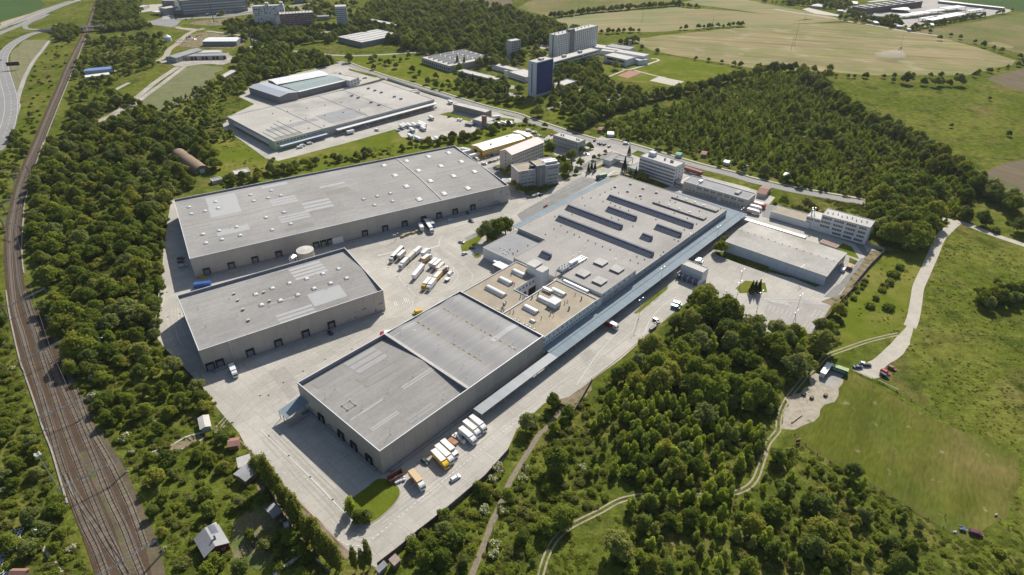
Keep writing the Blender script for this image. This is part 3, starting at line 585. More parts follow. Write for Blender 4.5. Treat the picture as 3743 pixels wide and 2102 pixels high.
def windows(r,axis,at,out,z,a0,a1,n,w,h,pane=m_glass,frame=m_whitew,name='window',group_of=0):
    def mkw():
        mb=MB();f=.1
        mb.box(-w/2-f,w/2+f,0,.06,-f,0,1);mb.box(-w/2-f,w/2+f,0,.06,h,h+f,1);mb.box(-w/2-f,-w/2,0,.06,0,h,1);mb.box(w/2,w/2+f,0,.06,0,h,1)
        if w > 1.1:mb.box(-.04,.04,.0,.055,0,h,1)
        mb.box(-w/2,w/2,.0,.03,0,h,0);return mb.data(name,[pane,frame])
    me=shared(('win',round(w,2),round(h,2),pane.name,frame.name),mkw)
    rz=(math.pi if out < 0 else 0) if axis == 0 else (-math.pi/2 if out > 0 else math.pi/2)
    for i in range(n):
        a=a0 if n == 1 else a0+(a1-a0)*i/(n-1)
        if group_of and (i % (group_of+1)) == group_of:continue
        mk(name,me,r,(a,at,z) if axis == 0 else (at,a,z),rz)
HW=13.6
# ---- long warehouse at the left (C)
C_=Frame(('01',1878,1155),('11',2520,425),('01',1715,568),HW);L,W=C_.L,C_.W
rC=root(C_,'long_warehouse','very long beige warehouse with low grey roof and white rooflights, farthest left','warehouse')
mb=MB();mb.box(.16,L-.16,.16,W-.16,0,HW-1.75);mb.build('wall_core',m_wall2,rC)
panels(rC,L,.9,HW-.12,5.93,0,.16,-1);panels(rC,W,.9,HW-.12,5.9,1,.16,-1);panels(rC,L,.9,HW-.12,11.9,0,W-.16,1);panels(rC,W,.9,HW-.12,11.5,1,L-.16,1)
parapet(rC,L,W,HW,drop=1.9)
zfC=lambda u,v:12.25+1.2*(1-abs(v-W/2)/(W/2)) if W else 0
WC=W;zfC=lambda u,v:12.25+1.2*(1-abs(v-WC/2)/(WC/2))
gable_roof(rC,L,W,12.25,13.45,m_roofC)
for k,x,y in (('01',2062,1290),('01',2305,1230),('01',2540,1185),('11',250,1120),('11',618,1030),('11',690,1010),('11',757,995),('11',1100,915),('11',1300,865),('11',1492,815),('11',1680,775),('11',1830,735),('11',1990,695),('11',2165,650)):
    u,z=C_.onv(k,x,y+25,0);dock(rC,u,1.0,0,0,-1)
for x,y in ((1872,637),(1893,708),(2030,680),(2133,585),(2160,653),(2480,517),(2514,581),(2010,910),(2170,875),(2343,838),(2038,993),(2196,957),(2378,917)):
    u,v=C_.uv('01',x,y,13.3);dome(rC,u,v,zfC(u,v),2.3,2.6)
for x,y in ((165,474),(260,526),(135,550),(113,746),(290,694),(357,803),(173,862),(1081,563),(1217,533),(1346,505),(1368,578),(1190,618)):
    u,v=C_.uv('11',x,y,13.3);dome(rC,u,v,zfC(u,v),2.3,2.6)
for x,y in ((1283,223),(1507,180),(1725,137),(1924,98),(1393,330),(1625,281),(1847,235),(2050,192),(1505,437),(1743,384),(1972,335),(2180,291),(1630,558),(1878,501),(2113,448)):
    u,v=C_.uv('11',x,y,13.3);dome(rC,u,v,zfC(u,v),3.6,5.6)
for i in range(12):
    for v in (2.5,W*.31,W*.66,W-2.5):rod(rC,9+i*17.8,v+(i % 2)*.8,zfC(0,v))
u,v=C_.uv('11',1410,155,13);mb=MB()
for a,b in ((.4,W/2),(W/2,W-.4)):mb.add([(u-.5,a,zfC(0,a)),(u+.5,a,zfC(0,a)),(u+.5,b,zfC(0,b)),(u-.5,b,zfC(0,b)),(u-.35,a,zfC(0,a)+.4),(u+.35,a,zfC(0,a)+.4),(u+.35,b,zfC(0,b)+.4),(u-.35,b,zfC(0,b)+.4)],[(4,5,6,7),(0,1,5,4),(1,2,6,5),(2,3,7,6),(3,0,4,7)])
mb.build('expansion_joint',m_flatr,rC)
mb=MB();mb.box(.5,L-.5,W/2-.35,W/2+.35,13.3,13.5);mb.build('ridge_cap',M('dirty ridge flashing',(.34,.30,.23),n1=.3,a1=.2),rC)
for p,q,n,mt in (((145,575),(435,585),3,m_patch),((465,612),(790,632),3,m_patch),((230,742),(560,735),3,m_patch),((690,492),(965,488),1,m_patchd),((295,852),(590,818),1,m_patchd),((60,432),(330,408),1,m_patch),((640,440),(900,405),1,m_patch)):
    patch(rC,C_,'11',p,q,13,zfC,mt,n=n)
patch(rC,C_,'01',(2030,548),(2365,590),13,zfC,m_patch);patch(rC,C_,'01',(2060,650),(2400,690),13,zfC,m_patch,.03);patch(rC,C_,'01',(1800,800),(2100,820),13,zfC,m_patchd);patch(rC,C_,'01',(2140,880),(2480,860),13,zfC,m_patch)
for x,y in ((2445,500),(2235,575),(2290,560),(2360,545),(2440,530),(2500,515),(825,965),(965,940)):
    u,z=C_.onv('11',x,y,0);windows(rC,0,0,-1,z-.5,u,u,1,2.6 if y < 900 else 3.2,1.0 if y > 505 else 2.2,m_glass2)
u,z=C_.onv('11',2400,600,0);mb=MB();mb.box(u-2.2,u+2.2,-3,0,2.8,3.1);mb.box(u-2,u-1.8,-2.8,-2.6,0,2.8);mb.box(u+1.8,u+2,-2.8,-2.6,0,2.8);mb.build('entrance_canopy',m_greyw,rC)
u,z=C_.onv('11',825,975,0);mb=MB();mb.box(u-3.5,u+3.5,-1.2,0,0,5.2);mb.build('office_bay',m_whitew,rC)
mb=MB();mb.box(8,L-6,-3.2,-.2,.02,1.05);mb.build('loading_ledge',m_wall2,rC)
# water tank
p=P('11',505,1090,7);t=thing('water_tank','round pale concrete water tank between the two left warehouses','water tank',(p.x,p.y))
mb=MB();mb.cyl(0,0,0,8.4,5.0,28);mb.build('tank_wall',m_creamw,t,smooth=False)
mb=MB();mb.cyl(0,0,8.4,8.75,5.25,28,0);mb.cyl(0,0,8.75,9.3,4.4,28,0,.3);mb.build('tank_roof',m_flatr,t)
for a in range(0,360,30):
    mb=MB();x,y=5.1*math.cos(math.radians(a)),5.1*math.sin(math.radians(a));mb.tube((x,y,0),(x,y,8.5),.12,4);mb.build('tank_rib',m_flatr,t)
mb=MB();mb.box(-9.5,-6,-4,0,0,4.6);mb.extr([(-9.7,4.6),(-5.8,4.6),(-7.7,5.6)],-4.2,.2);mb.build('pump_house',m_metal,t)
# ---- second warehouse (B)
B_=Frame(('02',1968,657),('12',1275,55),('02',1755,108),HW);L,W=B_.L,B_.W;WB=W
rB=root(B_,'second_warehouse','beige warehouse with dark parapet and twelve small rooflights below the round tank','warehouse')
mb=MB();mb.box(.16,L-.16,.16,W-.16,0,HW-1.75);mb.build('wall_core',m_wall2,rB)
panels(rB,L,.9,HW-.12,5.8,0,.16,-1);panels(rB,W,.9,HW-.12,5.6,1,.16,-1);panels(rB,L,.9,HW-.12,11.6,0,W-.16,1);panels(rB,W,.9,HW-.12,11.3,1,L-.16,1)
parapet(rB,L,W,HW,drop=2.3)
zfB=lambda u,v:11.7+1.6*(1-abs(v-WB/2)/(WB/2));gable_roof(rB,L,W,11.7,13.3,m_roofB)
for k,x,y in (('02',2095,825),('02',2190,790),('02',2490,690),('12',245,595),('12',515,500),('12',768,405)):
    u,z=B_.onv(k,x,y+15,0);dock(rB,u,1.0,0,0,-1)
for k,x,y in (('11',345,1398),('11',517,1355),('11',679,1305),('11',833,1257),('11',753,1400),('11',912,1350),('12',12,100),('12',177,38),('12',70,205),('12',255,160),('12',428,105),('12',590,42)):
    u,v=B_.uv(k,x,y,13);dome(rB,u,v,zfB(u,v),2.3,2.6)
for k,x,y in (('02',2320,87),('02',2360,160),('02',2412,252),('02',2462,350),('12',95,80),('12',152,168)):
    u,v=B_.uv(k,x,y,13);mb=MB();mb.box(u-.5,u+.5,v-.5,v+.5,zfB(u,v)-.2,zfB(u,v)+.7,0);mb.box(u-.65,u+.65,v-.65,v+.65,zfB(u,v)+.7,zfB(u,v)+.85,1);mb.build('roof_vent',[m_capd,m_flatr],rB)
for i in range(6):
    for v in (1.5,W*.34,W*.67,W-1.8):rod(rB,7+i*15.5,v+(i % 2),zfB(0,v))
patch(rB,B_,'11',(330,1248),(730,1272),13,zfB,m_patch,n=4);patch(rB,B_,'12',(520,100),(920,100),13,zfB,m_patch);patch(rB,B_,'12',(205,298),(615,262),13,zfB,m_patch,n=3)
patch(rB,B_,'02',(1810,160),(2180,50),13,zfB,m_patch);patch(rB,B_,'02',(1860,235),(2220,130),13,zfB,m_patch,.03);patch(rB,B_,'12',(150,200),(400,115),13,zfB,m_patch)
for x,y,w,h in ((1010,268,3,1.1),(1090,242,3,1.1),(1155,220,3,1.1),(1250,187,3,1.1),(1000,327,1.6,1.1),(1065,305,1.6,1.1),(935,350,3,1.1),(1203,262,1.2,2.2)):
    u,z=B_.onv('12',x,y,0);windows(rB,0,0,-1,z-.6,u,u,1,w,h,m_glass2)
u,z=B_.onv('02',2310,700,0);mb=MB();mb.box(u-.25,u+.25,-.35,-.02,0,HW-.3);mb.box(u-.5,u+.5,-.5,0,HW-1.2,HW-.4);mb.build('downpipe',m_metal,rB)
mb=MB();mb.box(4,L-2,-2.4,-.2,.02,1.0);mb.build('loading_ledge',m_wall2,rB)
# ---- the great hall complex (A frame)
A_=Frame(('13',1221,240),('22',345,508),('12',427,968),HW);L,W=A_.L,A_.W;WA=W
rA=root(A_,'front_warehouse','nearest beige warehouse with two ribbed grey roofs meeting at a dark stepped parapet','warehouse')
uD=A_.uv('12',2120,1025,HW)[0]
mb=MB();mb.box(.16,uD,.16,W-.16,0,HW-2.4);mb.box(uD+.01,L-.16,.16,W-.16,0,HW-1.4);mb.build('wall_core',m_wall2,rA)
panels(rA,L,.9,HW-.12,5.8,0,.16,-1);panels(rA,W,.9,HW-.12,5.86,1,.16,-1);panels(rA,L,.9,HW-.12,11.6,0,W-.16,1);panels(rA,W,10,HW-.12,11.6,1,L-.16,1)
parapet(rA,uD,W,HW,drop=2.8,sides='flb');parapet(rA,L-uD,W,HW,u0=uD,drop=1.6,sides='frb')
mb=MB();mb.box(uD-.6,uD+.6,.36,W-.36,HW-2.8,HW-.1,1);mb.box(uD-.75,uD+.75,.36,W-.36,HW-.1,HW+.06,0);mb.build('dividing_parapet',[m_flatr,m_capd],rA)  # sides of the divider painted shade dark under the pale cap
zfA=lambda u,v:11.3+2.15*(1-abs(v-WA/2)/(WA/2))
mb=MB();mb.add([(.35,.35,11.3),(.35,W/2,13.4),(.35,W-.35,11.3),(uD,.35,11.3),(uD,W/2,13.4),(uD,W-.35,11.3)],[(0,3,4,1),(1,4,5,2)]);mb.build('roof',m_roofA,rA)
u1=A_.uv('12',1985,595,13)[0];u2=A_.uv('12',2180,410,13)[0]
zz=[(uD+.7,12.9),((uD+u1)/2,13.25),(u1,12.75),((u1+u2)/2,13.25),(u2,12.75),((u2+L)/2,13.2),(L-.36,12.5)]
fine=[]
for (a,za),(b,zb) in zip(zz,zz[1:]):
    for i in range(6):t_=i/6;s_=(1-math.cos(math.pi*t_))/2;fine.append((a+(b-a)*t_,za+(zb-za)*s_))
fine.append(zz[-1]);mb=MB();vs=[]
for a,za in fine:vs += [(a,.36,za),(a,W-.36,za)]
mb.add(vs,[(2*i,2*i+2,2*i+3,2*i+1) for i in range(len(fine)-1)]);mb.build('ribbed_roof',m_roofA2,rA,smooth=True)
def zf2(u,v):
    for (a,za),(b,zb) in zip(fine,fine[1:]):
        if a <= u <= b:return za+(zb-za)*(u-a)/(b-a)
    return 13
rr=random.Random(3)
for uu in (u1,u2):
    v=2.5
    while v < W-4:
        l=rr.uniform(2.2,3.8);w=rr.uniform(.35,.65)
        for nm,s,mt,e in (('gutter_silt',1,M_silt if 0 else None,.03),('gutter_sump',.55,None,.05)):
            if nm == 'gutter_sump' and rr.random() < .45:continue
            mb=MB();ring=[(uu+w*s*math.sin(q*math.pi/5),v+l/2-l/2*s*math.cos(q*math.pi/5),zf2(uu,0)+e) for q in range(10)]
            mb.add(ring,[tuple(range(10))]);mb.build(nm,shared('silt',lambda:M('gutter silt',(.30,.25,.16),n1=1,a1=.3)) if s == 1 else shared('sump',lambda:M('gutter hole',(.10,.06,.04))),rA)
        v += l+rr.uniform(.1,.6)
def patchA(p,q,k='12',mat=m_patch,zf=zfA,h=13,n=1,gap=.5,eps=.03,swap=True):patch(rA,A_,k,p,q,h,zf,mat,eps,n,gap)
patchA((1450,1018),(1790,840),n=2,gap=.6);patchA((945,1340),(1290,1135),n=1,mat=m_patch);patchA((1140,1420),(1440,1260),n=2,gap=.5)
m_pt2=M('slightly pale felt strip',(.30,.297,.29),n1=.4,a1=.06);m_pt3=M('slightly dark felt strip',(.235,.228,.215),n1=.4,a1=.06)
patchA((880,760),(1330,700),mat=m_pt2,n=3,gap=.3);patchA((1000,930),(1500,790),mat=m_pt3,n=2,gap=.4);patchA((560,960),(900,860),mat=m_pt3);patchA((1500,1320),(1800,1180),mat=m_pt2,n=2,gap=.6)
def patch2(p,q,h=13.1,mat=m_patch):   # patch across the undulating roof
    a0,b0=A_.uv('12',*p,h);a1,b1=A_.uv('12',*q,h);a0,a1=sorted((a0,a1));b0,b1=sorted((b0,b1))
    xs=[a0]+[f[0] for f in fine if a0 < f[0] < a1]+[a1];mb=MB();vs=[]
    for x in xs:vs += [(x,b0,zf2(x,0)+.03),(x,b1,zf2(x,0)+.03)]
    mb.add(vs,[(2*i,2*i+2,2*i+3,2*i+1) for i in range(len(xs)-1)]);mb.build('roof_patch',mat,rA)
patch2((1365,515),(1840,250));patch2((1450,440),(1600,370));patch2((2330,540),(2640,390));patch2((1570,455),(1605,448))
for x,y in ((803,998),(705,1088),(1328,1040),(1068,1205),(1618,1252),(1870,1080),(1578,880),(1325,708)):
    u,v=A_.uv('12',x,y+40,12.5);rod(rA,u,v,zfA(u,v),3.4)
for x,y in ((1968,122),(1972,300),(1450,465),(1990,505),(1830,603),(2235,658),(2080,760),(2110,888),(2428,370),(2280,470),(2556,590)):
    u,v=A_.uv('12',x,y+30,13);rod(rA,u,v,zf2(u,v),3.0)
u,v=A_.uv('13',1330,50,12.6);rod(rA,u,v,zfA(u,v),4)
mb=MB();u,v=A_.uv('12',940,1210,12.6)
for a,b in ((-2,-2),(2,-2),(2,2),(-2,2)):mb.box(u+a-.25,u+a+.25,v+b-.25,v+b+.25,zfA(u,v)-.2,zfA(u,v)+.5)
for a,b,c,d in ((-2,-2,2,-2),(2,-2,2,2),(2,2,-2,2),(-2,2,-2,-2),(-2,-2,2,2)):mb.tube((u+a,v+b,zfA(u,v)+.35),(u+c,v+d,zfA(u,v)+.35),.08,4)
mb.build('antenna_frame',m_metal,rA)
for k,x,y in (('13',860,105),('13',985,215),('13',1130,330)):
    v,z=A_.onu(k,x,y+20,0);dock(rA,v,1.0,1,0,-1)
for k,x,y in (('12',1000*0+670,1330),):
    v,z=A_.onu(k,x,y,0);dock(rA,v,1.0,1,0,-1)
for x,y in ((540,1215),(555,1225),(570,1238),(585,1250),(735,1385),(750,1395),(765,1405)):
    v,z=A_.onu('12',x,y,0);windows(rA,1,0,-1,z-1,v,v,1,.7,1.8,m_glass)
mb=MB();mb.box(-1.6,-.2,4,W-4,.02,.9);mb.build('loading_ledge',m_wall2,rA)
mb=MB();mb.box(3,L-2,-1.6,-.2,.02,.9);mb.build('loading_ledge',m_wall2,rA)
# small canopy on the left side of the front warehouse, resting on posts
v0,z0=A_.onu('12',460,1130,0);v1=v0-9.5
c1=A_.uv('12',240,1250,4.6)[0]
t=root(A_,'loading_canopy','small blue metal canopy on posts at the left side of the front warehouse','canopy')
v0=A_.uv('12',240,1250,4.8)[1];v1=A_.uv('12',315,1330,4.8)[1];u0=A_.uv('12',315,1330,4.8)[0]
mb=MB();mb.add([(u0,v1,4.6),(-.02,v1,6.0),(-.02,v0,6.0),(u0,v0,4.6),(u0,v1,4.8),(-.02,v1,6.2),(-.02,v0,6.2),(u0,v0,4.8)],[(3,2,1,0),(4,5,6,7),(0,1,5,4),(1,2,6,5),(2,3,7,6),(3,0,4,7)]);mb.build('canopy_roof',m_blueroof,t)
for v in (v0-.3,(v0+v1)/2,v1+.3):
    mb=MB();mb.box(u0+.2,u0+.45,v-.12,v+.12,0,4.62);mb.build('post',m_metal,t)
mb=MB();mb.box(u0+.5,-.3,v1-1,v1+.6,.02,1.2);mb.build('ramp_wall',m_wall2,t)
# ---- tan roofed block with courtyard
def aprism(mb,pts,z0,z1,m=0,mt=None):mb.prism(pts,z0,z1,m,mt)
HT=12.0
def eT(x,y,h=HT):return A_.uv('e',x,y,h)
rT=root(A_,'tan_roof_block','white block with tan gravel roof, barrel skylights and an inner courtyard','factory building')
L0=L+.02;U1=eT(2280,700)[0];V1=W
cA=eT(885,520);cB=eT(1300,265);cC=eT(1125,640);uT2=eT(930,85)[0]
Vc0=eT(1125,640)[1];Vc1=eT(885,520)[1];Uc0=(cA[0]+cC[0])/2;Uc1=max(cB[0],U1-6)
tower_uv=[eT(1190,80,16.5),eT(1330,130,16.5),eT(1540,140,16.5)]
# ring shaped roof round the courtyard, open court to the tower
outer=[(L0,.6),(U1,.6),(U1,Vc0),(Uc0,Vc0),(Uc0,Vc1),(U1,Vc1),(U1,V1),(L0,V1)]
mb=MB();aprism(mb,outer,0,HT-.5,0,1);mb.build('wall_and_roof',[m_whitew,m_tan],rT)
def edge(mb,a,b,w=.3,z0=HT-.7,z1=HT,m=0):
    a=Vector(a);b=Vector(b);d=(b-a).normalized()*.14;n_=Vector((-d.y,d.x)).normalized()*w/2
    q=[a-n_-d*0,b-n_,b+n_,a+n_];mb.prism([tuple(x) for x in q],z0,z1,m)
for i,(a,b) in enumerate(zip(outer,outer[1:]+outer[:1])):
    mb=MB();edge(mb,a,b,.34,HT-.7,HT+.003*i);mb.build('parapet',m_whitew,rT)
mb=MB();edge(mb,(L0,Vc0-.2),(U1,Vc0-.2),.5,HT-.6,HT+.1);mb.build('parapet',m_whitew,rT)
def sk(x0,y0,w,l,n=0,hh=HT):
    u,v=eT(x0,y0,hh);barrel(rT,u,v,HT-.5,w,l,n)
sk(965,265,4,8.5);sk(745,392,4,8.5);sk(585,555,4,13,9);sk(1600,570,4,8.5);sk(1385,705,4,8.5);sk(1155,850,4,8.5);sk(1185,1035,2,2.6)
u,v=eT(1535,770);mb=MB();mb.box(u-2.6,u+2.6,v-2.6,v+2.6,HT-.5,HT+2.4,0);mb.box(u-2.9,u+2.9,v-2.9,v+2.9,HT+2.4,HT+2.7,0);mb.build('plant_room',[m_whitew],rT)
u,v=eT(1415,540);mb=MB();mb.box(u-.8,u+.8,v-3.4,v+2.6,HT+.5,HT+1.3);mb.build('air_duct',m_metal,rT)
for x,y in ((900,1005),(955,1030),(1035,1078),(1090,1105),(1145,1135),(1208,1165),(615,848)):
    u,v=eT(x,y);dome(rT,u,v,HT-.3,1.2,1.2,'small_rooflight')
for x,y,s in ((850,235,.5),(840,275,.4),(1075,245,.6),(1095,225,.5),(1065,305,.4),(860,425,.4),(890,435,.4),(990,640,.5),(1030,665,.5),(1055,655,.4),(715,775,.8),(752,745,.5),(690,835,.6),(718,860,.5),(820,890,.4),(878,890,.4),(1178,650,.6),(1280,590,.5),(1980,670,.6),(1780,830,.7),(1475,920,.5),(1708,740,.4),(1755,715,.3),(1880,600,.3),(1330,980,.3),(1527,945,.25)):
    u,v=eT(x,y);mb=MB();mb.cyl(u,v,HT-.6,HT+.7+s,s*.6,8,0);mb.cyl(u,v,HT+.7+s,HT+1.0+s,s*.85,8,1,.1);mb.build('chimney_cowl',[m_capd if s > .55 else m_greyw,m_metal],rT)
# windows of the long face above the canopy and in the courtyard
nW=int((U1-L0)/1.75)
windows(rT,0,.6,-1,9.3,L0+1.4,U1-1.2,13,1.5,1.3,m_glass2);windows(rT,0,.6,-1,6.9,L0+1.4,U1-1.2,22,1.0,.9,m_glass)
windows(rT,0,Vc1,-1,8.6,Uc0+2,U1-4,7,1.3,1.5,m_glass);windows(rT,1,Uc0,1,8.6,Vc0+2,Vc1-2,3,1.3,1.5,m_glass)
for i in range(3):
    mb=MB();a=Uc0+3+i*9;mb.box(a,a+7,Vc1-.1,Vc1-.02,.5,6);mb.build('garage_opening',m_dark,rT)
# back strip with the long barrel skylight, and lift tower
UH=A_.uv('22',945,100,13)[0]
rS=root(A_,'linking_block','narrow tan roofed link with one long barrel skylight beside the hatch roof','factory building')
mb=MB();mb.box(U1+.02,UH-.02,.9,Vc0+2,0,HT-1.0,0);mb.build('wall',m_whitew,rS);mb=MB();mb.box(U1+.3,UH-.3,1.2,Vc0+1.7,HT-1.0,HT-.92,0);mb.build('roof',m_tan,rS)
u,v=eT(1880,470);barrel(rS,(U1+UH)/2,v,HT-.92,3.2,17,0)
rL=root(A_,'lift_tower','tall windowless white tower rising beside the courtyard','tower')
t0,t1,t2=tower_uv
a0,a1=t1[0]-.2,t2[0]+.2;b1_=t0[1];b0_=t2[1]
mb=MB();mb.box(UH-9.5,UH-3.6,b0_+.5,b0_+6.2,0,16.3);mb.build('shaft_wall',m_whitew,rL);mb=MB();mb.box(UH-9.5,UH-2.6,b0_+6.2,b1_+.5,0,17.2);mb.build('stair_wall',m_whitew,rL)
mb=MB();mb.box(UH-9.7,UH-2.4,b0_+6.0,b1_+.7,17.2,17.5);mb.box(UH-9.7,UH-3.4,b0_+.3,b0_+5.98,16.3,16.55);mb.build('tower_roof',m_flatr,rL)
# ---- the big hall
HM=10.0
rM=root(A_,'great_hall','huge pale flat roofed hall with long dark slate roof monitors','factory hall')
def m1(x,y,h=HM,k='21'):return A_.uv(k,x,y,h)
UR=m1(2198,675)[0];VT=m1(1100,325)[1];uS=m1(95,850)[0];st=m1(435,915);sl_=m1(85,1120)
VS=(st[1]+sl_[1])/2-.5
s2=m1(350,960)
hall=[(UH+.02,.9),(UR,.9),(UR,VT),(uS,VT),(uS,VS),(UH+.02,VS)]
mb=MB();aprism(mb,hall,0,HM-.25,0,1);mb.build('wall_and_roof',[m_greyw,m_roofM],rM)
for i,(a,b) in enumerate(zip(hall,hall[1:]+hall[:1])):
    if i == 5:continue
    mb=MB();edge(mb,a,b,.3,HM-.3,HM-.003*i);mb.build('parapet',m_flatr,rM)
HH=13.0;ub=A_.uv('21',1285,1275,HH)[0]
hs=A_.uv('21',530,1335,HH)
mb=MB();aprism(mb,[(UH+.04,.92),(ub,.92),(ub,hs[1]+1),(UH+.04,hs[1]+1)],HM-.24,HH-.2,0,1);mb.build('raised_wall_and_roof',[m_whitew,m_roofM],rM)
for (x,y) in ((912,1188),(1072,1255),(738,1298),(900,1372)):
    u,v=A_.uv('21',x,y,HH+.5);mb=MB();mb.box(u-3.1,u+3.1,v-3.1,v+3.1,HH-.3,HH+.7,1);mb.box(u-3.3,u+3.3,v-3.3,v+3.3,HH+.7,HH+.85,0)
    for j in range(-2,3):mb.box(u+j*1.3-.04,u+j*1.3+.04,v-3.3,v+3.3,HH+.85,HH+.9,0)
    mb.build('roof_hatch',[m_flatr,m_capd],rM)
def monitor(pts,wd=5.4,z=HM-.25,hh=2.5):
    (xa,ya),(xb,yb) =pts;u0,v0=m1(xa,ya);u1,v1=m1(xb,yb);u=(u0+u1)/2;v0,v1=sorted((v0,v1));w=wd/2
    mb=MB();mb.extr([(-w,0),(w,0),(w*.9,hh),(w*.45,hh)],v0,v1,0);o=mb.build('roof_monitor',m_slate,rM,(u,0,z))
    mb=MB();mb.box(w*.4,w*.95,v0-.1,v1+.1,hh,hh+.12);mb.build('monitor_cap',m_slate,o)
    for j in range(int((v1-v0)/14)):
        mb=MB();y=v0+(j+.6)*14
        if y < v1:mb.extr([(-w-.05,0),(-w-.1,.05),(w*.45-.05,hh+.06),(w*.45,hh)],y-.12,y+.12);mb.build('glazing_bar',m_capd,o)
for pts in (((975,560),(1820,840)),((565,660),(1115,855)),((965,675),(1255,770)),((475,765),(1420,1130)),((1450,850),(1695,935)),((1310,940),(1405,975)),((305,1120),(405,1150))):
    monitor(pts)
for pts in (((1415,605),(1940,765)),((1605,552),(2060,688))):
    (xa,ya),(xb,yb) =pts;u0,v0=m1(xa,ya);u1_,v1=m1(xb,yb);v0,v1=sorted((v0,v1));u=(u0+u1_)/2
    mb=MB();mb.box(u-.3,u+4.2,v0,v1,HM-.26,HM+.75,1);mb.box(u-.35,u+4.25,v0-.05,v1+.05,HM+.75,HM+.85,0);mb.build('roof_upstand',[m_roofM,m_capd],rM)
    K=5
    for j in range(K):
        mb=MB();mb.cyl(u+2,v0+(j+.5)*(v1-v0)/K,HM+.85,HM+1.0,1.2,12,0);mb.cyl(u+2,v0+(j+.5)*(v1-v0)/K,HM+1.0,HM+(1.5 if j not in (0,) else 1.05),.9 if j % 4 else .6,12,1,.4);mb.build('roof_fan',[m_flatr,m_dome if j % 4 else m_brick],rM)
for x,y in ((1205,415),(1052,443),(1330,458),(1177,487),(1462,500),(1305,530)):
    u,v=m1(x,y);mb=MB();mb.cyl(u,v,HM-.3,HM+.5,.9,10,1);mb.cyl(u,v,HM+.5,HM+1.1,1.2,10,0,.3);mb.build('roof_fan',[m_dome,m_capd],rM)
for x,y in ((955,492),(1015,462),(1090,498),(755,625),(815,550),(905,518),(1055,628),(1103,645),(1188,675),(935,585),(1010,600),(628,712),(795,687),(580,885),(650,912),(700,935),(785,970),(860,1000),(930,1030),(1005,1060),(1205,1165),(1282,1195),(1347,1158),(1270,1130),(1508,1120),(1535,1083),(1680,975),(1640,960),(1740,865),(1860,808),(1770,750),(1640,700),(1580,640),(1560,610),(1260,545),(1310,560),(1600,575),(1650,595),(2100,655),(1890,680),(1458,762),(450,855),(458,732),(730,545),(518,822),(365,910),(1230,830),(1090,765),(1020,745)):
    u,v=m1(x,y);mb=MB();mb.cyl(u,v,HM-.3,HM+.45,.35,6,0);mb.cyl(u,v,HM+.45,HM+.65,.5,6,0,.1);mb.build('roof_vent',m_flatr,rM)
for x,y in ((760,1010),(1062,1135),(708,1068),(643,1105),(780,1130),(1802,885),(475,900),(925,885),(213,790),(378,710)):
    u,v=m1(x,y+15);rod(rM,u,v,HM-.25,3)
# clerestory windows of the strip above the canopy
windows(rM,0,.9,-1,7.2,UH+3,UR-3,60,2.0,1.2,m_glass2);windows(rM,0,.9,-1,10.6,UH+1.5,ub-1.5,7,2.6,1.1,m_glass2)
# chillers
rK=thing('chiller_row','row of white rooftop chillers and air ducts on a steel frame','air conditioner',(0,0,0))
q=A_.w(*A_.uv('21',600,1235,HH+.5));q0=A_.w(*A_.uv('21',500,1275,HH+.3));q1=A_.w(*A_.uv('21',735,1175,HM+.5))
rK.location=(q0.x,q0.y,HM-.25);rK.rotation_euler=(0,0,math.atan2((q1-q0).y,(q1-q0).x));LL=(q1-q0).length
mb=MB();mb.box(-1,LL*.72,-2.4,2.4,3.1,3.3);[mb.box(x-.1,x+.1,y-.1,y+.1,0,3.1) for x in (0,LL*.25,LL*.5,LL*.7) for y in (-2.2,2.2)];mb.build('steel_frame',m_capd,rK)
for i in range(3):
    for j in (-1.1,1.1):
        mb=MB();x=i*2.3+.3;mb.box(x,x+1.9,j-.85,j+.85,3.32,4.9,0);mb.cyl(x+.95,j,4.9,5.1,.6,10,1);mb.build('chiller',[m_whitew,m_dark],rK)
mb=MB();mb.box(LL*.42,LL*.7,-1.2,1.0,3.32,5.0);mb.build('air_handler',m_whiter,rK)
for j in (-1.6,.2,1.8):
    mb=MB();mb.box(LL*.72,LL*1.02,j-.45,j+.45,2.2,3.3);mb.box(LL*1.0,LL*1.02+.6,j-.45,j+.45,.02,3.3);mb.build('air_duct',m_metal,rK)
# lower western roofs
HL=7.6
rW=root(A_,'low_west_wing','lower grey flat roofed wing with skylight dots left of the great hall','factory building')
wl0=A_.uv('11',2265,1040,HL);wl1=A_.uv('21',90,905,HL)
V2=max(wl0[1],wl1[1]);
wing=[(max(wl0[0],UH-14),VS+.02),(uS-.02,VS+.02),(uS-.02,V2),(wl0[0],V2)]
wing=[(wl0[0],W+.3),(UH,W+.3),(UH,VS+.02),(uS-.02,VS+.02),(uS-.02,V2),(wl0[0],V2)]
mb=MB();aprism(mb,wing,0,HL-.2,0,1);mb.build('wall_and_roof',[m_whitew,m_greyr],rW)
for i,(a,b) in enumerate(zip(wing,wing[1:]+wing[:1])):
    mb=MB();edge(mb,a,b,.3,HL-.3,HL-.003*i);mb.build('parapet',m_flatr,rW)
for x,y in ((2438,1045),(2477,1062),(2508,1078),(2535,1062),(2468,1098),(2493,1110),(2520,1095),(2560,1090)):
    u,v=A_.uv('11',x,y,HL);mb=MB();mb.cyl(u,v,HL-.2,HL+.4,.5,8,0,.25);mb.build('small_dome',m_dome,rW)
for x,y in ((190,1020),(88,1075),(13,1060),(70,1130),(45,1105)):
    u,v=A_.uv('21',x,y,HL);mb=MB();mb.cyl(u,v,HL-.2,HL+.8,.35,6);mb.build('roof_vent',m_flatr,rW)
rX=root(A_,'loading_shelter','pair of pale metal shelter roofs at the gap beside the tan block','canopy')
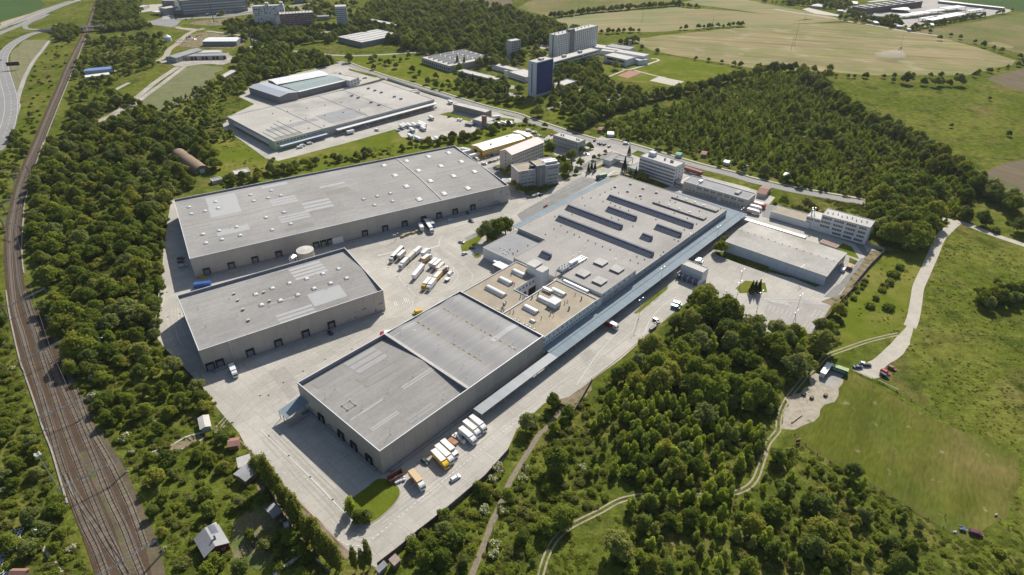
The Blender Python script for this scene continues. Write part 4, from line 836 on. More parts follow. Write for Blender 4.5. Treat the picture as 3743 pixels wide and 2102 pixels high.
for i,(x0,y0,x1,y1) in enumerate(((540,100,830,230),(550,40,700,90))):
    c0=eT(535,110,5.6) if i == 0 else eT(540,45,5.6);c1_=eT(720,200,5.6) if i == 0 else eT(640,80,5.6);c2_=eT(830,120,5.6) if i == 0 else eT(660,45,5.6)
    us=[c0[0],c1_[0],c2_[0]];vs_=[c0[1],c1_[1],c2_[1]]
    mb=MB();mb.box(min(us),max(us),min(vs_),max(vs_),5.1-i*.4,5.35-i*.4);mb.build('shelter_roof',m_cap,rX)
    for a in (min(us)+.3,max(us)-.3):
        for b in (min(vs_)+.3,max(vs_)-.3):mb=MB();mb.box(a-.12,a+.12,b-.12,b+.12,0,5.1-i*.4);mb.build('post',m_metal,rX)
# ---- the long blue canopy along the front of the complex
HCn=5.3
v_out=A_.uv('22',1000,330,HCn)[1];u_s=A_.uv('12',2185,1240,HCn)[0];u_c=A_.uv('22',480,720,HCn)[0];u_e=A_.uv('21',2365,712,HCn)[0]
v_in_g=A_.uv('12',2576,945,HCn)[1] if 0 else None
u_st=A_.uv('22',280,780,HCn)[0]
rN=root(A_,'long_canopy','very long blue grey loading canopy on posts along the front of the complex','canopy')
vi=A_.uv('22',0,970,HCn)[1];mb=MB()
mb.box(u_s,u_c,v_out,-2.9 if vi > -2.9 else vi,HCn-.25,HCn-.05);mb.build('grey_canopy_roof',m_greyroof,rN)
mb=MB();mb.box(u_c+.01,u_e,v_out,v_out*.45,HCn-.25,HCn-.04,0);mb.build('outer_canopy_roof',m_blueroof,rN)
mb=MB();mb.add([(u_c+.01,v_out*.45+.01,HCn-.02),(UR+1,v_out*.45+.01,HCn-.02),(UR+1,.55,HCn+.5),(u_c+.01,.55,HCn+.5),(u_c+.01,v_out*.45+.01,HCn-.3),(UR+1,v_out*.45+.01,HCn-.3),(UR+1,.55,HCn+.1),(u_c+.01,.55,HCn+.1)],[(0,1,2,3),(7,6,5,4),(0,4,5,1),(1,5,6,2),(2,6,7,3),(3,7,4,0)]);mb.build('inner_canopy_roof',m_blueroof,rN)
mb=MB();mb.box(u_s,u_e,v_out-.1,v_out-.01,HCn-.45,HCn);mb.box(u_c,u_e,v_out*.45-.06,v_out*.45,HCn,HCn+.16);mb.build('gutter',m_capd,rN)
pst=shared('cpost',lambda:(lambda b:(b.box(-.15,.15,-.15,.15,0,HCn-.27),b.data('post',m_metal))[1])(MB()))
u=u_s+1
while u < u_e-1:mk('post',pst,rN,(u,v_out+1.2,0));u += 7.5
mb=MB();mb.box(u_c,UR,-4.2,.4,.02,1.1);mb.build('loading_platform',m_wall2,rN)
# north-east and north-west canopies of the hall
uB,vB=A_.uv('21',1655,485,HCn);mb=MB();mb.prism([(UR+.05,v_out*.45+.05),(u_e,v_out*.45+.05),(u_e,.8),(uB,vB),(UR+.05,vB)],HCn-.3,HCn-.06);mb.build('end_canopy_roof',m_blueroof,rN)
un0=A_.uv('21',30,830,4.6)[0];un1=A_.uv('21',985,345,4.6)[0];vn=A_.uv('21',500,570,4.6)[1];
rN2=root(A_,'side_canopy','narrow pale blue canopy along the north west side of the great hall','canopy')
va=A_.uv('21',640,518,4.6)[1];vb=A_.uv('21',600,560,4.6)[1]
mb=MB();mb.box(un0,un1,VT+.2,max(va,VT+3),4.4,4.6);mb.build('canopy_roof',m_blueroof,rN2)
pst2=shared('cpost2',lambda:(lambda b:(b.box(-.12,.12,-.12,.12,0,4.38),b.data('post',m_metal))[1])(MB()))
u=un0+1
while u < un1:mk('post',pst2,rN2,(u,max(va,VT+3)-.6,0));u += 7.5
# ------------------------------------------------------------------ the other buildings
def building(name,label,cat,p0,p1,p2,h,wall=m_greyw,roof=m_flatr,kind='flat',rise=0,par=.35,rows=0,sill=1.0,fl=3.0,nf=0,nr=0,nl=0,ww=1.4,wh=1.4,wrows=None,pane=m_glass,wframe=m_whitew,z0=0,group=None,W=None,capm=m_flatr,ret=False,front=True):
    fr=Frame(p0,p1,p2,h,W);L,Wd=fr.L,fr.W
    r=root(fr,name,label,cat,group);NOTREE.append([tuple(fr.w(*q)) for q in ((-1.5,-1.5),(L+1.5,-1.5),(L+1.5,Wd+1.5),(-1.5,Wd+1.5))])
    mb=MB();mb.box(0,L,0,Wd,z0,h-(par if kind == 'flat' else .02));mb.build('wall',wall,r)
    if kind == 'flat':
        mb=MB();mb.box(.25,L-.25,.25,Wd-.25,h-par,h-par+.04);mb.build('roof',roof,r)
        for i,(a,b,c,d) in enumerate(((-.05,L+.05,-.05,.3),(-.05,L+.05,Wd-.3,Wd+.05),(-.05,.3,.303,Wd-.303),(L-.3,L+.05,.303,Wd-.303))):
            mb=MB();mb.box(a,b,c,d,h-par+.001*i,h+.002*i);mb.build('parapet',capm,r)
    elif kind in ('gable','gablev','arch'):
        along=kind != 'gablev';S,T=(Wd,L) if along else (L,Wd)
        K=8 if kind == 'arch' else 2
        prof=[(-.4+(S+.8)*i/K,h+rise*(math.sin(math.pi*i/K) if kind == 'arch' else 1-abs(2*i/K-1))) for i in range(K+1)]
        mbr=MB();vs=[]
        for t in (-.3,T+.3):
            for y,z in prof:vs.append((t,y,z) if along else (y,t,z))
            for y,z in prof:vs.append((t,y,z+.15) if along else (y,t,z+.15))
        n=K+1;fs=[]
        for i in range(K):fs += [(i,i+1,2*n+i+1,2*n+i),(n+i,3*n+i,3*n+i+1,n+i+1)]
        for o_ in (0,2*n):fs += [(o_+i,o_+n+i,o_+n+i+1,o_+i+1) for i in range(K)]
        fs += [(0,2*n,3*n,n),(K,n+K,3*n+K,2*n+K)]
        mbr.add(vs,fs);mbr.build('roof',roof,r)
        mbg=MB();pr=[(0,h-.03)]+[(min(max(y,0),S),z-.02) for y,z in prof[1:-1]]+[(S,h-.03)]
        for t in (0,T-.2):
            q=[(t,y,z) if along else (y,t,z) for y,z in pr]+[(t+.2,y,z) if along else (y,t+.2,z) for y,z in pr];k=len(pr)
            mbg.add(q,[tuple(range(k))[::-1],tuple(range(k,2*k))]+[(i,i+1,k+i+1,k+i) for i in range(k-1)])
        mbg.build('gable_wall',wall,r)
    elif kind == 'mono':
        mb=MB();mb.add([(-.3,-.3,h),(L+.3,-.3,h),(L+.3,Wd+.3,h+rise),(-.3,Wd+.3,h+rise),(-.3,-.3,h+.2),(L+.3,-.3,h+.2),(L+.3,Wd+.3,h+rise+.2),(-.3,Wd+.3,h+rise+.2)],[(3,2,1,0),(4,5,6,7),(0,1,5,4),(1,2,6,5),(2,3,7,6),(3,0,4,7)]);mb.build('roof',roof,r)
    zs=wrows if wrows else [z0+sill+i*fl for i in range(rows)]
    for z in zs:
        if nf:windows(r,0,0,-1,z,L*.5/nf+.2,L-L*.5/nf-.2,nf,min(ww,L/nf*.8),wh,pane,wframe)
        if nr:windows(r,1,L,1,z,Wd*.5/nr,Wd-Wd*.5/nr,nr,min(ww,Wd/nr*.8),wh,pane,wframe)
        if nl:windows(r,1,0,-1,z,Wd*.5/nl,Wd-Wd*.5/nl,nl,min(ww,Wd/nl*.8),wh,pane,wframe)
    return (r,fr)
def rbox(r,nm,a,b,c,d,e,f,mat):
    mb=MB();mb.box(a,b,c,d,e,f);return mb.build(nm,mat,r)
def rooftop(r,fr,h,n,seed,mat=m_greyw,s=(.8,1.6)):
    q=random.Random(seed)
    for i in range(n):
        u,v=q.uniform(2,fr.L-2),q.uniform(1.5,max(1.6,fr.W-1.5));a=q.uniform(*s)/2;rbox(r,'roof_vent',u-a,u+a,v-a,v+a,h-.4,h+q.uniform(.5,1.2),mat)
# office building by the warehouse (three volumes = one thing)
frO=Frame(('b',1098,805),('b',1735,700),('b',1240,655),15.2)
rO=root(frO,'office_block','five storey grey office block with dark stair tower and rooftop chillers beside the long warehouse','office building')
LO=frO.L;WO=min(frO.W,17);a=frO.onv('b',1370,900,0)[0];b=frO.onv('b',1503,900,0)[0]
rbox(rO,'left_wing_wall',0,a,0,WO,0,14.9,m_greyw);rbox(rO,'stair_tower',a+.01,b,-1.1,WO*.7,0,17.6,m_greyw2);rbox(rO,'right_wing_wall',b+.01,LO,-.3,WO,0,16.1,m_greyw)
rbox(rO,'roof',.3,a-.1,.3,WO-.3,14.9,14.95,m_tan);rbox(rO,'roof',b+.3,LO-.3,.1,WO-.3,16.1,16.15,m_flatr);rbox(rO,'roof',a+.3,b-.2,-.8,WO*.7-.3,17.6,17.65,m_tan)
for (x0,x1,y0,y1,z) in ((-.1,a,-.1,.25,15.3),(-.1,a,WO-.25,WO+.1,15.3),(-.1,.25,.26,WO-.26,15.3),(b+.02,LO+.1,-.4,-.05,16.5),(b+.02,LO+.1,WO-.25,WO+.1,16.5),(LO-.25,LO+.1,-.04,WO-.26,16.5),(a-.05,b+.05,-1.2,-.9,18),(a-.05,a+.25,-.89,WO*.7,18),(b-.25,b+.05,-.89,WO*.7,18)):rbox(rO,'parapet',x0,x1,y0,y1,z-.4,z,m_cap)
for z in (1.2,4.1,7.0,9.9,12.4):windows(rO,0,0,-1,z,3,a-2,11,1.1,1.5,m_glass2 if z > 5 else m_glass,m_whitew,group_of=5)
for z in (1.5,4.4,7.3,10.2,13.0):windows(rO,0,-.3,-1,z,b+3,LO-2,12,1.1,1.4,m_glass if z != 10.2 else m_glass2,m_whitew,group_of=4)
for z in (1,4,7,10,13):windows(rO,0,-1.1,-1,z,(a+b)/2,(a+b)/2,1,1.3,2.2,m_glass2)
for i in range(2):rbox(rO,'rooftop_chiller',b+1+i*.3,b+12,2.5+i*3.2,4.5+i*3.2,16.5,18,m_metal)
rbox(rO,'roof_plant',a-3.5,a-.3,2,5,14.96,17,m_dark)
mb=MB()
for i in range(4):mb.box(3+i*.95,3+i*.95+.7,-.14,-.02,14.1,14.75)
mb.build('red_wall_sign',pc('red'),rO)
rR,fR=building('dormitory_block','long four storey block with faded pink gable roof behind the grey office','apartment block',('b',990,545),('b',1492,345),('b',815,475),14.5,m_creamw,m_pinkr,'gable',2.8,nf=16,nl=0,wrows=[1.2,4.2,7.2,10.2,12.9],ww=1.4,wh=1.5,pane=m_glass)
for z in (1.4,4.4,7.4,10.4,13):windows(rR,1,0,-1,z,fR.W*.5,0,1,1.3,1.6)
rb,fb=building('apartment_block','small three storey block with pale flat roof between the yellow hall and the road','apartment block',('b',1640,225),('b',2035,345),('b',2150,295),10.5,m_greyw,m_flatr,nf=12,nr=2,wrows=[1.2,4.4,7.6],ww=1.3,wh=1.3)
for u in (5,7.5,fb.L*.8,fb.L*.88):rbox(rb,'chimney',u,u+1,fb.W*.4,fb.W*.4+.8,10.1,11.6,m_greyw)
rY,fY=building('yellow_hall','yellow logistics hall with bright white low gable roof','warehouse',('b',540,475),('b',1228,275),('b',340,398),6.5,m_yellow,m_whiter,'gable',1.6)
for i in range(14):rbox(rY,'loading_door',3+i*fY.L/15,3+i*fY.L/15+2.4,-.12,-.02,.6,3.4,m_greyw)
rbox(rY,'eaves_band',0,fY.L,-.6,-.13,4.1,4.4,m_cap);rbox(rY,'gate',-.12,-.02,2,6,0,4.6,m_dark);rbox(rY,'gate',-.12,-.02,fY.W-8,fY.W-4,0,4.6,m_dark)
for u,v in ((fY.L*.25,fY.W*.3),(fY.L*.7,fY.W*.62)):rbox(rY,'roof_vent',u-.5,u+.5,v-.5,v+.5,7,8.6,m_capd)
building('yellow_annex','short taller annex with pale roof at the far end of the yellow hall','warehouse',('b',1235,262),('b',1312,236),('b',1030,175),7.6,m_yellow,m_whiter,'gable',1)
# office tower NE of hall and its neighbours
rE,fE=building('office_building','white five storey office building with strip windows behind the great hall','office building',('21',1300,133),('21',1655,245),('21',1757,203),15.6,m_whitew,m_flatr,nf=22,nr=3,wrows=[1.2,3.7,6.4,9.1,11.9,13.9][:5]+[],ww=1.2,wh=1.45,capm=m_capd)
rbox(rE,'roof_cabin',4,9,fE.W*.45,fE.W*.8,15.3,18.3,m_whitew);[rbox(rE,'roof_vent',fE.L*t,fE.L*t+1.2,fE.W*.5,fE.W*.5+1.2,15.3,17,m_greyw) for t in (.55,.72,.76)]
rI,fI=building('workshop_building','low two storey workshop with white edged grey green roof beside the office building','workshop',('21',1735,385),('21',2370,570),('21',2457,508),7.6,m_creamw,m_greyr,capm=m_whitew,par=.5)
for i in range(7):windows(rI,0,0,-1,4.6,fI.L*.22+i*fI.L*.107+.8,fI.L*.22+i*fI.L*.107+3.6,3,1.2,1.5);rbox(rI,'pilaster',fI.L*.22+i*fI.L*.107-1.1,fI.L*.22+i*fI.L*.107-.5,-.15,-.02,4.2,6.9,m_whitew)
windows(rI,0,0,-1,1.2,3,fI.L-3,16,1,1);windows(rI,1,fI.L,1,4.6,2,fI.W-2,4,1.2,1.4);rbox(rI,'door',fI.L*.56,fI.L*.56+2,-.1,-.02,0,3,m_whitew)
rbox(rI,'roof_cabin',fI.L*.18,fI.L*.22,fI.W*.4,fI.W*.65,7.2,8.6,m_whiter);rbox(rI,'roof_cabin',fI.L*.76,fI.L*.82,fI.W*.3,fI.W*.75,7.2,8.4,m_greyw);rbox(rI,'roof_divider',fI.L*.2,fI.L*.2+.5,.35,fI.W*.95,7.2,7.7,m_whitew)
building('link_building','small flat link between the office building and the workshop','annex',('21',1655,385),('21',1725,410),('21',1800,335),4.2,m_greyw,m_flatr,nf=6,wrows=[1.5],ww=.9,wh=1.2)
building('gatehouse','low grey gatehouse at the works entrance','gatehouse',('21',932,165),('21',1005,185),('21',1075,108),4.6,m_whitew,m_greyr)
rg,fg=building('gate_canopy','flat entrance canopy with raised rim beside the gatehouse','canopy',('21',1032,158),('21',1185,193),('21',1250,155),4.8,m_greyw,m_greyr,z0=3.9,par=.5)
for u in (.6,fg.L-.6):
    for v in (.6,fg.W-.6):rbox(rg,'column',u-.25,u+.25,v-.25,v+.25,0,3.88,m_greyw)
building('porter_lodge','low grey roofed reception wing left of the office building','annex',('21',1175,238),('21',1295,285),('21',1300,190),4.2,m_whitew,m_greyr,nf=6,wrows=[1.2])
building('brown_kiosk','small kiosk with brown tiled hip roof by the road','kiosk',('21',2460,500),('21',2545,520),('21',2560,440),3.2,m_greyw,m_redr,'gable',1.4)
# garage with four bays in the yard
rG,fG=building('bay_garage','small white block with four open storage bays in the right yard','garage',('21',1715,1205),('21',1925,1290),('21',1985,1248),8.2,m_whitew,m_flatr)
for i in range(5):rbox(rG,'bay_wall',i*fG.L/4-.12,i*fG.L/4+.12,-4.2,-.02,0,3.6,m_whitew)
for i in range(4):
    mb=MB();c0=i*fG.L/4+.5
    for j in range(3):mb.box(c0,c0+fG.L/4-1,-4,-1,.3+j*1.0,.42+j*1.0);mb.box(c0+.3+j*.9,c0+1+j*.9,-3.5,-1.5,.45,1.2+j*.3)
    mb.build('storage_rack',m_capd,rG)
rbox(rG,'back_band',0,fG.L,-.1,-.02,3.8,5.2,m_palebluew)
# right hall with ribbed white wall
rH,fH=building('white_hall','white panelled hall with stained grey low gable roof in the right yard','hall',('21',2148,985),('31',620,1330),('31',850,1110),6.8,m_greyw,M('stained light roof',(.40,.38,.34),n1=.06,a1=.12,n2=.5,a2=.1,c2=[((.27,.25,.21),.035,(.48,.68))]),'gable',1.5)
n=11
for j in range(2):
    for i in range(n):rbox(rH,'wall_panel',i*fH.L/n+.1,(i+1)*fH.L/n-.1,-.14,-.02,.3+j*3.2,3.3+j*3.2,m_palebluew)
for i in range(8):rbox(rH,'window',fH.L+.02,fH.L+.1,1+i*fH.W/8.2,3+i*fH.W/8.2,1.5,5.5,m_glass)
q=random.Random(5)
for i in range(14):rbox(rH,'ridge_vent',(i+.5)*fH.L/14-.3,(i+.5)*fH.L/14+.3,fH.W/2-.3,fH.W/2+.3,8,8.7,m_capd)
# right office (terraced) 
rP,fP=building('terraced_office','white four storey office with stepped terraces and strip windows at the right yard edge','office building',('31',578,715),('31',1055,845),('31',1110,778),12.8,m_whitew,m_flatr,nf=0)
for z,n,pn in ((1.3,14,m_glass),(4.2,18,m_glass),(7.1,18,m_glass),(10.1,18,m_glass)):windows(rP,0,0,-1,z,fP.L*(.33 if z < 2 else .04),fP.L-2.5,n,1.25,1.5,pn,group_of=4)
sc_=fP.L
rbox(rP,'lower_terrace_wall',-sc_*.30,-.02,.5,fP.W-1,0,8.6,m_whitew);rbox(rP,'terrace_roof',-sc_*.30+.3,-.3,.8,fP.W-1.3,8.6,8.66,m_flatr);windows(rP,0,.5,-1,6.3,-sc_*.28,-1,8,1.25,1.4,group_of=4)
for a,b in ((-sc_*.27,fP.W*.5),(-sc_*.22,fP.W*.6),(-sc_*.24,fP.W*.3)):
    mb=MB();mb.cyl(a,b,8.66,12,.25,6);mb.cyl(a,b,12,12.9,.6,8,0,.5);mb.build('roof_chimney',m_metal,rP)
for i in range(9):rbox(rP,'roof_vent',2+i*sc_/10,2.5+i*sc_/10,fP.W*.35+(i % 3),fP.W*.35+(i % 3)+.5,12.4,13.6,m_capd)
building('low_annex','long low white annex with tan roof left of the terraced office','annex',('31',68,685),('31',455,795),('31',150,625),5.0,m_whitew,m_tan)
building('brown_shed','low flat shed with rusty brown roof behind the white hall','shed',('31',552,985),('31',715,1045),('31',590,963),2.8,m_greyw,M('rusty roof',(.30,.18,.12),n1=.4,a1=.2),par=.1)
rw,fw_=building('pipe_gallery','long white covered gallery running along the back of the white hall','gallery',('31',-300,735),('31',405,950),('31',-280,715),3.6,m_greyw,m_whiter,par=.1)
# ---- school campus
rD,fD=building('tall_dormitory','white eleven storey slab block with regular windows and dark central stairwell','apartment block',('20',480,350),('20',885,252),('20',403,335),31,m_whitew,m_flatr)
mid0,mid1=fD.onv('20',600,420,0)[0],fD.onv('20',648,420,0)[0]
for i in range(11):
    z=1.5+i*2.65;windows(rD,0,0,-1,z,2.5,mid0-2,7,1.6,1.5,m_glass);windows(rD,0,0,-1,z,mid1+2.2,fD.L-2,12,1.6,1.5,m_glass)
rbox(rD,'stairwell',mid0,mid1,-.3,4,0,31.4,m_greyw2);rbox(rD,'lift_house',mid0,mid1,0,6,31.4,34,m_greyw2);rbox(rD,'end_window_strip',-.12,-.02,fD.W*.42,fD.W*.58,2,30,m_greyw2)
for i in range(10):rbox(rD,'roof_vent',3+i*fD.L/11,4+i*fD.L/11,fD.W*.5,fD.W*.5+1,30.7,32,m_capd)
rU,fU=building('blue_tower','pale eleven storey tower with a deep blue window facade','tower block',('20',275,620),('20',443,577),('20',183,603),37,m_palebluew,m_flatr)
rbox(rU,'blue_facade',.8,fU.L-.8,-.25,-.02,3.3,36,m_bluew)
for i in range(12):windows(rU,0,-.25,-1,4+i*2.7,2,fU.L-2,14,1.1,1.3,m_glass,m_bluew)
rbox(rU,'end_window_strip',-.15,-.02,fU.W*.45,fU.W*.6,4,35,m_greyw2);
for i in range(11):rbox(rU,'end_window',-.2,-.16,fU.W*.47,fU.W*.58,4.8+i*2.75,6.3+i*2.75,m_glass)
rbox(rU,'lift_house',fU.L*.4,fU.L*.6,fU.W*.3,fU.W*.7,36.6,38.5,m_flatr)
rV,fV=building('teaching_block','long three storey teaching block with ribbon windows behind the blue tower','school building',('20',450,612),('20',900,490),('20',830,468),11.5,m_whitew,m_flatr)
for z in (1.4,5,8.4):rbox(rV,'ribbon_window',1,fV.L*.62,-.1,-.02,z,z+1.6,m_glass);rbox(rV,'ribbon_window',fV.L*.64,fV.L-1,-.1,-.02,z,z+1.6,m_glass)
for t in (.28,.63):rbox(rV,'lift_house',fV.L*t,fV.L*t+5,fV.W*.4,fV.W*.7,11.1,13.6,m_greyw)
building('canteen','low flat roofed canteen linking the dormitory and the gymnasium','school building',('20',905,500),('20',1040,515),('20',1090,478),5,m_whitew,m_flatr)
building('link_corridor','pale flat corridor roof beside the tall dormitory','school building',('20',815,462),('20',1100,500),('20',905,440),5.4,m_whitew,m_flatr,nf=10,wrows=[1.5],ww=3)
building('boiler_house','dark flat roofed boiler house at the back of the campus','boiler house',('20',960,455),('20',1190,490),('20',1000,428),6,m_whitew,m_greyr)
rbox(thing('boiler_chimney','short dark chimney beside the boiler house','chimney',P('20',1195,487)),'chimney_shaft',-2,2,-2,2,0,12,m_greyw2)
rg1,fg1=building('gymnasium','white gymnasium with dark glazed front by the red court','school building',('20',943,545),('20',1165,592),('20',1235,560),8.5,m_whitew,m_flatr)
rbox(rg1,'ribbon_window',fg1.L*.15,fg1.L*.92,-.1,-.02,3.8,6.6,m_glass);rbox(rg1,'ribbon_window',fg1.L*.15,fg1.L*.92,-.1,-.02,.8,1.8,m_glass)
building('sports_hall','large windowless white sports hall at the edge of the school lawn','school building',('20',1050,510),('20',1340,558),('20',1405,537),9,m_whitew,m_flatr)
building('changing_rooms','low white block between gymnasium and sports hall','school building',('20',1228,575),('20',1290,600),('20',1335,570),6,m_whitew,m_flatr)
ro,fo=building('campus_office','two storey white office with shaded front behind the poplars','office building',('20',530,850),('20',672,800),('20',590,775),7.5,m_whitew,m_flatr,nf=6,wrows=[1,4.5],ww=2,wh=1.6,par=.6)
building('low_school_wing','white flat roofed school wing with roof light well left of the blue tower','school building',('20',0,710),('20',165,765),('20',180,690),6,m_whitew,m_flatr,nf=8,wrows=[1.5,4],ww=2)
building('low_school_wing','flat white school wing reaching behind the slender pylon wall','school building',('10',2350,640),('10',2576,700),('20',100,680),5.5,m_whitew,m_flatr)
rbox(thing('pylon_wall','slender white free standing wall slab between two school wings','wall',P('10',2495,822)),'slab',-2.2,2.2,-.6,.6,0,14,m_whitew)
building('grey_tower_block','slim grey eight storey block with balconies behind the campus trees','tower block',('20',25,408),('20',118,392),('10',2487,397),24,m_greyw,m_flatr,nf=4,wrows=[1.5+2.8*i for i in range(8)],ww=2.6,wh=1.5)
rw3,fw3=building('school_block','long white two storey block with ribbon windows among garden trees','school building',('10',2010,700),('10',2385,790),('10',2412,762),7.8,m_whitew,m_flatr,W=11)
for z in (1.3,4.8):rbox(rw3,'ribbon_window',1,fw3.L-1,-.1,-.02,z,z+1.5,m_glass);
windows(rw3,0,-.1,-1,1.2,2,fw3.L-2,20,.2,1.6,m_whitew)
rs3,fs3=building('sawtooth_workshop','flat workshop with five rows of glazed saw tooth roof lights','workshop',('10',1655,568),('10',1935,655),('10',2035,478),7.2,m_greyw,m_flatr,nf=14,wrows=[1.5],ww=2.6,wh=3)
for i in range(5):
    u=fs3.L*(.12+.17*i)
    for j in range(3):
        mb=MB();mb.extr([(0,7),(3.2,7),(1.2,9)],fs3.W*(.08+.3*j),fs3.W*(.08+.3*j+.26));mb.build('sawtooth_light',m_greyw,rs3,(u,0,0))
# ---- postal depot
rQ,fQ=building('postal_depot','large flat roofed depot with long white canopy and yellow dock doors','depot',('10',195,1402),('10',1782,984),('10',1328,790),8.2,m_greyw,M('patchy depot roof',(.40,.38,.34),n1=.05,a1=.12,n2=.4,a2=.08,c2=[((.29,.28,.26),.018,(.5,.6))]))
uf=fQ.uv('10',690,1270,8.2)[0]
rbox(rQ,'green_front',-.02,uf*.62,-.14,-.02,0,8,m_greenw);windows(rQ,0,-.14,-1,5,3,uf*.58,9,2.4,1.6);windows(rQ,0,0,-1,5,uf*.66,uf*.97,8,1.4,1.6)
rbox(rQ,'green_side',-.14,-.02,0,fQ.W*.12,0,8,m_greenw)
for j,(z0_,z1_,mt) in enumerate(((.2,2.4,m_brick),(2.5,5.6,m_whitew),(5.7,7.9,m_greyw))):rbox(rQ,'side_cladding_band',-.14,-.02,fQ.W*.12+.1,fQ.W*.85,z0_,z1_,mt)
uc=fQ.uv('10',800,1250,8.2)[0]
rbox(rQ,'canopy_roof',uc,fQ.L,-6,-.02,5,5.3,m_whiter);rbox(rQ,'canopy_roof',3,uf,-5,-.15,3.8,4.1,m_palebluew);rbox(rQ,'loading_ramp',uc,fQ.L,-4,-.02,.05,1.2,m_yard2)
for x,y in ((1470,1110),(1512,1095),(1555,1085),(1597,1073),(1637,1062),(1718,1040)):
    u,z=fQ.onv('10',x,y,0);rbox(rQ,'yellow_dock_door',u-1.4,u+1.4,-.15,-.02,1.2,4.6,m_yellow)
for i in range(12):rbox(rQ,'post',uc+3+i*(fQ.L-uc-6)/11,uc+3.3+i*(fQ.L-uc-6)/11,-5.8,-5.5,0,5,m_metal)
for x,y in ((1130,878),(1195,898),(1258,918),(965,950),(1028,970),(1387,960),(1453,982),(1157,1015),(1235,1042)):
    u,v=fQ.uv('10',x,y,8.2);rbox(rQ,'roof_unit',u-1.3,u+1.3,v-1,v+1,7.85,9.2,m_capd)
for (x0,y0,x1,y1,mt) in ((100,1290,640,1190,m_greyr),(600,1150,1120,1130,m_greyr)):
    u0,v0=fQ.uv('10',x0,y0,8);u1,v1=fQ.uv('10',x1,y1,8)
    rbox(rQ,'roof_patch',min(u0,u1),max(u0,u1),min(v0,v1),max(v0,v1),7.9,7.92,mt)
for x in (180,330,520,700,860):
    for y in (0,60,120):
        u,v=fQ.uv('10',x*1.0+y*3,1010+y*1.2+(900-x)*.16,8.2);
        if 2 < u < fQ.L-2 and 2 < v < fQ.W-2:rbox(rQ,'roof_vent',u-.4,u+.4,v-.4,v+.4,7.85,8.6,m_capd)
for t in (.27,.55,.72):rbox(rQ,'roof_seam',fQ.L*t,fQ.L*t+.6,.5,fQ.W-.5,7.88,8.1,m_greyr)
uN0=fQ.uv('10',240,1350,8)[0];rbox(rQ,'dark_roof_area',3,uf*.6,2,9,7.9,7.94,m_patchd);
for i in range(5):rbox(rQ,'roof_duct',4+i*6,4.5+i*6,4,30+i*5,7.9,8.15,m_greyr)
rZ,fZ=building('grey_gable_hall','dark grey hall with low ridged metal roof left of the depot','hall',('10',247,962),('10',432,914),('10',0,850),7.5,m_greyw2,M('blue grey sheet roof',(.34,.36,.40),rough=.5,n1=.2,a1=.06,stretch=(.1,1,1),rot=0),'gablev',1.6)
rZ1,fZ1=building('glasshouse_hall','long hall with a wide green glass roof between pale metal strips','hall',('10',440,915),('10',915,800),('10',250,850),6.2,m_greyw2,M('dusty green roof glass',(.26,.32,.29),rough=.3,n1=.4,a1=.2,n2=1.5,a2=.2),'gable',1.2)
rbox(rZ1,'eaves_strip',0,fZ1.L,-.5,2.8,6.45,6.7,m_whiter)
building('long_metal_hall','long hall with shiny pale metal roof behind the glasshouse hall','hall',('10',225,838),('10',740,742),('10',700,690),7.2,m_greyw2,m_whiter,'gable',1.2)
building('depot_office','two storey white office with flat roof at the depot entrance','office building',('10',945,800),('10',1038,768),('10',860,697),7.2,m_whitew,m_flatr,nf=3,nr=0,wrows=[1.5,4.6],ww=2)
building('white_link','low brown walled link beside the depot office','annex',('10',800,735),('10',860,720),('10',870,700),5.5,m_brick,m_flatr)
building('brown_office','long low two storey brown block at the lorry park edge','office building',('10',1968,1032),('10',2290,1112),('10',2355,1090),6.8,M('brown grey wall',(.24,.20,.17),n1=.3,a1=.1),m_flatr,nf=18,wrows=[1.2,4.3],ww=1.6,wh=1.3)
rbk,fbk=building('brick_stack_house','small concrete block with square brick stair tower by the lorry park','boiler house',('10',2160,1178),('10',2288,1215),('10',2300,1150),5.0,m_greyw,m_flatr)
u,v=fbk.uv('10',2275,1140,9);rbox(rbk,'brick_tower',fbk.L-4.5,fbk.L-1,-.1,3.4,0,10.5,m_brick);rbox(rbk,'right_wing',fbk.L+.02,fbk.L+9,1,8,0,4.6,m_creamw)
building('dark_shed','small dark flat shed beside the two white cars in the lorry park','shed',('10',2085,1222),('10',2155,1232),('10',2165,1212),2.4,m_greyw2,m_greyr,par=.1)
# ---- scattered buildings upper left
building('scrapyard_shed','long scrapyard shed with pale metal roof','shed',('00',2005,412),('00',2340,410),('00',2355,370),6,m_greyw2,m_whiter,'gable',1)
rb1,_=building('garage_row','long low garage row with dark red doors facing the old concrete yard','garage',('00',1805,557),('00',2238,548),('00',2258,522),5,m_creamw,m_greyr)
for i in range(12):
    if i % 3 != 1:rbox(rb1,'garage_door',_.L*(i+.15)/12,_.L*(i+.85)/12,-.12,-.02,0,3.8,M('dark red door',(.10,.03,.03)) if i == 0 else bpy.data.materials['dark red door'])
building('garage_row','narrow grey garage row just behind the red doored garages','garage',('00',1838,525),('00',2165,518),('00',2183,492),5,m_palebluew,m_flatr)
building('old_workshop','weathered two storey workshop with ridged roof left of the garage row','workshop',('00',1640,566),('00',1742,576),('00',1830,478),6,m_greyw,m_greyr,'gablev',1.6,nf=4,nr=6,wrows=[1.5,4],ww=2)
building('blue_roof_shed','long narrow shed with blue metal roof in the scrub','shed',('00',832,708),('00',1125,682),('00',1122,662),4,m_palebluew,M('blue sheet roof',(.14,.22,.42),rough=.5),'mono',.5)
building('white_roof_shed','long narrow shed with white roof below the blue roofed one','shed',('00',848,768),('00',1085,738),('00',1078,722),3.5,m_greyw,m_whiter,'mono',.4)
building('bunker_hut','small flat concrete hut on posts in the meadow','hut',('00',2155,766),('00',2222,768),('00',2283,690),4,m_concdark,m_flatr)
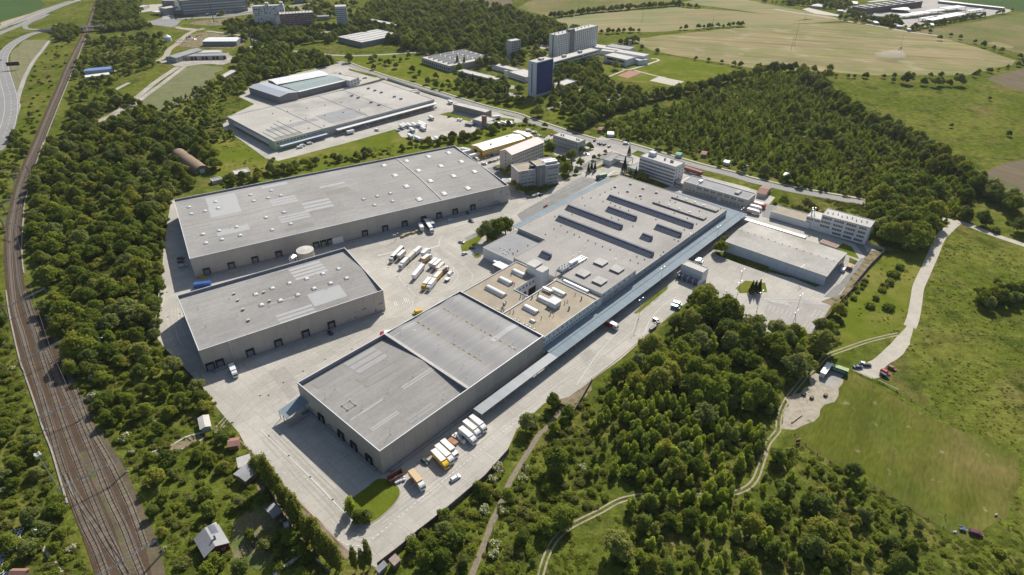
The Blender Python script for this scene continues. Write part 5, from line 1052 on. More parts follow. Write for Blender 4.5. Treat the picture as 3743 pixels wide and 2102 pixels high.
building('yard_shed','small pale roofed shed near the tall chimney','shed',('00',2410,478),('00',2480,488),('00',2500,455),4,m_greyw,m_flatr)
for lab,k,x,y,h,r_ in (('tall dark brick chimney beside the scrapyard shed','00',2503,478,34,1.1),('slender rusty lattice mast by the bus park road','a',1215,360,36,.6)):
    t=thing('tall_chimney',lab,'chimney',P(k,x,y));mb=MB();mb.cyl(0,0,0,h,r_,10,0,r_*.6);mb.build('chimney_shaft',m_concdark,t);mb=MB();mb.cyl(0,0,h,h+.8,r_*.75,10);mb.build('chimney_rim',m_capd,t)
t=thing('white_silo','small white domed tank beside the dirt road','tank',P('00',1668,408));mb=MB();mb.cyl(0,0,0,6,5,14);mb.build('tank_wall',m_whitew,t);mb=MB();mb.cyl(0,0,6,9,5.2,14,0,.6);mb.build('tank_roof',m_whiter,t)
# town at the top
rr1,fr1=building('red_balcony_block','grey nine storey block striped with dull red balconies','apartment block',('10',250,142),('10',580,122),('10',540,103),26,m_greyw2,m_flatr)
for i in range(9):
    rbox(rr1,'balcony_band',.5,fr1.L-.5,-.6,-.02,2+i*2.75,3+i*2.75,m_redband);windows(rr1,0,-.02,-1,3.1+i*2.75,3,fr1.L-3,14,2.2,1.2,m_glass2)
for i in range(9):rbox(rr1,'roof_vent',4+i*fr1.L/10,5+i*fr1.L/10,fr1.W*.5,fr1.W*.5+1,25.6,28,m_flatr)
rr2,fr2=building('grey_apartment_block','long white and grey apartment block with scattered dark balconies at the top','apartment block',('a',1805,100),('a',2300,80),('a',2310,60),32,m_whitew,m_flatr)
q=random.Random(8)
for i in range(11):
    for j in range(20):
        if q.random() < .5:rbox(rr2,'balcony',j*fr2.L/20+.5,(j+.85)*fr2.L/20,-.5,-.02,1+i*2.8,2.9+i*2.8,q.choice([m_greyw2,m_glass,m_greyw,m_palebluew]))
for u in (fr2.L*.42,fr2.L*.88):rbox(rr2,'lift_house',u,u+fr2.L*.1,1,9,31.6,36,m_palebluew)
building('pale_green_tower','pale green eleven storey tower block with paired windows','tower block',('10',797,66),('10',908,62),('10',762,50),34,m_palebluew,m_flatr,nf=7,wrows=[1.5+2.75*i for i in range(11)],ww=2.2,wh=1.4,W=18)
rm,fm=building('shopping_centre','huge grey building with banded front above the bus park','shopping centre',('a',670,10),('a',1700,-60),('a',700,-100),24,m_greyw2,m_greyr)
for i in range(5):rbox(rm,'facade_band',2,fm.L-2,-.4,-.02,3+i*4.2,5+i*4.2,m_palebluew if i % 2 else m_greyw)
building('arched_shed','shed with curved shiny roof left of the bus park','hall',('a',600,160),('a',780,158),('a',765,80),7,m_greyw2,m_whiter,'arch',3)
building('corner_building','grey three storey corner building beside the square','building',('a',345,120),('a',450,135),('a',400,70),11,m_greyw,m_flatr)
building('filling_station_roof','flat white canopy roof at the town edge','canopy',('a',215,175),('a',330,195),('a',250,145),5,m_whitew,m_whiter,z0=4)
building('low_pavilion','low pale pavilion among the trees at the top left','building',('a',0,110),('a',100,110),('a',20,75),5,m_greyw,m_flatr)
building('grey_hall','dark hall at the top edge left of the shopping centre','building',('a',380,10),('a',580,10),('a',420,-40),10,m_greyw2,m_greyr)
rfl,ffl=building('market_hall','large flat hall with white striped roof among town trees','hall',('10',822,362),('10',1065,420),('10',1220,288),7.2,m_greyw2,m_flatr)
for i in range(4):rbox(rfl,'roof_strip',ffl.L*(.12+.22*i),ffl.L*(.12+.22*i)+2.2,ffl.W*.05,ffl.W*.95,6.8,7.5,m_whiter)
building('long_school_block','long pale roofed block in the trees behind the market hall','school building',('10',1115,195),('10',1395,250),('10',1425,235),10,m_greyw2,m_flatr,nf=20,wrows=[1.5,4.5,7.5],ww=2)
building('grey_roof_house','grey roofed low building under the pale green tower','building',('10',590,338),('10',650,352),('10',755,300),4,m_greyw,m_greyr,'gable',1)
building('white_low_house','tiny white flat building between the two apartment blocks','building',('10',205,232),('10',255,240),('10',250,208),5,m_whitew,m_flatr)
building('brown_roof_school','long brown roofed block right of the pale green tower','building',('10',625,165),('10',740,160),('10',720,148),6,m_greyw2,m_greyr)
building('far_estate_block','low building at the top edge above the balcony blocks','building',('10',390,-8),('10',500,-12),('10',480,-25),8,m_greyw2,m_redr)
# bunker hall, small flat buildings
pa,pb=P('01',2012,305),P('01',1775,130);t=thing('arched_bunker','long brown half round bunker hall with pale door in the bushes','bunker',(pa.x,pa.y),math.atan2((pb-pa).y,(pb-pa).x));Lb=(pb-pa).length
K=12;R_=6.2
mb=MB();vs=[]
for x in (0,Lb):
    for i in range(K+1):vs.append((x,R_*math.cos(math.pi*i/K),R_*1.0*math.sin(math.pi*i/K)))
mb.add(vs,[(i,i+1,K+2+i,K+1+i) for i in range(K)]);mb.build('shell',M('mossy brown shell',(.24,.17,.115),n1=.15,a1=.15,n2=.8,a2=.15),t,smooth=True)
for x in (.3,Lb-.3):
    mb=MB();mb.add([(x,R_*.98*math.cos(math.pi*i/K),R_*.98*math.sin(math.pi*i/K)) for i in range(K+1)],[tuple(range(K+1))]);mb.build('end_wall',M('moss end wall',(.16,.14,.06),n1=.4,a1=.3),t)
rbox(t,'door',-.1,.25,-1.8,1.8,0,3.2,m_palebluew)
building('flat_annex','low walled flat building with white rim behind the long warehouse','annex',('01',2105,385),('01',2200,362),('01',2090,358),3,m_greyw,m_greyr,par=.4,capm=m_whitew)
building('flat_annex','small flat building with white rim further along behind the long warehouse','annex',('01',2330,318),('01',2478,288),('01',2430,256),3,m_greyw,m_flatr,par=.4,capm=m_whitew)
# far factory, top right
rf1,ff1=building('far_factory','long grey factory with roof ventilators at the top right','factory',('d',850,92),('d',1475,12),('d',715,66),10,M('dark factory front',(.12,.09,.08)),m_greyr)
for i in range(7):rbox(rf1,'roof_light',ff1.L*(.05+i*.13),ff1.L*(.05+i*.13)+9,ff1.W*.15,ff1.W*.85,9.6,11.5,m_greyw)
building('factory_office','blue grey glazed office in front of the far factory','office building',('d',935,172),('d',1165,190),('d',1160,160),9,m_palebluew,m_greyr,nf=8,wrows=[1,4,7],ww=4,wh=1.6)
for i,(a,b,c,hh) in enumerate((((1130,100),(1345,112),(1270,78),5),((1260,172),(1450,160),(1330,145),5),((1410,152),(1580,135),(1500,118),5.5),((1560,125),(1730,105),(1650,93),6),((1740,98),(1955,72),(1860,55),6),((1580,222),(1960,150),(1870,128),5),((1990,120),(2155,98),(2100,90),5),((1480,205),(1640,180),(1600,168),5))):
    lab=('lone white shelter roof in front of the far factory','lowest white shelter roof in the stepped row of the far estate','second white shelter roof in the stepped row of the far estate','third white shelter roof in the stepped row of the far estate','farthest and brightest shelter roof of the stepped row','long bright shelter roof nearest the trees of the far estate','small white shelter roof at the right end of the far estate','short pale shelter roof tucked behind the longest one')[i]
    r,f=building('shelter_roof',lab,'canopy',('d',*a),('d',*b),('d',*c),hh,m_cap,m_whiter,z0=hh-.6,par=.2,group='shelter roofs of the far estate')
    for u in (1,f.L/2,f.L-1):
        for v in (1,f.W-1):rbox(r,'post',u-.3,u+.3,v-.3,v+.3,0,hh-.62,m_metal)
building('perimeter_shed','very long narrow white roofed shed along the far estate edge','shed',('d',1640,12),('d',2350,88),('d',1650,2),4,m_greyw2,m_whiter,par=.1)
for i,(a,b,c) in enumerate((((250,62),(380,75),(390,45)),((545,118),(610,122),(600,105)),((950,248),(1000,250),(995,230)),((1195,285),(1255,288),(1250,270)),((1560,272),(1600,275),(1595,255)),((690,35),(760,40),(780,20)),((1310,318),(1350,320),(1345,308)))):
    building('small_outbuilding','small pale outbuilding %s' % ('left of the far estate among trees','beside the far dirt road','with white roof under the trees of the far factory office','second white roof under the far estate trees','third white roof below the bright shelters','grey roofed, behind trees left of the far factory','tiny, at the bend of the far dirt road')[i],'outbuilding',('d',*a),('d',*b),('d',*c),3.5,m_greyw,m_whiter if i > 1 else m_flatr,par=.1)
# ---- garden plots
rh,fh=building('garden_house','dark red garden house with grey gable roof and solar panels','house',('03',2000,1272),('03',2228,1135),('03',1905,1095),3.2,M('dark red boards',(.14,.03,.03),n1=1,a1=.1),m_greyr,'gablev',2.3)
windows(rh,0,0,-1,1.2,fh.L*.3,fh.L*.75,2,1,1)
u,v=fh.L*.72,fh.W*.75
for i in range(4):
    mb=MB();z=lambda x:3.4+2.3*(1-abs(2*x/fh.L-1))*1.02
    a0,a1=fh.L*.62,fh.L*.9;y=fh.W*.62+i*1.15;mb.add([(a0,y,z(a0)+.1),(a1,y,z(a1)+.1),(a1,y+1.0,z(a1)+.1),(a0,y+1.0,z(a0)+.1)],[(0,1,2,3)]);mb.build('solar_panel',m_slate,rh)
rbox(rh,'chimney',fh.L*.6,fh.L*.6+.6,fh.W*.3,fh.W*.3+.6,4.5,7,m_greyw2);rbox(rh,'porch_roof',fh.L*.55,fh.L*1.02,fh.W+.1,fh.W+2.6,2.7,2.85,m_creamw)
for nm,lab,a,b,c,h,wm,rm_,kd in (('garden_shed','small shed with pale sloping roof above the vegetable beds',('02',1990,1437),('02',2085,1405),('02',2000,1318),2.6,m_greyw,m_flatr,'gablev'),
    ('garden_shed','red and white roofed garden shed by the yard kerb',('03',2225,195),('03',2320,180),('03',2270,118),2.5,m_brick,m_redr,'gable'),
    ('garden_shed','grey felt roofed shed near the yard, upper of two',('03',2330,400),('03',2450,360),('03',2390,300),2.6,m_greyw,m_flatr,'mono'),
    ('garden_shed','larger dark felt roofed shed near the yard, lower of two',('03',2395,530),('03',2500,440),('03',2340,420),2.8,m_wood,m_greyr,'gable'),
    ('garden_shed','dark roofed shed in the shade of the poplar row',('13',185,885),('13',262,830),('13',135,790),2.8,m_wood,m_greyr,'gable'),
    ('garden_shed','tiny white box shed at the foot of the poplars',('13',290,985),('13',340,965),('13',315,925),2,m_whitew,m_whiter,'flat'),
    ('garden_shed','brown roofed shed behind the yard wall near the bottom edge',('13',1365,1350),('13',1420,1300),('13',1400,1240),2.6,m_wood,M('pale rusty roof',(.33,.26,.22),n1=.6,a1=.2),'mono'),
    ('garden_shed','long dark shed against the yard corner at the bottom',('13',1215,1420),('13',1290,1350),('13',1205,1385),2.4,m_greyw2,m_greyr,'mono'),
    ('garden_shed','low white shed in the allotments behind the workshop',('20',980,1330),('20',1040,1332),('20',1035,1305),2.6,m_whitew,m_whiter,'gable'),
    ('garden_shed','green roofed shed in the allotments near the road',('21',1650,120),('21',1700,130),('21',1690,102),2.6,m_greyw,M('green roof',(.20,.42,.33)),'gable'),
    ('garden_shed','brown roofed allotment hut in the clearing',('21',1905,118),('21',1955,125),('21',1950,92),2.6,m_wood,m_redr,'gable'),
    ('garden_shed','white allotment hut with bright roof beside a tall tree',('21',2130,195),('21',2180,205),('21',2170,180),2.5,m_whitew,m_whiter,'gable'),
    ('garden_shed','pale allotment hut nearest the maroon railcar',('21',2310,240),('21',2350,250),('21',2340,225),2.5,m_whitew,m_whiter,'gable'),
    ('garden_shed','brown roofed hut in the allotments below the white court',('20',880,1285),('20',920,1290),('20',915,1262),2.5,m_wood,m_redr,'gable'),
    ('garden_shed','white roofed allotment hut by the plantation edge',('31',195,325),('31',240,335),('31',235,305),2.5,m_whitew,m_whiter,'gable'),
    ('garden_shed','rust roofed garden shed at the bottom left corner',('03',90,1447),('03',240,1447),('03',150,1395),2.4,m_wood,m_redr,'gable')):
    building(nm,lab,'shed',a,b,c,h,wm,rm_,kd,.8,group='small garden and allotment sheds')
# ---- fences
def fence(label,k,pts,h=2.2,mat=m_fence,step=3,mode='slab',cat='fence',name='concrete_fence',thick=.16):
    rails=name == 'pitch_fence'
    q=PL(k,pts);t=thing(name,label,cat,(q[0].x,q[0].y));c=0;stuff=MB()
    for a,b in zip(q,q[1:]):
        L=(b-a).length;n=max(1,round(L/step));d=(b-a)/n;w=d.length;rz=math.atan2(d.y,d.x)
        def mkp():
            m_=MB()
            if rails:m_.box(.1,w-.1,-.03,.03,h-.1,h);m_.box(.1,w-.1,-.03,.03,h*.5,h*.5+.06)
            else:m_.box(.1,w-.1,-thick/2,thick/2,0,h)
            return m_.data('fence_panel',mat)
        def mkq():m_=MB();m_.box(-.12,.12,-.14,.14,0,h+.1);return m_.data('post',mat)
        me,pq=shared(('fp',round(w,2),h,mat.name),mkp),shared(('fq',h,mat.name),mkq)
        for i in range(n):
            p=a+d*i-q[0]
            if c < 290:mk('fence_panel',me,t,(p.x,p.y,0),rz);mk('post',pq,t,(p.x,p.y,0),rz);c += 1
    return t
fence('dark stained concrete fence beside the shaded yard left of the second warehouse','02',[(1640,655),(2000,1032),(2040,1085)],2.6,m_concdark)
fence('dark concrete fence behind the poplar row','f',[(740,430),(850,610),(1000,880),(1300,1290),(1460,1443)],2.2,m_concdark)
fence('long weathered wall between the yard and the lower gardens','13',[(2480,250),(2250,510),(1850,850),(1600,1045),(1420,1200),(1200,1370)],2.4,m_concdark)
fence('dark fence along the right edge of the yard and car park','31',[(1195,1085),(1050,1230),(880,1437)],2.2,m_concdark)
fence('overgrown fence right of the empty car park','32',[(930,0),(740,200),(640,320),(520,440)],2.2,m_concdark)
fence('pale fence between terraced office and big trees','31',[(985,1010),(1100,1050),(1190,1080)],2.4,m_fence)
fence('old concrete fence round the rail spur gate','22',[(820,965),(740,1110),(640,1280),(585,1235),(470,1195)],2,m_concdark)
fence('long white concrete wall between the road and the depot','10',[(1320,788),(1500,850),(1700,915),(1950,992)],2.4,m_whitew)
fence('whitish wall beside the shaded lane at the far left','02',[(1605,0),(1580,130),(1550,380),(1533,540)],1.8,m_creamw)
fence('grey wall behind the depot towards the halls','10',[(1290,790),(900,900),(600,985),(300,1060),(0,1140)],2,m_fence)
fence('old fence left of the depot in the bushes','00',[(2000,1250),(2200,1195),(2420,1150)],2,m_fence)
fence('low fence around the mown pitch','33',[(300,80),(520,270),(900,500),(1250,700),(1600,900),(1900,1060)],1.0,m_wood,6,name='pitch_fence',thick=.05)
fence('low fence on the far side of the mown pitch','32',[(830,840),(960,900),(1180,980),(1320,1070),(1600,1230),(1900,1380)],1.0,m_wood,6,name='pitch_fence',thick=.05)
# ------------------------------------------------------------------ vehicles
ORD=['nearest','second','third','fourth','fifth','sixth','seventh','eighth','ninth','tenth','eleventh','twelfth','thirteenth','fourteenth','fifteenth','sixteenth','seventeenth','eighteenth','nineteenth','twentieth','twenty-first','twenty-second','twenty-third','twenty-fourth','twenty-fifth','twenty-sixth','twenty-seventh','twenty-eighth','twenty-ninth','thirtieth','thirty-first','thirty-second','thirty-third','thirty-fourth','thirty-fifth']
LR=['leftmost']+ORD[1:]
def wheel(r,par,x,y,rad=.33,w=.24):
    def f():
        mb=MB();mb.tube((0,-w/2,0),(0,w/2,0),rad,10,0);mb.tube((0,-w/2-.01,0),(0,w/2+.01,0),rad*.55,8,1);return mb.data('wheel',[m_black,m_metal])
    return mk('wheel',shared(('wheel',rad,w),f),par,(x,y,rad))
def carbody(kind):
    if kind == 'estate':pr=[(-2.2,.35),(2.15,.35),(2.25,.6),(2.1,.78),(1.2,.95),(.55,1.42),(-1.9,1.46),(-2.2,1.0),(-2.28,.6)];cab=[(1.12,.98),(.55,1.38),(-1.85,1.42),(-2.1,1.02)]
    elif kind == 'hatch':pr=[(-1.9,.35),(1.9,.35),(1.98,.62),(1.85,.8),(1.05,.98),(.45,1.45),(-1.4,1.48),(-1.85,1.05),(-1.95,.6)];cab=[(.98,1.0),(.42,1.41),(-1.38,1.44),(-1.75,1.04)]
    elif kind == 'saloon':pr=[(-2.25,.35),(2.2,.35),(2.3,.58),(2.15,.75),(1.15,.92),(.45,1.38),(-.95,1.38),(-1.6,1.0),(-2.2,.98),(-2.32,.6)];cab=[(1.05,.94),(.42,1.34),(-.93,1.34),(-1.52,1.0)]
    else:pr=[(-2.5,.4),(2.45,.4),(2.55,.7),(2.4,1.0),(1.75,1.15),(1.15,1.9),(-2.4,1.98),(-2.52,1.2),(-2.55,.6)];cab=[(1.68,1.2),(1.1,1.84),(.2,1.86),(.2,1.2)]
    return pr,cab
def car(label,k,rear,front,col='white',kind='hatch',cat='car',group=None,z=.1):
    a,b=P(k,*rear),P(k,*front);c=(a+b)/2;t=thing('van' if kind == 'van' else 'parked_car',label,cat if kind != 'van' else 'van',(c.x,c.y,z),math.atan2((b-a).y,(b-a).x),group)
    pr,cab=carbody(kind);wd=.98 if kind == 'van' else .86
    def fb():
        mb=MB();n=len(pr);vs=[]
        for s in (-1,1):
            for x,zz in pr:vs.append((x,s*(wd if zz < 1.05 else wd*.8 if kind != 'van' else wd*.93),zz))
        mb.add(vs,[(i,(i+1) % n,n+(i+1) % n,n+i) for i in range(n)]+[tuple(range(n)),tuple(range(n,2*n))[::-1]]);return mb.data('body',pc(col))
    mk('body',shared(('body',kind,col),fb),t)
    def fg():
        mb=MB();n=len(cab);vs=[]
        for s in (-1,1):
            for x,zz in cab:vs.append((x,s*(wd*.985 if zz < 1.1 else wd*.83 if kind != 'van' else wd*.97),zz+.0))
        mb.add(vs,[tuple(range(n)),tuple(range(n,2*n))[::-1]]);
        (x0,z0_),(x1,z1_) =cab[0],cab[1];e=.05
        mb.add([(x0+e+.04,-wd*.82,z0_+e),(x0+e+.04,wd*.82,z0_+e),(x1+e+.04,wd*.7,z1_+.02),(x1+e+.04,-wd*.7,z1_+.02)],[(0,1,2,3)])
        if kind != 'van':(x0,z0_),(x1,z1_) =cab[3],cab[2];mb.add([(x0-.12,-wd*.8,z0_+.05),(x0-.12,wd*.8,z0_+.05),(x1-.1,wd*.7,z1_+.02),(x1-.1,-wd*.7,z1_+.02)],[(3,2,1,0)])
        return mb.data('windows',m_glass)
    mk('windows',shared(('glass',kind),fg),t)
    x0,x1=(pr[0][0]+.75,pr[1][0]-.8)
    for x in (x0,x1):
        for y in (-wd+.08,wd-.08):wheel(t,t,x,y,.36 if kind == 'van' else .32)
    def fl():mb=MB();mb.box(-.05,.03,-.16,.16,-.08,.08);return mb.data('headlight',m_dome)
    for y in (-wd+.25,wd-.25):mk('headlight',shared('hl',fl),t,(pr[2][0]-.06,y,.7 if kind != 'van' else .85))
    return t
def boxbody(t,x0,x1,z0,z1,side,top=m_whiter,name='cargo_box',w=1.25,stripes=None):
    def f():
        mb=MB();mb.box(x0,x1,-w,w,z0,z1-.06,0);mb.box(x0-.02,x1+.02,-w-.02,w+.02,z1-.06,z1,1)
        for i in range(1,int((x1-x0)/2.4)):x=x0+i*2.4;mb.box(x-.03,x+.03,-w-.02,w+.02,z0,z1-.07,0)
        return mb.data(name,[pc(side) if isinstance(side,str) else side,top])
    return mk(name,shared(('bb',round(x0,1),round(x1,1),z0,z1,side,top.name),f),t)
def cabin(t,x0,col,tall=True,L=2.2):
    h=3.3 if tall else 2.7
    def f():
        mb=MB();pr=[(0,.7),(L-.1,.5),(L,.6),(L,1.4),(L-.18,2.5),(L-.7,h-.3 if tall else 2.6),(.5,h),(0,h)]
        mb.extr(pr,-1.2,1.2,0);return mb.data('cab',pc(col))
    c=mk('cab',shared(('cab',col,tall,L),f),t,(x0,0,0))
    def g():
        mb=MB();mb.add([(L+.02,-1.05,1.45),(L+.02,1.05,1.45),(L-.15,1.0,2.45),(L-.15,-1.0,2.45)],[(0,1,2,3)])
        for s in (-1,1):mb.add([(L-.25,s*1.215,1.5),(L-1.2,s*1.215,1.5),(L-1.2,s*1.215,2.3),(L-.4,s*1.215,2.3)],[(0,1,2,3)])
        return mb.data('windscreen',m_glass)
    mk('windscreen',shared(('ws',L),g),c);return c
def chassis(t,x0,x1):
    def f():mb=MB();mb.box(x0,x1,-.45,.45,.55,.95);return mb.data('chassis',m_capd)
    mk('chassis',shared(('ch',round(x0,1),round(x1,1)),f),t)
def lorry(label,k,rear,front,h=3.8,side='white',cab='white',L=9.5,top=m_whiter,tall=True,group=None,z=.1,cat='lorry',name='box_lorry'):
    a,b=P(k,*rear,h),P(k,*front,h);c=(a+b)/2;t=thing(name,label,cat,(c.x,c.y,z),math.atan2((b-a).y,(b-a).x),group);H=L/2
    chassis(t,-H+.2,H-.5);boxbody(t,-H,H-2.5,1.05,h,side,top);cabin(t,H-2.25,cab,tall)
    for x in (-H+1.6,-H+2.8,H-1.3):
        for y in (-1,1):wheel(t,t,x,y,.5,.3)
    return t
def semi(label,k,rear,front,side='white',cab='white',L=16.3,top=m_whiter,group=None,h=3.9,z=.1):
    a,b=P(k,*rear,h),P(k,*front,h);c=(a+b)/2;t=thing('articulated_lorry',label,'lorry',(c.x,c.y,z),math.atan2((b-a).y,(b-a).x),group);H=L/2
    chassis(t,-H+.3,H-.6);boxbody(t,-H,H-2.7,1.2,h,side,top,'trailer_box');cabin(t,H-2.35,cab)
    for x in (-H+1.6,-H+2.9,-H+4.2,H-4.4,H-1.3):
        for y in (-1,1):wheel(t,t,x,y,.5,.3)
    return t
def trailer(label,k,rear,front,side='white',L=7.6,top=m_whiter,group=None,h=3.7,wheels=True,z=.1,name='box_trailer'):
    a,b=P(k,*rear,h),P(k,*front,h);c=(a+b)/2;t=thing(name,label,'trailer',(c.x,c.y,z),math.atan2((b-a).y,(b-a).x),group);H=L/2
    boxbody(t,-H,H,1.15,h,side,top,'trailer_box');chassis(t,-H+.2,H-.2)
    if wheels:
        for x in ((-.7,.7) if L < 10 else (-H+1.6,-H+2.9,-H+4.2)):
            for y in (-1,1):wheel(t,t,x,y,.5,.3)
    def f():mb=MB();mb.box(-.08,.08,-.08,.08,0,1.1);return mb.data('support_leg',m_metal)
    for y in (-1,1):mk('support_leg',shared('sleg',f),t,(H-.9,y,0));
    if not wheels:
        for y in (-1,1):mk('support_leg',shared('sleg',f),t,(-H+.9,y,0))
    return t
def container(label,k,a_,b_,col,h=2.7,L=6,z=.1,top=None,z0=0,cat='container',w=1.25):
    a,b=P(k,*a_,h),P(k,*b_,h);c=(a+b)/2;t=thing('shipping_container',label,cat,(c.x,c.y,z),math.atan2((b-a).y,(b-a).x));H=L/2
    def f():
        mb=MB();mb.box(-H,H,-w,w,z0,h)
        for i in range(int(L/.5)):x=-H+.25+i*.5;mb.box(x-.08,x+.08,-w-.05,w+.05,z0+.15,h-.1)
        return mb.data('corrugated_walls',pc(col))
    mk('corrugated_walls',f(),t);mb=MB();mb.box(-H-.02,H+.02,-w-.07,w+.07,h,h+.06);mb.build('container_roof',top or pc(col),t);mb=MB();mb.box(H+.01,H+.06,-w+.1,-.03,z0+.1,h-.1);mb.box(H+.01,H+.06,.03,w-.1,z0+.1,h-.1);mb.build('doors',top or pc(col),t);return t
GP='lorries and trailers parked in the central yard'
semi('articulated lorry with maroon trailer sides in the central yard','c',(575,255),(300,530),'maroon','white',group=GP)
trailer('short white box trailer beside the maroon sided lorry','c',(610,360),(505,455),'cream',group=GP)
lorry('white lorry at the head of the three linked boxes','c',(690,520),(525,690),side='cream',group=GP)
trailer('middle box of the white linked row, cream roof','c',(840,390),(730,500),'cream',top=pc('cream'),group=GP)
trailer('last box of the white linked row, brightest roof','c',(985,275),(880,365),group=GP)
lorry('white lorry facing away behind the orange sided one','c',(1085,385),(1185,298),side='white',L=8.5,group=GP)
lorry('orange sided lorry with white roof and cab facing away','c',(1080,535),(1235,420),side='orange',L=8.5,group=GP)
trailer('long lone white box trailer in the middle of the yard','c',(1050,690),(860,915),L=13.6,group=GP)
trailer('box trailer at the left of the group of four','c',(1365,545),(1255,645),'cream',group=GP)
trailer('pinkish sided box trailer, second of the group of four','c',(1450,580),(1345,680),'pink',group=GP)
trailer('cream roofed box trailer, third of the group of four','c',(1515,655),(1430,740),'pink',top=pc('cream'),group=GP)
lorry('dark sided lorry with pale roof at the right of the group of four','c',(1470,815),(1620,710),side='brown',top=m_flatr,L=9,group=GP)
trailer('bright yellow box trailer in the central yard','c',(1470,845),(1365,960),'yellow',group=GP)
lorry('yellow cab lorry with white roof in the central yard','c',(1215,1000),(1070,1170),side='cream',cab='yellow',group=GP)
lorry('white cab lorry standing beside the yellow cab lorry','c',(1330,1015),(1185,1190),side='white',group=GP)
car('white van towing a small trailer in the central yard','c',(1680,960),(1750,890),'white','van')
t=trailer('small open car trailer behind the white van','c',(1610,1040),(1670,995),'cream',L=3.2,h=1.5)
car('silver car beside the small curved lawn','c',(1920,160),(2040,190),'silver','saloon');car('black car below the curved lawn and big tree','c',(2170,300),(2290,330),'black','hatch');car('white hatchback at the tip of the curved lawn','c',(2000,465),(2110,425),'white','hatch')
# at the long warehouse
GD='vehicles at the long warehouse'
semi('dark sided articulated lorry reversing to the long warehouse','11',(1690,755),(1765,865),'navy','white',group=GD);trailer('blue grey trailer docked beside the dark lorry','11',(1725,755),(1770,805),'blue',L=9,top=m_flatr,group=GD);trailer('short white trailer docked left of the dark lorry','11',(1635,795),(1665,845),L=7,group=GD)
car('white estate car in the shade of the long warehouse','11',(1915,790),(1965,770),'white','estate');car('black car close to the warehouse wall','11',(2098,700),(2122,722),'black','hatch');car('black car just outside the warehouse shade','11',(2132,780),(2165,795),'black','saloon')
q_=random.Random(4)
for i,(x,y) in enumerate(((1470,940),(1490,928),(1512,922),(1530,912),(1575,905),(1595,897),(1612,890),(1628,882))):
    p=P('11',x,y);t=thing('pallet_stack',LR[i]+' pallet stack from the left, between long warehouse and dark lorry','pallet stack',(p.x,p.y,.1),.5,'stacks of pallets by the long warehouse');n=q_.randint(5,13)
    for j in range(n):
        def f():mb=MB();mb.box(-1.2,1.2,-.8,.8,.1,.145);[mb.box(-1.2,1.2,y_-.07,y_+.07,0,.1) for y_ in (-.7,0,.7)];return mb.data('pallet',m_wood if 0 else shared('pal',lambda:M('pale pallet wood',(.40,.32,.20),n1=1,a1=.2,rnd=.2)))
        mk('pallet',shared('palm',f),t,(q_.uniform(-.05,.05),q_.uniform(-.05,.05),j*.16))
car('bright yellow car at the corner of the long warehouse','01',(1975,1352),(2025,1342),'yellow','hatch');container('blue container between the two left warehouses','01',(1940,1400),(2062,1385),'blue',2.6,9)
car('dark car at the rear of the shaded lane','01',(1778,1158),(1812,1156),'black','saloon');car('olive grey car between two others in the shade','01',(1778,1192),(1812,1190),'darkgreen','hatch');car('silver car nearest in the shaded lane','01',(1782,1243),(1848,1228),'silver','estate')
lorry('white lorry with graphics at the second warehouse dock','02',(2290,790),(2322,865),side='white',L=8,group='vehicles at the second warehouse');car('dark car in the shade of the second warehouse','12',(738,482),(768,502),'black','hatch')
lorry('red cab lorry half hidden behind the front warehouse','12',(1350,462),(1280,470),side='white',cab='red',L=8,h=3.6);car('yellow van half hidden behind the ribbed roof','12',(1640,280),(1595,290),'yellow','van')
car('teal car under the small blue canopy','12',(490,1295),(540,1275),'teal','estate');lorry('red lorry in the shade under the long canopy','22',(990,360),(1050,390),side='red',cab='white',L=8,h=3.2)
# along the front warehouse
GF='lorries parked along the front warehouse'
lorry('orange lorry with tan roof nearest the oval lawn','13',(1530,425),(1640,560),side='orange',cab='white',top=pc('tan'),group=GF)
lorry('all yellow lorry with white roof in the front row','13',(1750,225),(1875,355),side='yellow',cab='yellow',L=10,group=GF)
lorry('white cab lorry with yellow sides beside the all yellow one','13',(1785,175),(1925,305),side='yellow',cab='white',L=10.5,group=GF)
lorry('white lorry with low cab, third of the nearer trio','13',(1845,135),(1960,240),side='silver',cab='white',tall=False,L=9.5,group=GF)
lorry('white lorry left of the farther trio','13',(2020,8),(2145,110),side='white',cab='white',L=9.5,group=GF)
lorry('cream sided lorry in the middle of the farther trio','12',(2105,1360),(2205,1440),side='cream',cab='white',L=9.5,group=GF)
lorry('white lorry right of the farther trio','12',(2165,1310),(2270,1395),side='white',cab='white',L=9.5,group=GF)
t=thing('skip_container','open rust red skip beside the white bales','skip',(*(P('13',1378,485,1.2)),.1),math.atan2(*(lambda d:(d.y,d.x))(P('13',1440,435)-P('13',1320,505))))
for nm,b_ in (('side_wall',(-3.2,3.2,-1.25,-1.15,0,2.2)),('side_wall',(-3.2,3.2,1.15,1.25,0,2.2)),('end_wall',(-3.2,-3.1,-1.14,1.14,0,2.2)),('end_wall',(3.1,3.2,-1.14,1.14,0,2.2)),('floor',(-3.1,3.1,-1.14,1.14,.1,.2))):rbox(t,nm,*b_,pc('brown'))
for i in range(5):rbox(t,'rib',-2.9+i*1.4,-2.8+i*1.4,-1.33,-1.26,0,2.2,pc('brown'))
q_=random.Random(9)
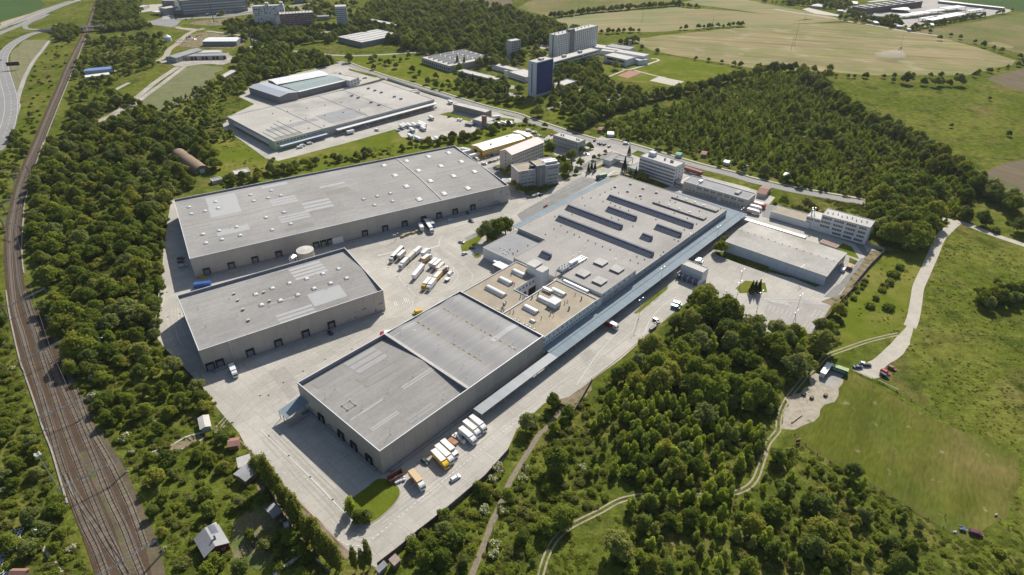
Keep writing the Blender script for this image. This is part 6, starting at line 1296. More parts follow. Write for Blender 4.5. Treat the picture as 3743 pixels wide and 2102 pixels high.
for i in range(11):
    p=P('13',1385+(i % 4)*24+q_.uniform(-5,5),555-(i//4)*24+(i % 4)*-10);t=thing('white_bale','%s white wrapped bale counted from the rust red skip' % ORD[i],'bale',(p.x,p.y,.1),q_.random(),'white bales beside the skip')
    mb=MB();mb.prism([(.65*math.cos(a),.5*math.sin(a)) for a in [j*math.pi/4 for j in range(8)]],0,.8);mb.prism([(.5*math.cos(a),.38*math.sin(a)) for a in [j*math.pi/4 for j in range(8)]],.8,1.0);mb.build('wrapping',pc('white'),t);rbox(t,'band',-.06,.06,-.52,.52,.1,1.03,m_greyw)
t=thing('flatbed_platform','flat rust coloured platform between the two groups of lorries','platform',(*P('13',1932,150),.1),math.atan2(*(lambda d:(d.y,d.x))(P('13',1980,180)-P('13',1890,110))))
rbox(t,'deck',-2.6,2.6,-1.2,1.2,.9,1.1,M('rust deck',(.36,.19,.11),n1=.6,a1=.2));[rbox(t,'leg',x-.1,x+.1,y-.1,y+.1,0,.9,m_capd) for x in (-2.2,2.2) for y in (-1,1)]
for i,(x,y,col) in enumerate(((1945,105,'white'),(1965,90,'white'),(1960,115,'silver'),(2000,125,'white'),(2025,150,'silver'),(2045,160,'white'),(2010,110,'cream'))):
    p=P('13',x,y);t=thing('tote_tank','%s %s bulk container in the heap between the lorries' % (LR[i],col),'container',(p.x,p.y,.1),.8+i*.3,'bulk containers between the lorries');mb=MB();mb.prism([(.85*math.cos(a+.4),.75*math.sin(a+.4)) for a in [j*math.pi/4 for j in range(8)]],.15,1.5);mb.build('tank',pc(col),t);rbox(t,'pallet',-.7,.7,-.6,.6,0,.14,m_wood)
car('dark green car parked behind the all yellow lorry','13',(1640,325),(1695,370),'darkgreen','hatch');car('white hatchback parked alone by the marked bays','13',(1930,530),(1995,490),'white','estate')
# right hand yard
car('white van at the edge of the wood near the yard bend','22',(1625,190),(1715,215),'white','van');car('teal van beside the white one at the wood edge','22',(1610,225),(1690,248),'teal','van');car('black car at the edge of the wood below the vans','22',(1435,350),(1490,382),'black','estate');car('red car in the right car park','22',(2180,240),(2215,215),'red','hatch')
for i,(x,y) in enumerate(((1405,455),(1420,445),(1432,435),(1445,425),(1455,400),(1465,395))):
    p=P('22',x,y);t=thing('crate','%s crate from the left at the yard edge by the wood' % LR[i],'crate',(p.x,p.y,.1),.5,'crates at the yard edge');rbox(t,'box',-.7,.7,-.7,.7,.1,1.3,pc('grey') if i < 4 else pc('tan'));rbox(t,'lid',-.75,.75,-.75,.75,1.3,1.4,m_greyw)
car('dark van parked inside the bay garage court','21',(1850,1190),(1905,1200),'white','van');car('white van behind the bay garage','21',(1865,1170),(1910,1185),'white','van')
car('white van behind the end of the white hall','31',(760,1300),(800,1250),'white','van');t=container('rust coloured container behind the white hall','31',(840,1240),(865,1200),'brown',2.4,5)
GB='white delivery lorries by the workshop'
for i,(a,b,lab) in enumerate((((2380,655),(2480,680),'nearest white and red delivery lorry at the workshop'),((2410,620),(2490,640),'middle white delivery lorry at the workshop'),((2445,590),(2535,615),'farthest white and red delivery lorry at the workshop'))):lorry(lab,'21',a,b,3.4,side='white' if i == 1 else 'pink',cab='white' if i != 2 else 'red',L=9,group=GB)
lorry('green covered lorry at the works entrance','21',(955,310),(885,325),side='green',cab='darkgreen',top=m_greenw,L=9.5);car('white car by the entrance conifers','21',(825,295),(865,282),'white','saloon');car('white car crossing the road behind the car park','21',(1140,18),(1180,22),'white','van')
t=thing('railcar','maroon railcar standing beside the road behind the workshop','railcar',(*P('21',1828,275,3),.1),math.atan2(*(lambda d:(d.y,d.x))(P('21',1880,290)-P('21',1780,258))))
rbox(t,'body',-8,8,-1.4,1.4,.9,3.4,pc('maroon'));rbox(t,'roof',-8.1,8.1,-1.45,1.45,3.4,3.7,M('rusty red roof',(.33,.13,.12)));[rbox(t,'window',-7+i*2.4,-5.4+i*2.4,-1.44,-1.41,2,2.9,m_glass) for i in range(6)];[wheel(t,t,x,y,.45,.15) for x in (-6,-4.4,4.4,6) for y in (-.8,.8)]
def boat(label,k,a,b):
    A,B=P(k,*a),P(k,*b);c=(A+B)/2;t=thing('covered_boat',label,'boat',(c.x,c.y,.6),math.atan2((B-A).y,(B-A).x))
    mb=MB();secs=[(-3.2,1.1,1.0),(-1,1.25,1.0),(1.2,1.1,1.05),(2.6,.6,1.15),(3.5,.05,1.25)];vs=[]
    for x,w,z in secs:vs += [(x,-w,z),(x,0,0),(x,w,z)]
    fs=[];
    for i in range(4):fs += [(3*i,3*i+1,3*i+4,3*i+3),(3*i+1,3*i+2,3*i+5,3*i+4)]
    mb.add(vs,fs+[(0,1,2)]);mb.build('hull',pc('white'),t);mb=MB();vs=[]
    for x,w,z in secs:vs += [(x,-w,z),(x,0,z+.8*min(1,w)),(x,w,z)]
    mb.add(vs,[(0,1,2)]+fs);mb.build('cover',m_whiter,t);rbox(t,'trailer_frame',-3,3.8,-.1,.1,-.3,-.1,m_metal);[wheel(t,t,-.8,y,.3,.2) for y in (-1.1,1.1)]
boat('white covered boat on a trailer below the grey office block','21',(235,545),(300,525));car('dark car beside the covered boat','21',(308,535),(335,520),'black','hatch')
def moto(label,p0,p1,k):
    a,b=P(k,*p0),P(k,*p1);c=(a+b)/2;t=thing('quad_bike',label,'quad bike',(c.x,c.y,.1),math.atan2((b-a).y,(b-a).x));mb=MB();mb.extr([(-1,.5),(1,.5),(1.05,.8),(.4,1.0),(-.2,.9),(-.9,1.05)],-.35,.35);mb.build('body',pc('red'),t);[wheel(t,t,x,y,.3,.25) for x in (-.7,.75) for y in (-.45,.45)];mb=MB();mb.tube((.45,-.4,1.15),(.45,.4,1.15),.04);mb.build('handlebar',m_black,t)
moto('red motor vehicle on the bay lane beside the side canopy',(335,655),(375,632),'21');moto('second small red vehicle just behind it on the lane',(362,640),(385,628),'21')
# yellow hall yard
GY='vehicles around the yellow hall'
for a,b,col,lab,kd in (((450,575),(500,620),'yellow','left yellow van with pale roof in the row by the warehouse','van'),((490,560),(535,600),'yellow','second yellow van in the row by the warehouse','van'),((540,570),(590,600),'yellow','third yellow van, fully yellow, in the row','van'),((585,545),(640,595),'orange','orange roofed van at the right end of the yellow row','van'),((665,545),(705,575),'blue','blue car right of the yellow vans','hatch'),((430,610),(470,640),'white','white van nearest the long warehouse gable','van'),
    ((625,675),(685,655),'black','black car in the line left of the dormitory block','saloon'),((700,655),(760,632),'silver','silver car in the line left of the dormitory block','hatch'),((765,628),(812,605),'white','white car at the end of the line by the dormitory block','hatch'),((520,690),(590,695),'white','grey white van beside the warehouse parapet','van'),
    ((705,760),(765,745),'darkgreen','green car in the shaded row by the bushes','hatch'),((740,775),(800,765),'navy','navy car in the shaded row by the bushes','saloon'),((770,800),(850,790),'black','black car last in the shaded row','saloon'),((740,825),(830,815),'silver','silver car under the bush by the office','hatch'),
    ((1225,170),(1280,170),'white','white van behind the yellow annex','van'),((1310,205),(1375,200),'white','second white van beside the yellow annex','van'),((1380,248),(1425,235),'silver','silver car by the yellow annex lawn','hatch'),((1405,262),(1455,248),'white','white car by the yellow annex lawn','hatch'),((1600,245),(1640,225),'red','red car left of the apartment block','hatch'),
    ((2150,525),(2195,550),'cream','yellowish car under trees in the front car park','hatch'),((2270,345),(2310,310),'black','black car at the roadside car park','hatch'),((2340,375),(2370,360),'silver','silver car in the roadside car park','hatch'),((2370,395),(2400,375),'black','dark car in the roadside car park','hatch'),((2420,400),(2470,375),'darkgreen','large dark car in the roadside car park','estate'),((2500,430),(2540,410),'silver','silver car at the right of the roadside car park','hatch')):
    car(lab,'b',a,b,col,kd,group=GY if col == 'yellow' else None)
trailer('white trailer docked at the yellow hall, upper one','b',(385,450),(250,480),L=13.6,group=GY);semi('white articulated lorry at the yellow hall, lower one','b',(480,500),(340,540),group=GY);trailer('short trailer beside the yellow hall gable','b',(280,440),(215,430),L=6,group=GY)
t=container('green skip beside the path by the apartment block','b',(1520,315),(1570,290),'green',1.8,6)
t=thing('party_tent','white pointed tent roof behind the long warehouse gable','tent',(*P('b',915,940,2),.1));mb=MB();mb.add([(-4,-3,2.2),(4,-3,2.2),(4,3,2.2),(-4,3,2.2),(-1.5,0,3.6),(1.5,0,3.6)],[(0,1,5,4),(1,2,5),(2,3,4,5),(3,0,4)]);mb.build('canvas',m_whiter,t);[rbox(t,'post',x-.06,x+.06,y-.06,y+.06,0,2.2,m_metal) for x in (-3.9,3.9) for y in (-2.9,2.9)]
# postal depot vehicles
GQ='white lorries on the depot forecourt'
for a,b,L,lab in (((1435,1225),(1485,1255),8,'white lorry left of the depot row'),((1460,1215),(1505,1240),8,'white lorry second of the depot row'),((1510,1215),(1550,1240),8,'white lorry third of the depot row'),((1560,1208),(1605,1238),8,'white lorry fourth of the depot row'),
    ((1535,1258),(1588,1288),8,'lone white lorry below the middle of the depot row'),((1645,1242),(1700,1272),8,'white lorry below the two long ones'),((1515,1315),(1570,1350),8,'white lorry at the left of the lower group'),((1590,1345),(1645,1370),8.5,'larger white lorry of the lower group'),((1735,1355),(1780,1385),7,'white lorry at the lower right corner, left one'),((1785,1348),(1828,1372),7,'white lorry at the lower right corner, right one'),((1730,1140),(1775,1165),7.5,'lone white lorry near the grass bed'),
    ((1915,985),(1965,1010),7,'white lorry beside the planted corner'),((2375,1150),(2425,1145),8,'white lorry right of the brown block'),((2385,1200),(2425,1215),7,'white lorry behind the brick stair tower'),((2450,1200),(2495,1210),7.5,'white lorry in the right hand row behind the brick tower'),((2500,1195),(2545,1205),7.5,'last white lorry in the row behind the brick tower')):
    lorry(lab,'10',a,b,3.4,L=L,group=GQ)
for a,b,lab in (((1610,1190),(1715,1235),'upper of two long white trailers on the forecourt'),((1600,1205),(1705,1252),'lower of two long white trailers on the forecourt')):trailer(lab,'10',a,b,L=13,h=3.6,group=GQ)
for a,b,col,kd,lab in (((1085,1255),(1135,1270),'white','van','white van in front of the depot canopy'),((1195,1292),(1240,1300),'white','van','white van crossing the depot forecourt'),((1080,778),(1115,775),'white','van','white van in the depot office yard'),((1030,812),(1062,800),'silver','hatch','silver car beside the depot office'),((1412,1305),(1445,1300),'silver','hatch','silver car below the depot row'),((1920,1165),(1945,1158),'black','hatch','black car by the depot grass bed'),
    ((2010,1205),(2040,1180),'white','van','white van left of the dark shed'),((2035,1210),(2065,1185),'white','van','white van right beside the dark shed'),((1925,1340),(1955,1330),'maroon','hatch','maroon car at the lower depot edge'),((1845,1358),(1870,1345),'black','hatch','black car at the lower depot edge'),((2400,1180),(2430,1185),'black','hatch','black car between the lorries behind the brown block'),((440,1462-1437+0),(475,20),'white','van','unused')):
    if lab != 'unused':car(lab,'10',a,b,col,kd)
for (a,b,lab) in (((430,62),(475,55),'white van in front of the green depot corner'),((460,45),(500,38),'small white car behind the green corner van'),((525,22),(575,15),'rounded white van by the green depot canopy')):car(lab,'11',a,b,'white','van')
trailer('white trailer standing by the depot ramp','10',(915,1300),(985,1285),L=7,h=3.4)
for (a,b,lab) in (((540,895),(640,880),'upper'),((570,910),(650,895),'lower')):container('%s pale container by the wall of the lane beside the depot' % lab,'10',(1000+a[0],a[1]),(1000+b[0]-30,b[1]+8),'cream',2.6,9)
container('%s container in the plants' % 'dark','20',(30,1228),(52,1215),'grey',2.4,6)
# town traffic
for i,(x,y,dx,dy,col,lab) in enumerate(((925,163,20,-3,'silver','silver car at the left of the bus park'),(940,189,20,-3,'brown','brown car at the left of the bus park'),(1050,180,22,-5,'silver','silver car in the upper row of the bus park'),(1100,165,22,-5,'grey','grey car in the upper row of the bus park'),(1080,130,22,-5,'white','white car under the shopping centre wall'),(1215,158,20,-3,'navy','navy car in the middle of the bus park'),(1360,112,22,-5,'white','white car near the shopping centre corner'),(610,300,25,3,'black','black car on the town junction'),(765,310,25,3,'blue','blue car on the town road'),(860,290,22,-4,'white','white car on the town road'),(1640,90,20,-8,'silver','silver car near the mall trees'),(480,170,6,-14,'black','dark car on the side street'),(490,215,6,-14,'white','white car on the side street'),(440,50,10,-10,'navy','dark car at the top square'))):
    car(lab,'a',(x,y),(x+dx,y+dy),col,'hatch')
car('white van on the town street corner','a',(500,262),(530,256),'white','van')
def bus(label,k,a_,b_,cols,L=15,h=3.1):
    a,b=P(k,*a_,h),P(k,*b_,h);c=(a+b)/2;t=thing('bus',label,'bus',(c.x,c.y,.1),math.atan2((b-a).y,(b-a).x));H=L/2
    rbox(t,'body',-H,H,-1.25,1.25,.35,h-.15,pc(cols));rbox(t,'roof',-H+.05,H-.05,-1.2,1.2,h-.15,h,m_flatr)
    for s in (-1,1):rbox(t,'window_strip',-H+.4,H-.4,s*1.27-.01,s*1.27+.01,1.3,2.5,m_glass)
    for x in (-H+2.5,H-2.8):
        for y in (-1.1,1.1):wheel(t,t,x,y,.48,.3)
for i,(a,b,col,lab) in enumerate((((1060,225),(1260,195),'teal','long teal bus nearest in the bus park'),((1270,190),(1400,172),'cream','cream bus behind the teal one'),((1260,215),(1350,203),'silver','silver bus in the middle of the bus park'),((1455,165),(1570,148),'white','white bus at the right of the bus park'),((1510,178),(1630,165),'grey','grey bus at the lower right of the bus park'))):bus(lab,'a',a,b,col,L=18 if i in (0,1) else 14)
for (x,y),(x2,y2),col,lab,kd in (((0,290),(15,285),'white','white car at the left end of the motorway','hatch'),((540,262),(570,245),'white','white van on the bridge approach','van'),((12,605),(18,590),'silver','silver car on the curving slip road','hatch'),((1700,0),(1680,20),'white','white car on the town lane','hatch')):car(lab,'00',(x,y),(x2,y2),col,kd)
# meadow car park
for a,b,col,kd,lab in (((890,825),(965,828),'navy','saloon','dark blue saloon left of the gravel car park'),((960,790),(1005,800),'white','hatch','bright car behind the two dark ones at the gravel edge'),((985,805),(1040,808),'black','estate','black estate at the upper gravel edge'),((1225,820),(1300,855),'brown','hatch','red brown hatchback furthest on the grass'),((1155,855),(1240,900),'red','estate','bright red estate on the meadow edge'),((1150,890),(1228,935),'black','estate','black car with pale roof beside the red one')):car(lab,'32',a,b,col,kd)
t=container('green container with white lettering beside the concrete pad','32',(690,800),(810,842),'green',2.7,8,top=M('pale green roof',(.34,.42,.22),n1=.5,a1=.15));
fc=bpy.data.curves.new('lettering','FONT');fc.body='REVINCA';fc.size=1.35;fc.extrude=.02;fc.align_x='CENTER';fo_=bpy.data.objects.new('tmp',fc);COL.objects.link(fo_)
bpy.context.view_layer.update();me=bpy.data.meshes.new_from_object(fo_.evaluated_get(bpy.context.evaluated_depsgraph_get()));bpy.data.objects.remove(fo_)
l_=mk('lettering',me,t,(.2,-1.34,1.15),0,m_white);l_.rotation_euler=(math.pi/2,0,0)
container('white open fronted container shelter on the concrete pad','32',(655,775),(580,885),'maroon',2.8,10,top=m_whiter)
for (x,y),lab in (((392,1095),'large dark box left on the dry grass'),((470,1128),'second dark box on the dry grass'),((607,1104),'small dark box on the pitch side')):
    t=thing('dark_box',lab,'box',(*P('32',x,y),0),.6);rbox(t,'crate_wall',-.9,.9,-.6,.6,0,1.0,m_dark);rbox(t,'crate_lid',-.95,.95,-.65,.65,1.0,1.08,m_wood)
t=thing('target_board','dark upright board at the corner of the mown pitch','board',(*P('33',327,155),0),.2);rbox(t,'board',-.9,.9,-.1,.1,.4,2.2,pc('maroon'));[rbox(t,'leg',x-.08,x+.08,-.08,.08,0,.4,m_wood) for x in (-.7,.7)]
t=thing('felled_log','long pale log lying on the dry ground by the track','log',(*P('32',325,1335),.2),math.atan2(*(lambda d:(d.y,d.x))(P('32',385,1290)-P('32',270,1370))));mb=MB();mb.tube((-4,0,.2),(4,.1,.25),.3,7,0,.18);mb.build('trunk',m_wood if 0 else M('bleached log',(.42,.34,.25),n1=2,a1=.2),t)
t=thing('wooden_barrier','long pale wooden rail at the edge of the mown pitch','barrier',(*P('32',1225,1010),0),math.atan2(*(lambda d:(d.y,d.x))(P('32',1285,1040)-P('32',1165,980))));rbox(t,'rail',-4.5,4.5,-.12,.12,.8,1.05,m_creamw);[rbox(t,'post',x-.1,x+.1,-.1,.1,0,.8,m_wood) for x in (-4,0,4)]
car('dark purple car parked on the pitch with its trailer','33',(1995,1030),(2125,1065),'purple','estate')
t=thing('small_trailer','small open trailer hitched to the purple car','trailer',(*P('33',1935,1005),.05),math.atan2(*(lambda d:(d.y,d.x))(P('33',2125,1065)-P('33',1995,1030))));rbox(t,'bed',-1.2,1.0,-.7,.7,.5,.62,pc('grey'));rbox(t,'side',-1.2,1,-.75,-.7,.5,1,m_creamw);rbox(t,'side',-1.2,1,.7,.75,.5,1,m_creamw);rbox(t,'load',-.3,.7,-.4,.5,.62,.95,pc('blue'));rbox(t,'tow_bar',1.0,2.2,-.05,.05,.5,.58,m_metal);[wheel(t,t,0,y,.3,.2) for y in (-.85,.85)]
t=thing('silver_bag','crumpled silver bag lying left of the small trailer','bag',(*P('33',1860,1030),0),.3);mb=MB();mb.prism([(.8*math.cos(a)*(1+.2*math.sin(3*a)),.5*math.sin(a)) for a in [j*math.pi/5 for j in range(10)]],0,.35);mb.prism([(.5*math.cos(a),.3*math.sin(a)) for a in [j*math.pi/4 for j in range(8)]],.35,.6);mb.build('cloth',pc('silver'),t)
t=thing('tool_box','pale box on the grass beside the bending person','box',(*P('33',2262,870),0),.4);rbox(t,'case',-.5,.5,-.3,.3,0,.35,pc('grey'));rbox(t,'lid',-.55,.55,.1,.35,.35,.8,pc('cream'))
def person(label,p,rz,pose,shirt,skinm):
    t=thing('person',label,'person',(p.x,p.y,.03),rz)
    if pose == 'bend':J=dict(hip=(0,0,.95),chest=(.38,0,1.12),neck=(.55,0,1.08),head=(.68,0,1.02),hd2=(.76,0,.94),sl=(.42,.19,1.08),sr=(.42,-.19,1.08),el=(.5,.24,.82),er=(.52,-.24,.84),hl=(.68,.16,.62),hr=(.7,-.16,.64),kl=(.06,.13,.5),kr=(-.02,-.13,.5),fl=(-.1,.15,.08),fr=(-.2,-.14,.08),tl=(.1,.16,.04),tr=(0,-.15,.04),hpl=(0,.1,.9),hpr=(0,-.1,.9))
    else:J=dict(hip=(0,0,.95),chest=(0,0,1.3),neck=(0,0,1.48),head=(.02,0,1.6),hd2=(.03,0,1.7),sl=(0,.2,1.4),sr=(0,-.2,1.4),el=(-.02,.27,1.12),er=(.1,-.26,1.14),hl=(.05,.27,.84),hr=(.3,-.2,1.0),kl=(.04,.12,.5),kr=(.02,-.12,.5),fl=(-.02,.14,.08),fr=(-.04,-.13,.08),tl=(.16,.16,.04),tr=(.14,-.15,.04),hpl=(0,.1,.9),hpr=(0,-.1,.9))
    R_=dict(hip=.155,chest=.16,neck=.06,head=.1,hd2=.085,sl=.075,sr=.075,el=.045,er=.045,hl=.035,hr=.035,kl=.06,kr=.06,fl=.045,fr=.045,tl=.035,tr=.035,hpl=.1,hpr=.1)
    E=[('hip','chest'),('chest','neck'),('neck','head'),('head','hd2'),('chest','sl'),('chest','sr'),('sl','el'),('sr','er'),('el','hl'),('er','hr'),('hip','hpl'),('hip','hpr'),('hpl','kl'),('hpr','kr'),('kl','fl'),('kr','fr'),('fl','tl'),('fr','tr')]
    ks=list(J);me=bpy.data.meshes.new('body');me.from_pydata([J[k_] for k_ in ks],[(ks.index(a),ks.index(b)) for a,b in E],[])
    o=mk('body',me,t,mat=shirt);o.modifiers.new('s','SKIN');
    for i,k_ in enumerate(ks):me.skin_vertices[0].data[i].radius=(R_[k_],R_[k_]*.85)
    me.skin_vertices[0].data[0].use_root=True;s_=o.modifiers.new('u','SUBSURF');s_.levels=1;s_.render_levels=2
    mb=MB();h=Vector(J['head']);h2=Vector(J['hd2']);mb.tube(h-(h2-h)*.2,h2+(h2-h)*.3,.1,8,0,.07);mb.build('hair',m_bark,t)
person('person in dark clothes standing alone on the mown pitch',P('33',1762,882),2.2,'stand',M('dark clothing',(.05,.04,.04)),None)
person('person bending forward over a box on the mown pitch',P('33',2298,915),2.6,'bend',M('brown clothing',(.10,.08,.07)),None)
# tractor with hay dust in the far field
p=P('30',1352,487);t=thing('tractor','small tractor raising dust on the big hay field','tractor',(p.x,p.y,.05),math.atan2(*(lambda d:(d.y,d.x))(P('30',1400,465)-P('30',1300,500))))
rbox(t,'hood',.2,2.4,-.5,.5,.9,1.7,pc('red'));rbox(t,'cab',-1.4,.2,-.8,.8,1,2.9,pc('grey'));rbox(t,'implement',-5,-1.8,-2,2,.4,1.3,pc('brown'));[wheel(t,t,-.8,y,.85,.5) for y in (-1,1)];[wheel(t,t,1.8,y,.5,.35) for y in (-.8,.8)]
md=bpy.data.materials.new('hay dust');md.use_nodes=True;nt=md.node_tree;nt.nodes.remove(nt.nodes['Principled BSDF']);pv=nt.nodes.new('ShaderNodeVolumePrincipled');pv.inputs['Color'].default_value=(.95,.88,.75,1);pv.inputs['Density'].default_value=.045;nt.links.new(pv.outputs[0],nt.nodes['Material Output'].inputs['Volume'])
mb=MB();
a,b=P('30',1350,492),P('30',1215,600);d=(b-a);Ld=d.length
for i in range(4):
    c=a+d*(i+.4)/4;s=3+i*2.6;bm=bmesh.new();bmesh.ops.create_icosphere(bm,subdivisions=2,radius=1);mb.add([(c.x+v.co.x*s*1.9,c.y+v.co.y*s*1.5,max(.2,s*.45+v.co.z*s*.3)) for v in bm.verts],[tuple(v.index for v in f.verts) for f in bm.faces]);bm.free()
tag(mb.build('dust_cloud',md),'pale dust cloud trailing behind the tractor','dust',None,'stuff')
m_tyre=M('faint tyre marks',(.345,.32,.28),n1=.3,a1=.12)
mt_=MB()
for k,pts in (('13',[(150,60),(500,420),(800,730),(900,900),(1040,1010),(1200,940),(1700,540),(2300,60)]),('13',[(100,120),(450,500),(760,830),(930,1040),(1120,1090),(1500,840),(2100,360)]),('12',[(60,1240),(420,950),(900,640),(1250,430),(1600,320),(1900,120)]),('12',[(0,1050),(400,880),(800,640),(1200,400)]),('12',[(-300,1437),(-100,1200),(100,980),(420,760)]),('11',[(1100,1100),(1600,980),(2050,860),(2500,740)]),('11',[(1150,1150),(1700,1010),(2000,900),(2500,770)]),('c',[(1300,200),(1500,480),(1900,760),(2080,1000),(1900,1260),(1500,1400)]),('c',[(1400,180),(1700,420),(2100,700),(2300,1000)]),('22',[(0,1330),(500,980),(900,720),(1200,480),(1420,260),(1600,140)]),('22',[(1300,440),(1480,220),(1700,90),(2200,110)]),('02',[(1700,150),(1720,400),(1850,700),(2100,1000)]),('b',[(1250,1300),(1700,1080),(2150,870)])):
    q=smoothline(PL(k,pts),6)
    for o_ in (-1,1,2.4,4.2):strip(mt_,offset(q,o_),.38,.045)
tag(mt_.build('tyre_marks',m_tyre),None,None,None,'structure')
# ------------------------------------------------------------------ railway
Lft=[('D',240,0),('D',217,63),('D',198,101),('D',167,162),('D',142,218),('D',109,292),('D',79,363),('D',58,409),('D',35.5,470),('D',20,536),('D',11,586),('D',10,637),('D',14,713),('D',23,792),('D',48,893),('D',63,944),('D',109,1080),('D',144,1182),('D',175,1267),('D',214,1370),('D',245,1465),('D',262,1520)]
Rgt=[('D',255,0),('D',235,63),('D',218,101),('D',187,162),('D',167,218),('D',138,292),('D',109,363),('D',90,409),('D',72,470),('D',60,536),('D',55,586),('D',55,637),('D',62,713),('D',76,760),('D',130,830),('D',160,881),('D',188,970),('D',231,1071),('D',273,1164),('D',325,1267),('D',366,1357),('D',402,1455),('D',425,1520)]
lw=smoothline([P(*q) for q in Lft],6);rw_=smoothline([P(*q) for q in Rgt],6)
tag(sheet('railway_ballast',lw+rw_[::-1],.06,m_ballast),None,None,None,'structure')
ribbon('grass_strip',PL('02',[(800,1150),(900,1437)])+PL('03',[(960,80),(1160,420),(1330,800),(1480,1150),(1560,1500)]),4,.09,m_ballast2)
ribbon('gravel_strip',PL('03',[(800,250),(960,560),(1120,900),(1230,1200),(1320,1447)]),2.6,.1,m_ballast2)
def gauge_line(L_,R_,t):
    n=40;out=[]
    for i in range(n+1):
        f=i/n;a=L_[min(int(f*(len(L_)-1)),len(L_)-1)];b=R_[min(int(f*(len(R_)-1)),len(R_)-1)];out.append(a.lerp(b,t))
    return out
def px_track(pts):return [P(*q) for q in pts]
upL=[P('D',*q) for q in ((245.5,-3),(223.5,63),(205,101),(174,162),(151,218),(119.5,292),(90,363),(70,409),(48.5,470),(33.5,536),(26,586),(25,637),(30,713))]
upR=[P('D',*q) for q in ((250,-3),(229,63),(211.5,101),(181,162),(159,218),(128.5,292),(99.5,363),(79.5,409),(60,470),(47,536),(41,586),(41,637),(47,713))]
dn1=PL('02',[(150,250),(210,450),(300,760),(400,1080),(500,1420)])+PL('03',[(590,350),(680,590),(740,760),(830,980),(930,1180),(1030,1447),(1060,1530)])
dn2=PL('02',[(265,250),(335,450),(430,760),(530,1080),(640,1420)])+PL('03',[(750,330),(870,640),(960,860),(1040,1050),(1130,1220),(1225,1447),(1260,1530)])
dn3=PL('02',[(250,60),(300,230),(400,520),(520,800),(680,1150),(790,1400)])+PL('03',[(920,330),(1060,680),(1200,970),(1290,1200),(1390,1447),(1420,1530)])
dn4=PL('02',[(440,250),(540,480),(640,750),(760,1080),(880,1400)])+PL('03',[(1060,330),(1250,720),(1350,980),(1420,1180)])
x12=PL('03',[(640,460),(700,600),(820,800),(930,960),(1050,1160),(1160,1320),(1240,1447)])
sl_me=shared('sleeper',lambda:(lambda b:(b.box(-.13,.13,-1.3,1.3,0,.14),b.data('sleeper',m_sleeper))[1])(MB()))
def track(label,pts,zoff=0,near=260,gauge=.76,cat='railway track',srail=m_rail):
    q=smoothline(pts,5);t=thing('railway_track',label,cat,(q[0].x,q[0].y));O=q[0];z=.075+zoff
    for s in (-1,1):
        line_=offset(q,s*gauge);mb=MB()
        n=len(line_);vs=[]
        for i,p in enumerate(line_):
            d=(line_[min(i+1,n-1)]-line_[max(i-1,0)]).normalized();r=Vector((-d.y,d.x))*.055;p_=p-O
            vs += [(p_.x+r.x,p_.y+r.y,z+.1),(p_.x-r.x,p_.y-r.y,z+.1),(p_.x-r.x,p_.y-r.y,z+.31),(p_.x+r.x,p_.y+r.y,z+.31)]
        mb.add(vs,[(4*i+a,4*i+(a+1) % 4,4*i+4+(a+1) % 4,4*i+4+a) for i in range(n-1) for a in range(4)]);mb.build('rail',srail,t)
    sp=[];acc=0
    for a,b in zip(q,q[1:]):
        L=(b-a).length;x=-acc
        while x+.65 <= L:x += .65;sp.append((a.lerp(b,max(0,x)/L),math.atan2((b-a).y,(b-a).x)))
        acc=L-x
    sp.sort(key=lambda s:s[0].length);vis=[s for s in sp if -50 < project((s[0].x,s[0].y,0))[1] < 2150]
    for p,rz in vis[:near]:mk('sleeper',sl_me,t,(p.x-O.x,p.y-O.y,z),rz)
    mb=MB()
    for p,rz in vis[near:]:
        c,s=math.cos(rz),math.sin(rz);X=p.x-O.x;Y=p.y-O.y;co=[(-.13,-1.3),(.13,-1.3),(.13,1.3),(-.13,1.3)]
        v=[(X+a*c-b*s,Y+a*s+b*c,z+h) for h in (.0,.14) for a,b in co];mb.add(v,[(4,5,6,7),(0,1,5,4),(1,2,6,5),(2,3,7,6),(3,0,4,7)])
    if mb.v:o=mb.build('far_sleepers',m_sleeper,t);o['kind'] ='stuff'
track('left main railway track of the electrified line',upL+dn1);track('right main railway track of the electrified line',upR+dn2,.004)
track('siding track right of the two main lines',dn3,.008);track('overgrown outermost siding beside the bushes',dn4,.012);track('crossover track joining the two main lines near the bottom',x12,.05)
# cable trough
def low_wall(name,label,k,pts,w=.6,h=.35,mat=m_fence,cat='cable trough'):
    q=smoothline(PL(k,pts) if k else pts,4);O=q[0];t=thing(name,label,cat,(O.x,O.y));n=0
    for a,b in zip(q,q[1:]):
        L=(b-a).length;rz=math.atan2((b-a).y,(b-a).x);mb=MB();mb.box(.03,L-.03,-w/2,w/2,0,h+.002*(n % 2));n += 1
        mk('slab',mb.data('slab',mat),t,(a.x-O.x,a.y-O.y,.05),rz)
low_wall('cable_trough','pale concrete cable trough along the left side of the tracks',None,PL('02',[(60,60),(100,320),(190,720),(250,900),(330,1130),(430,1437)])+PL('03',[(500,220),(560,420),(580,490),(660,750)]))
low_wall('cable_trough','pale concrete edge along the right side of the far tracks',None,PL('01',[(430,0),(330,300),(250,590),(235,720),(218,1000),(225,1200),(240,1300)]),.6)
low_wall('cable_trough','pale edge strip right of the tracks towards the bridge',None,PL('00',[(860,350),(760,600),(680,800),(600,1000),(500,1250),(430,1437)]),.6)
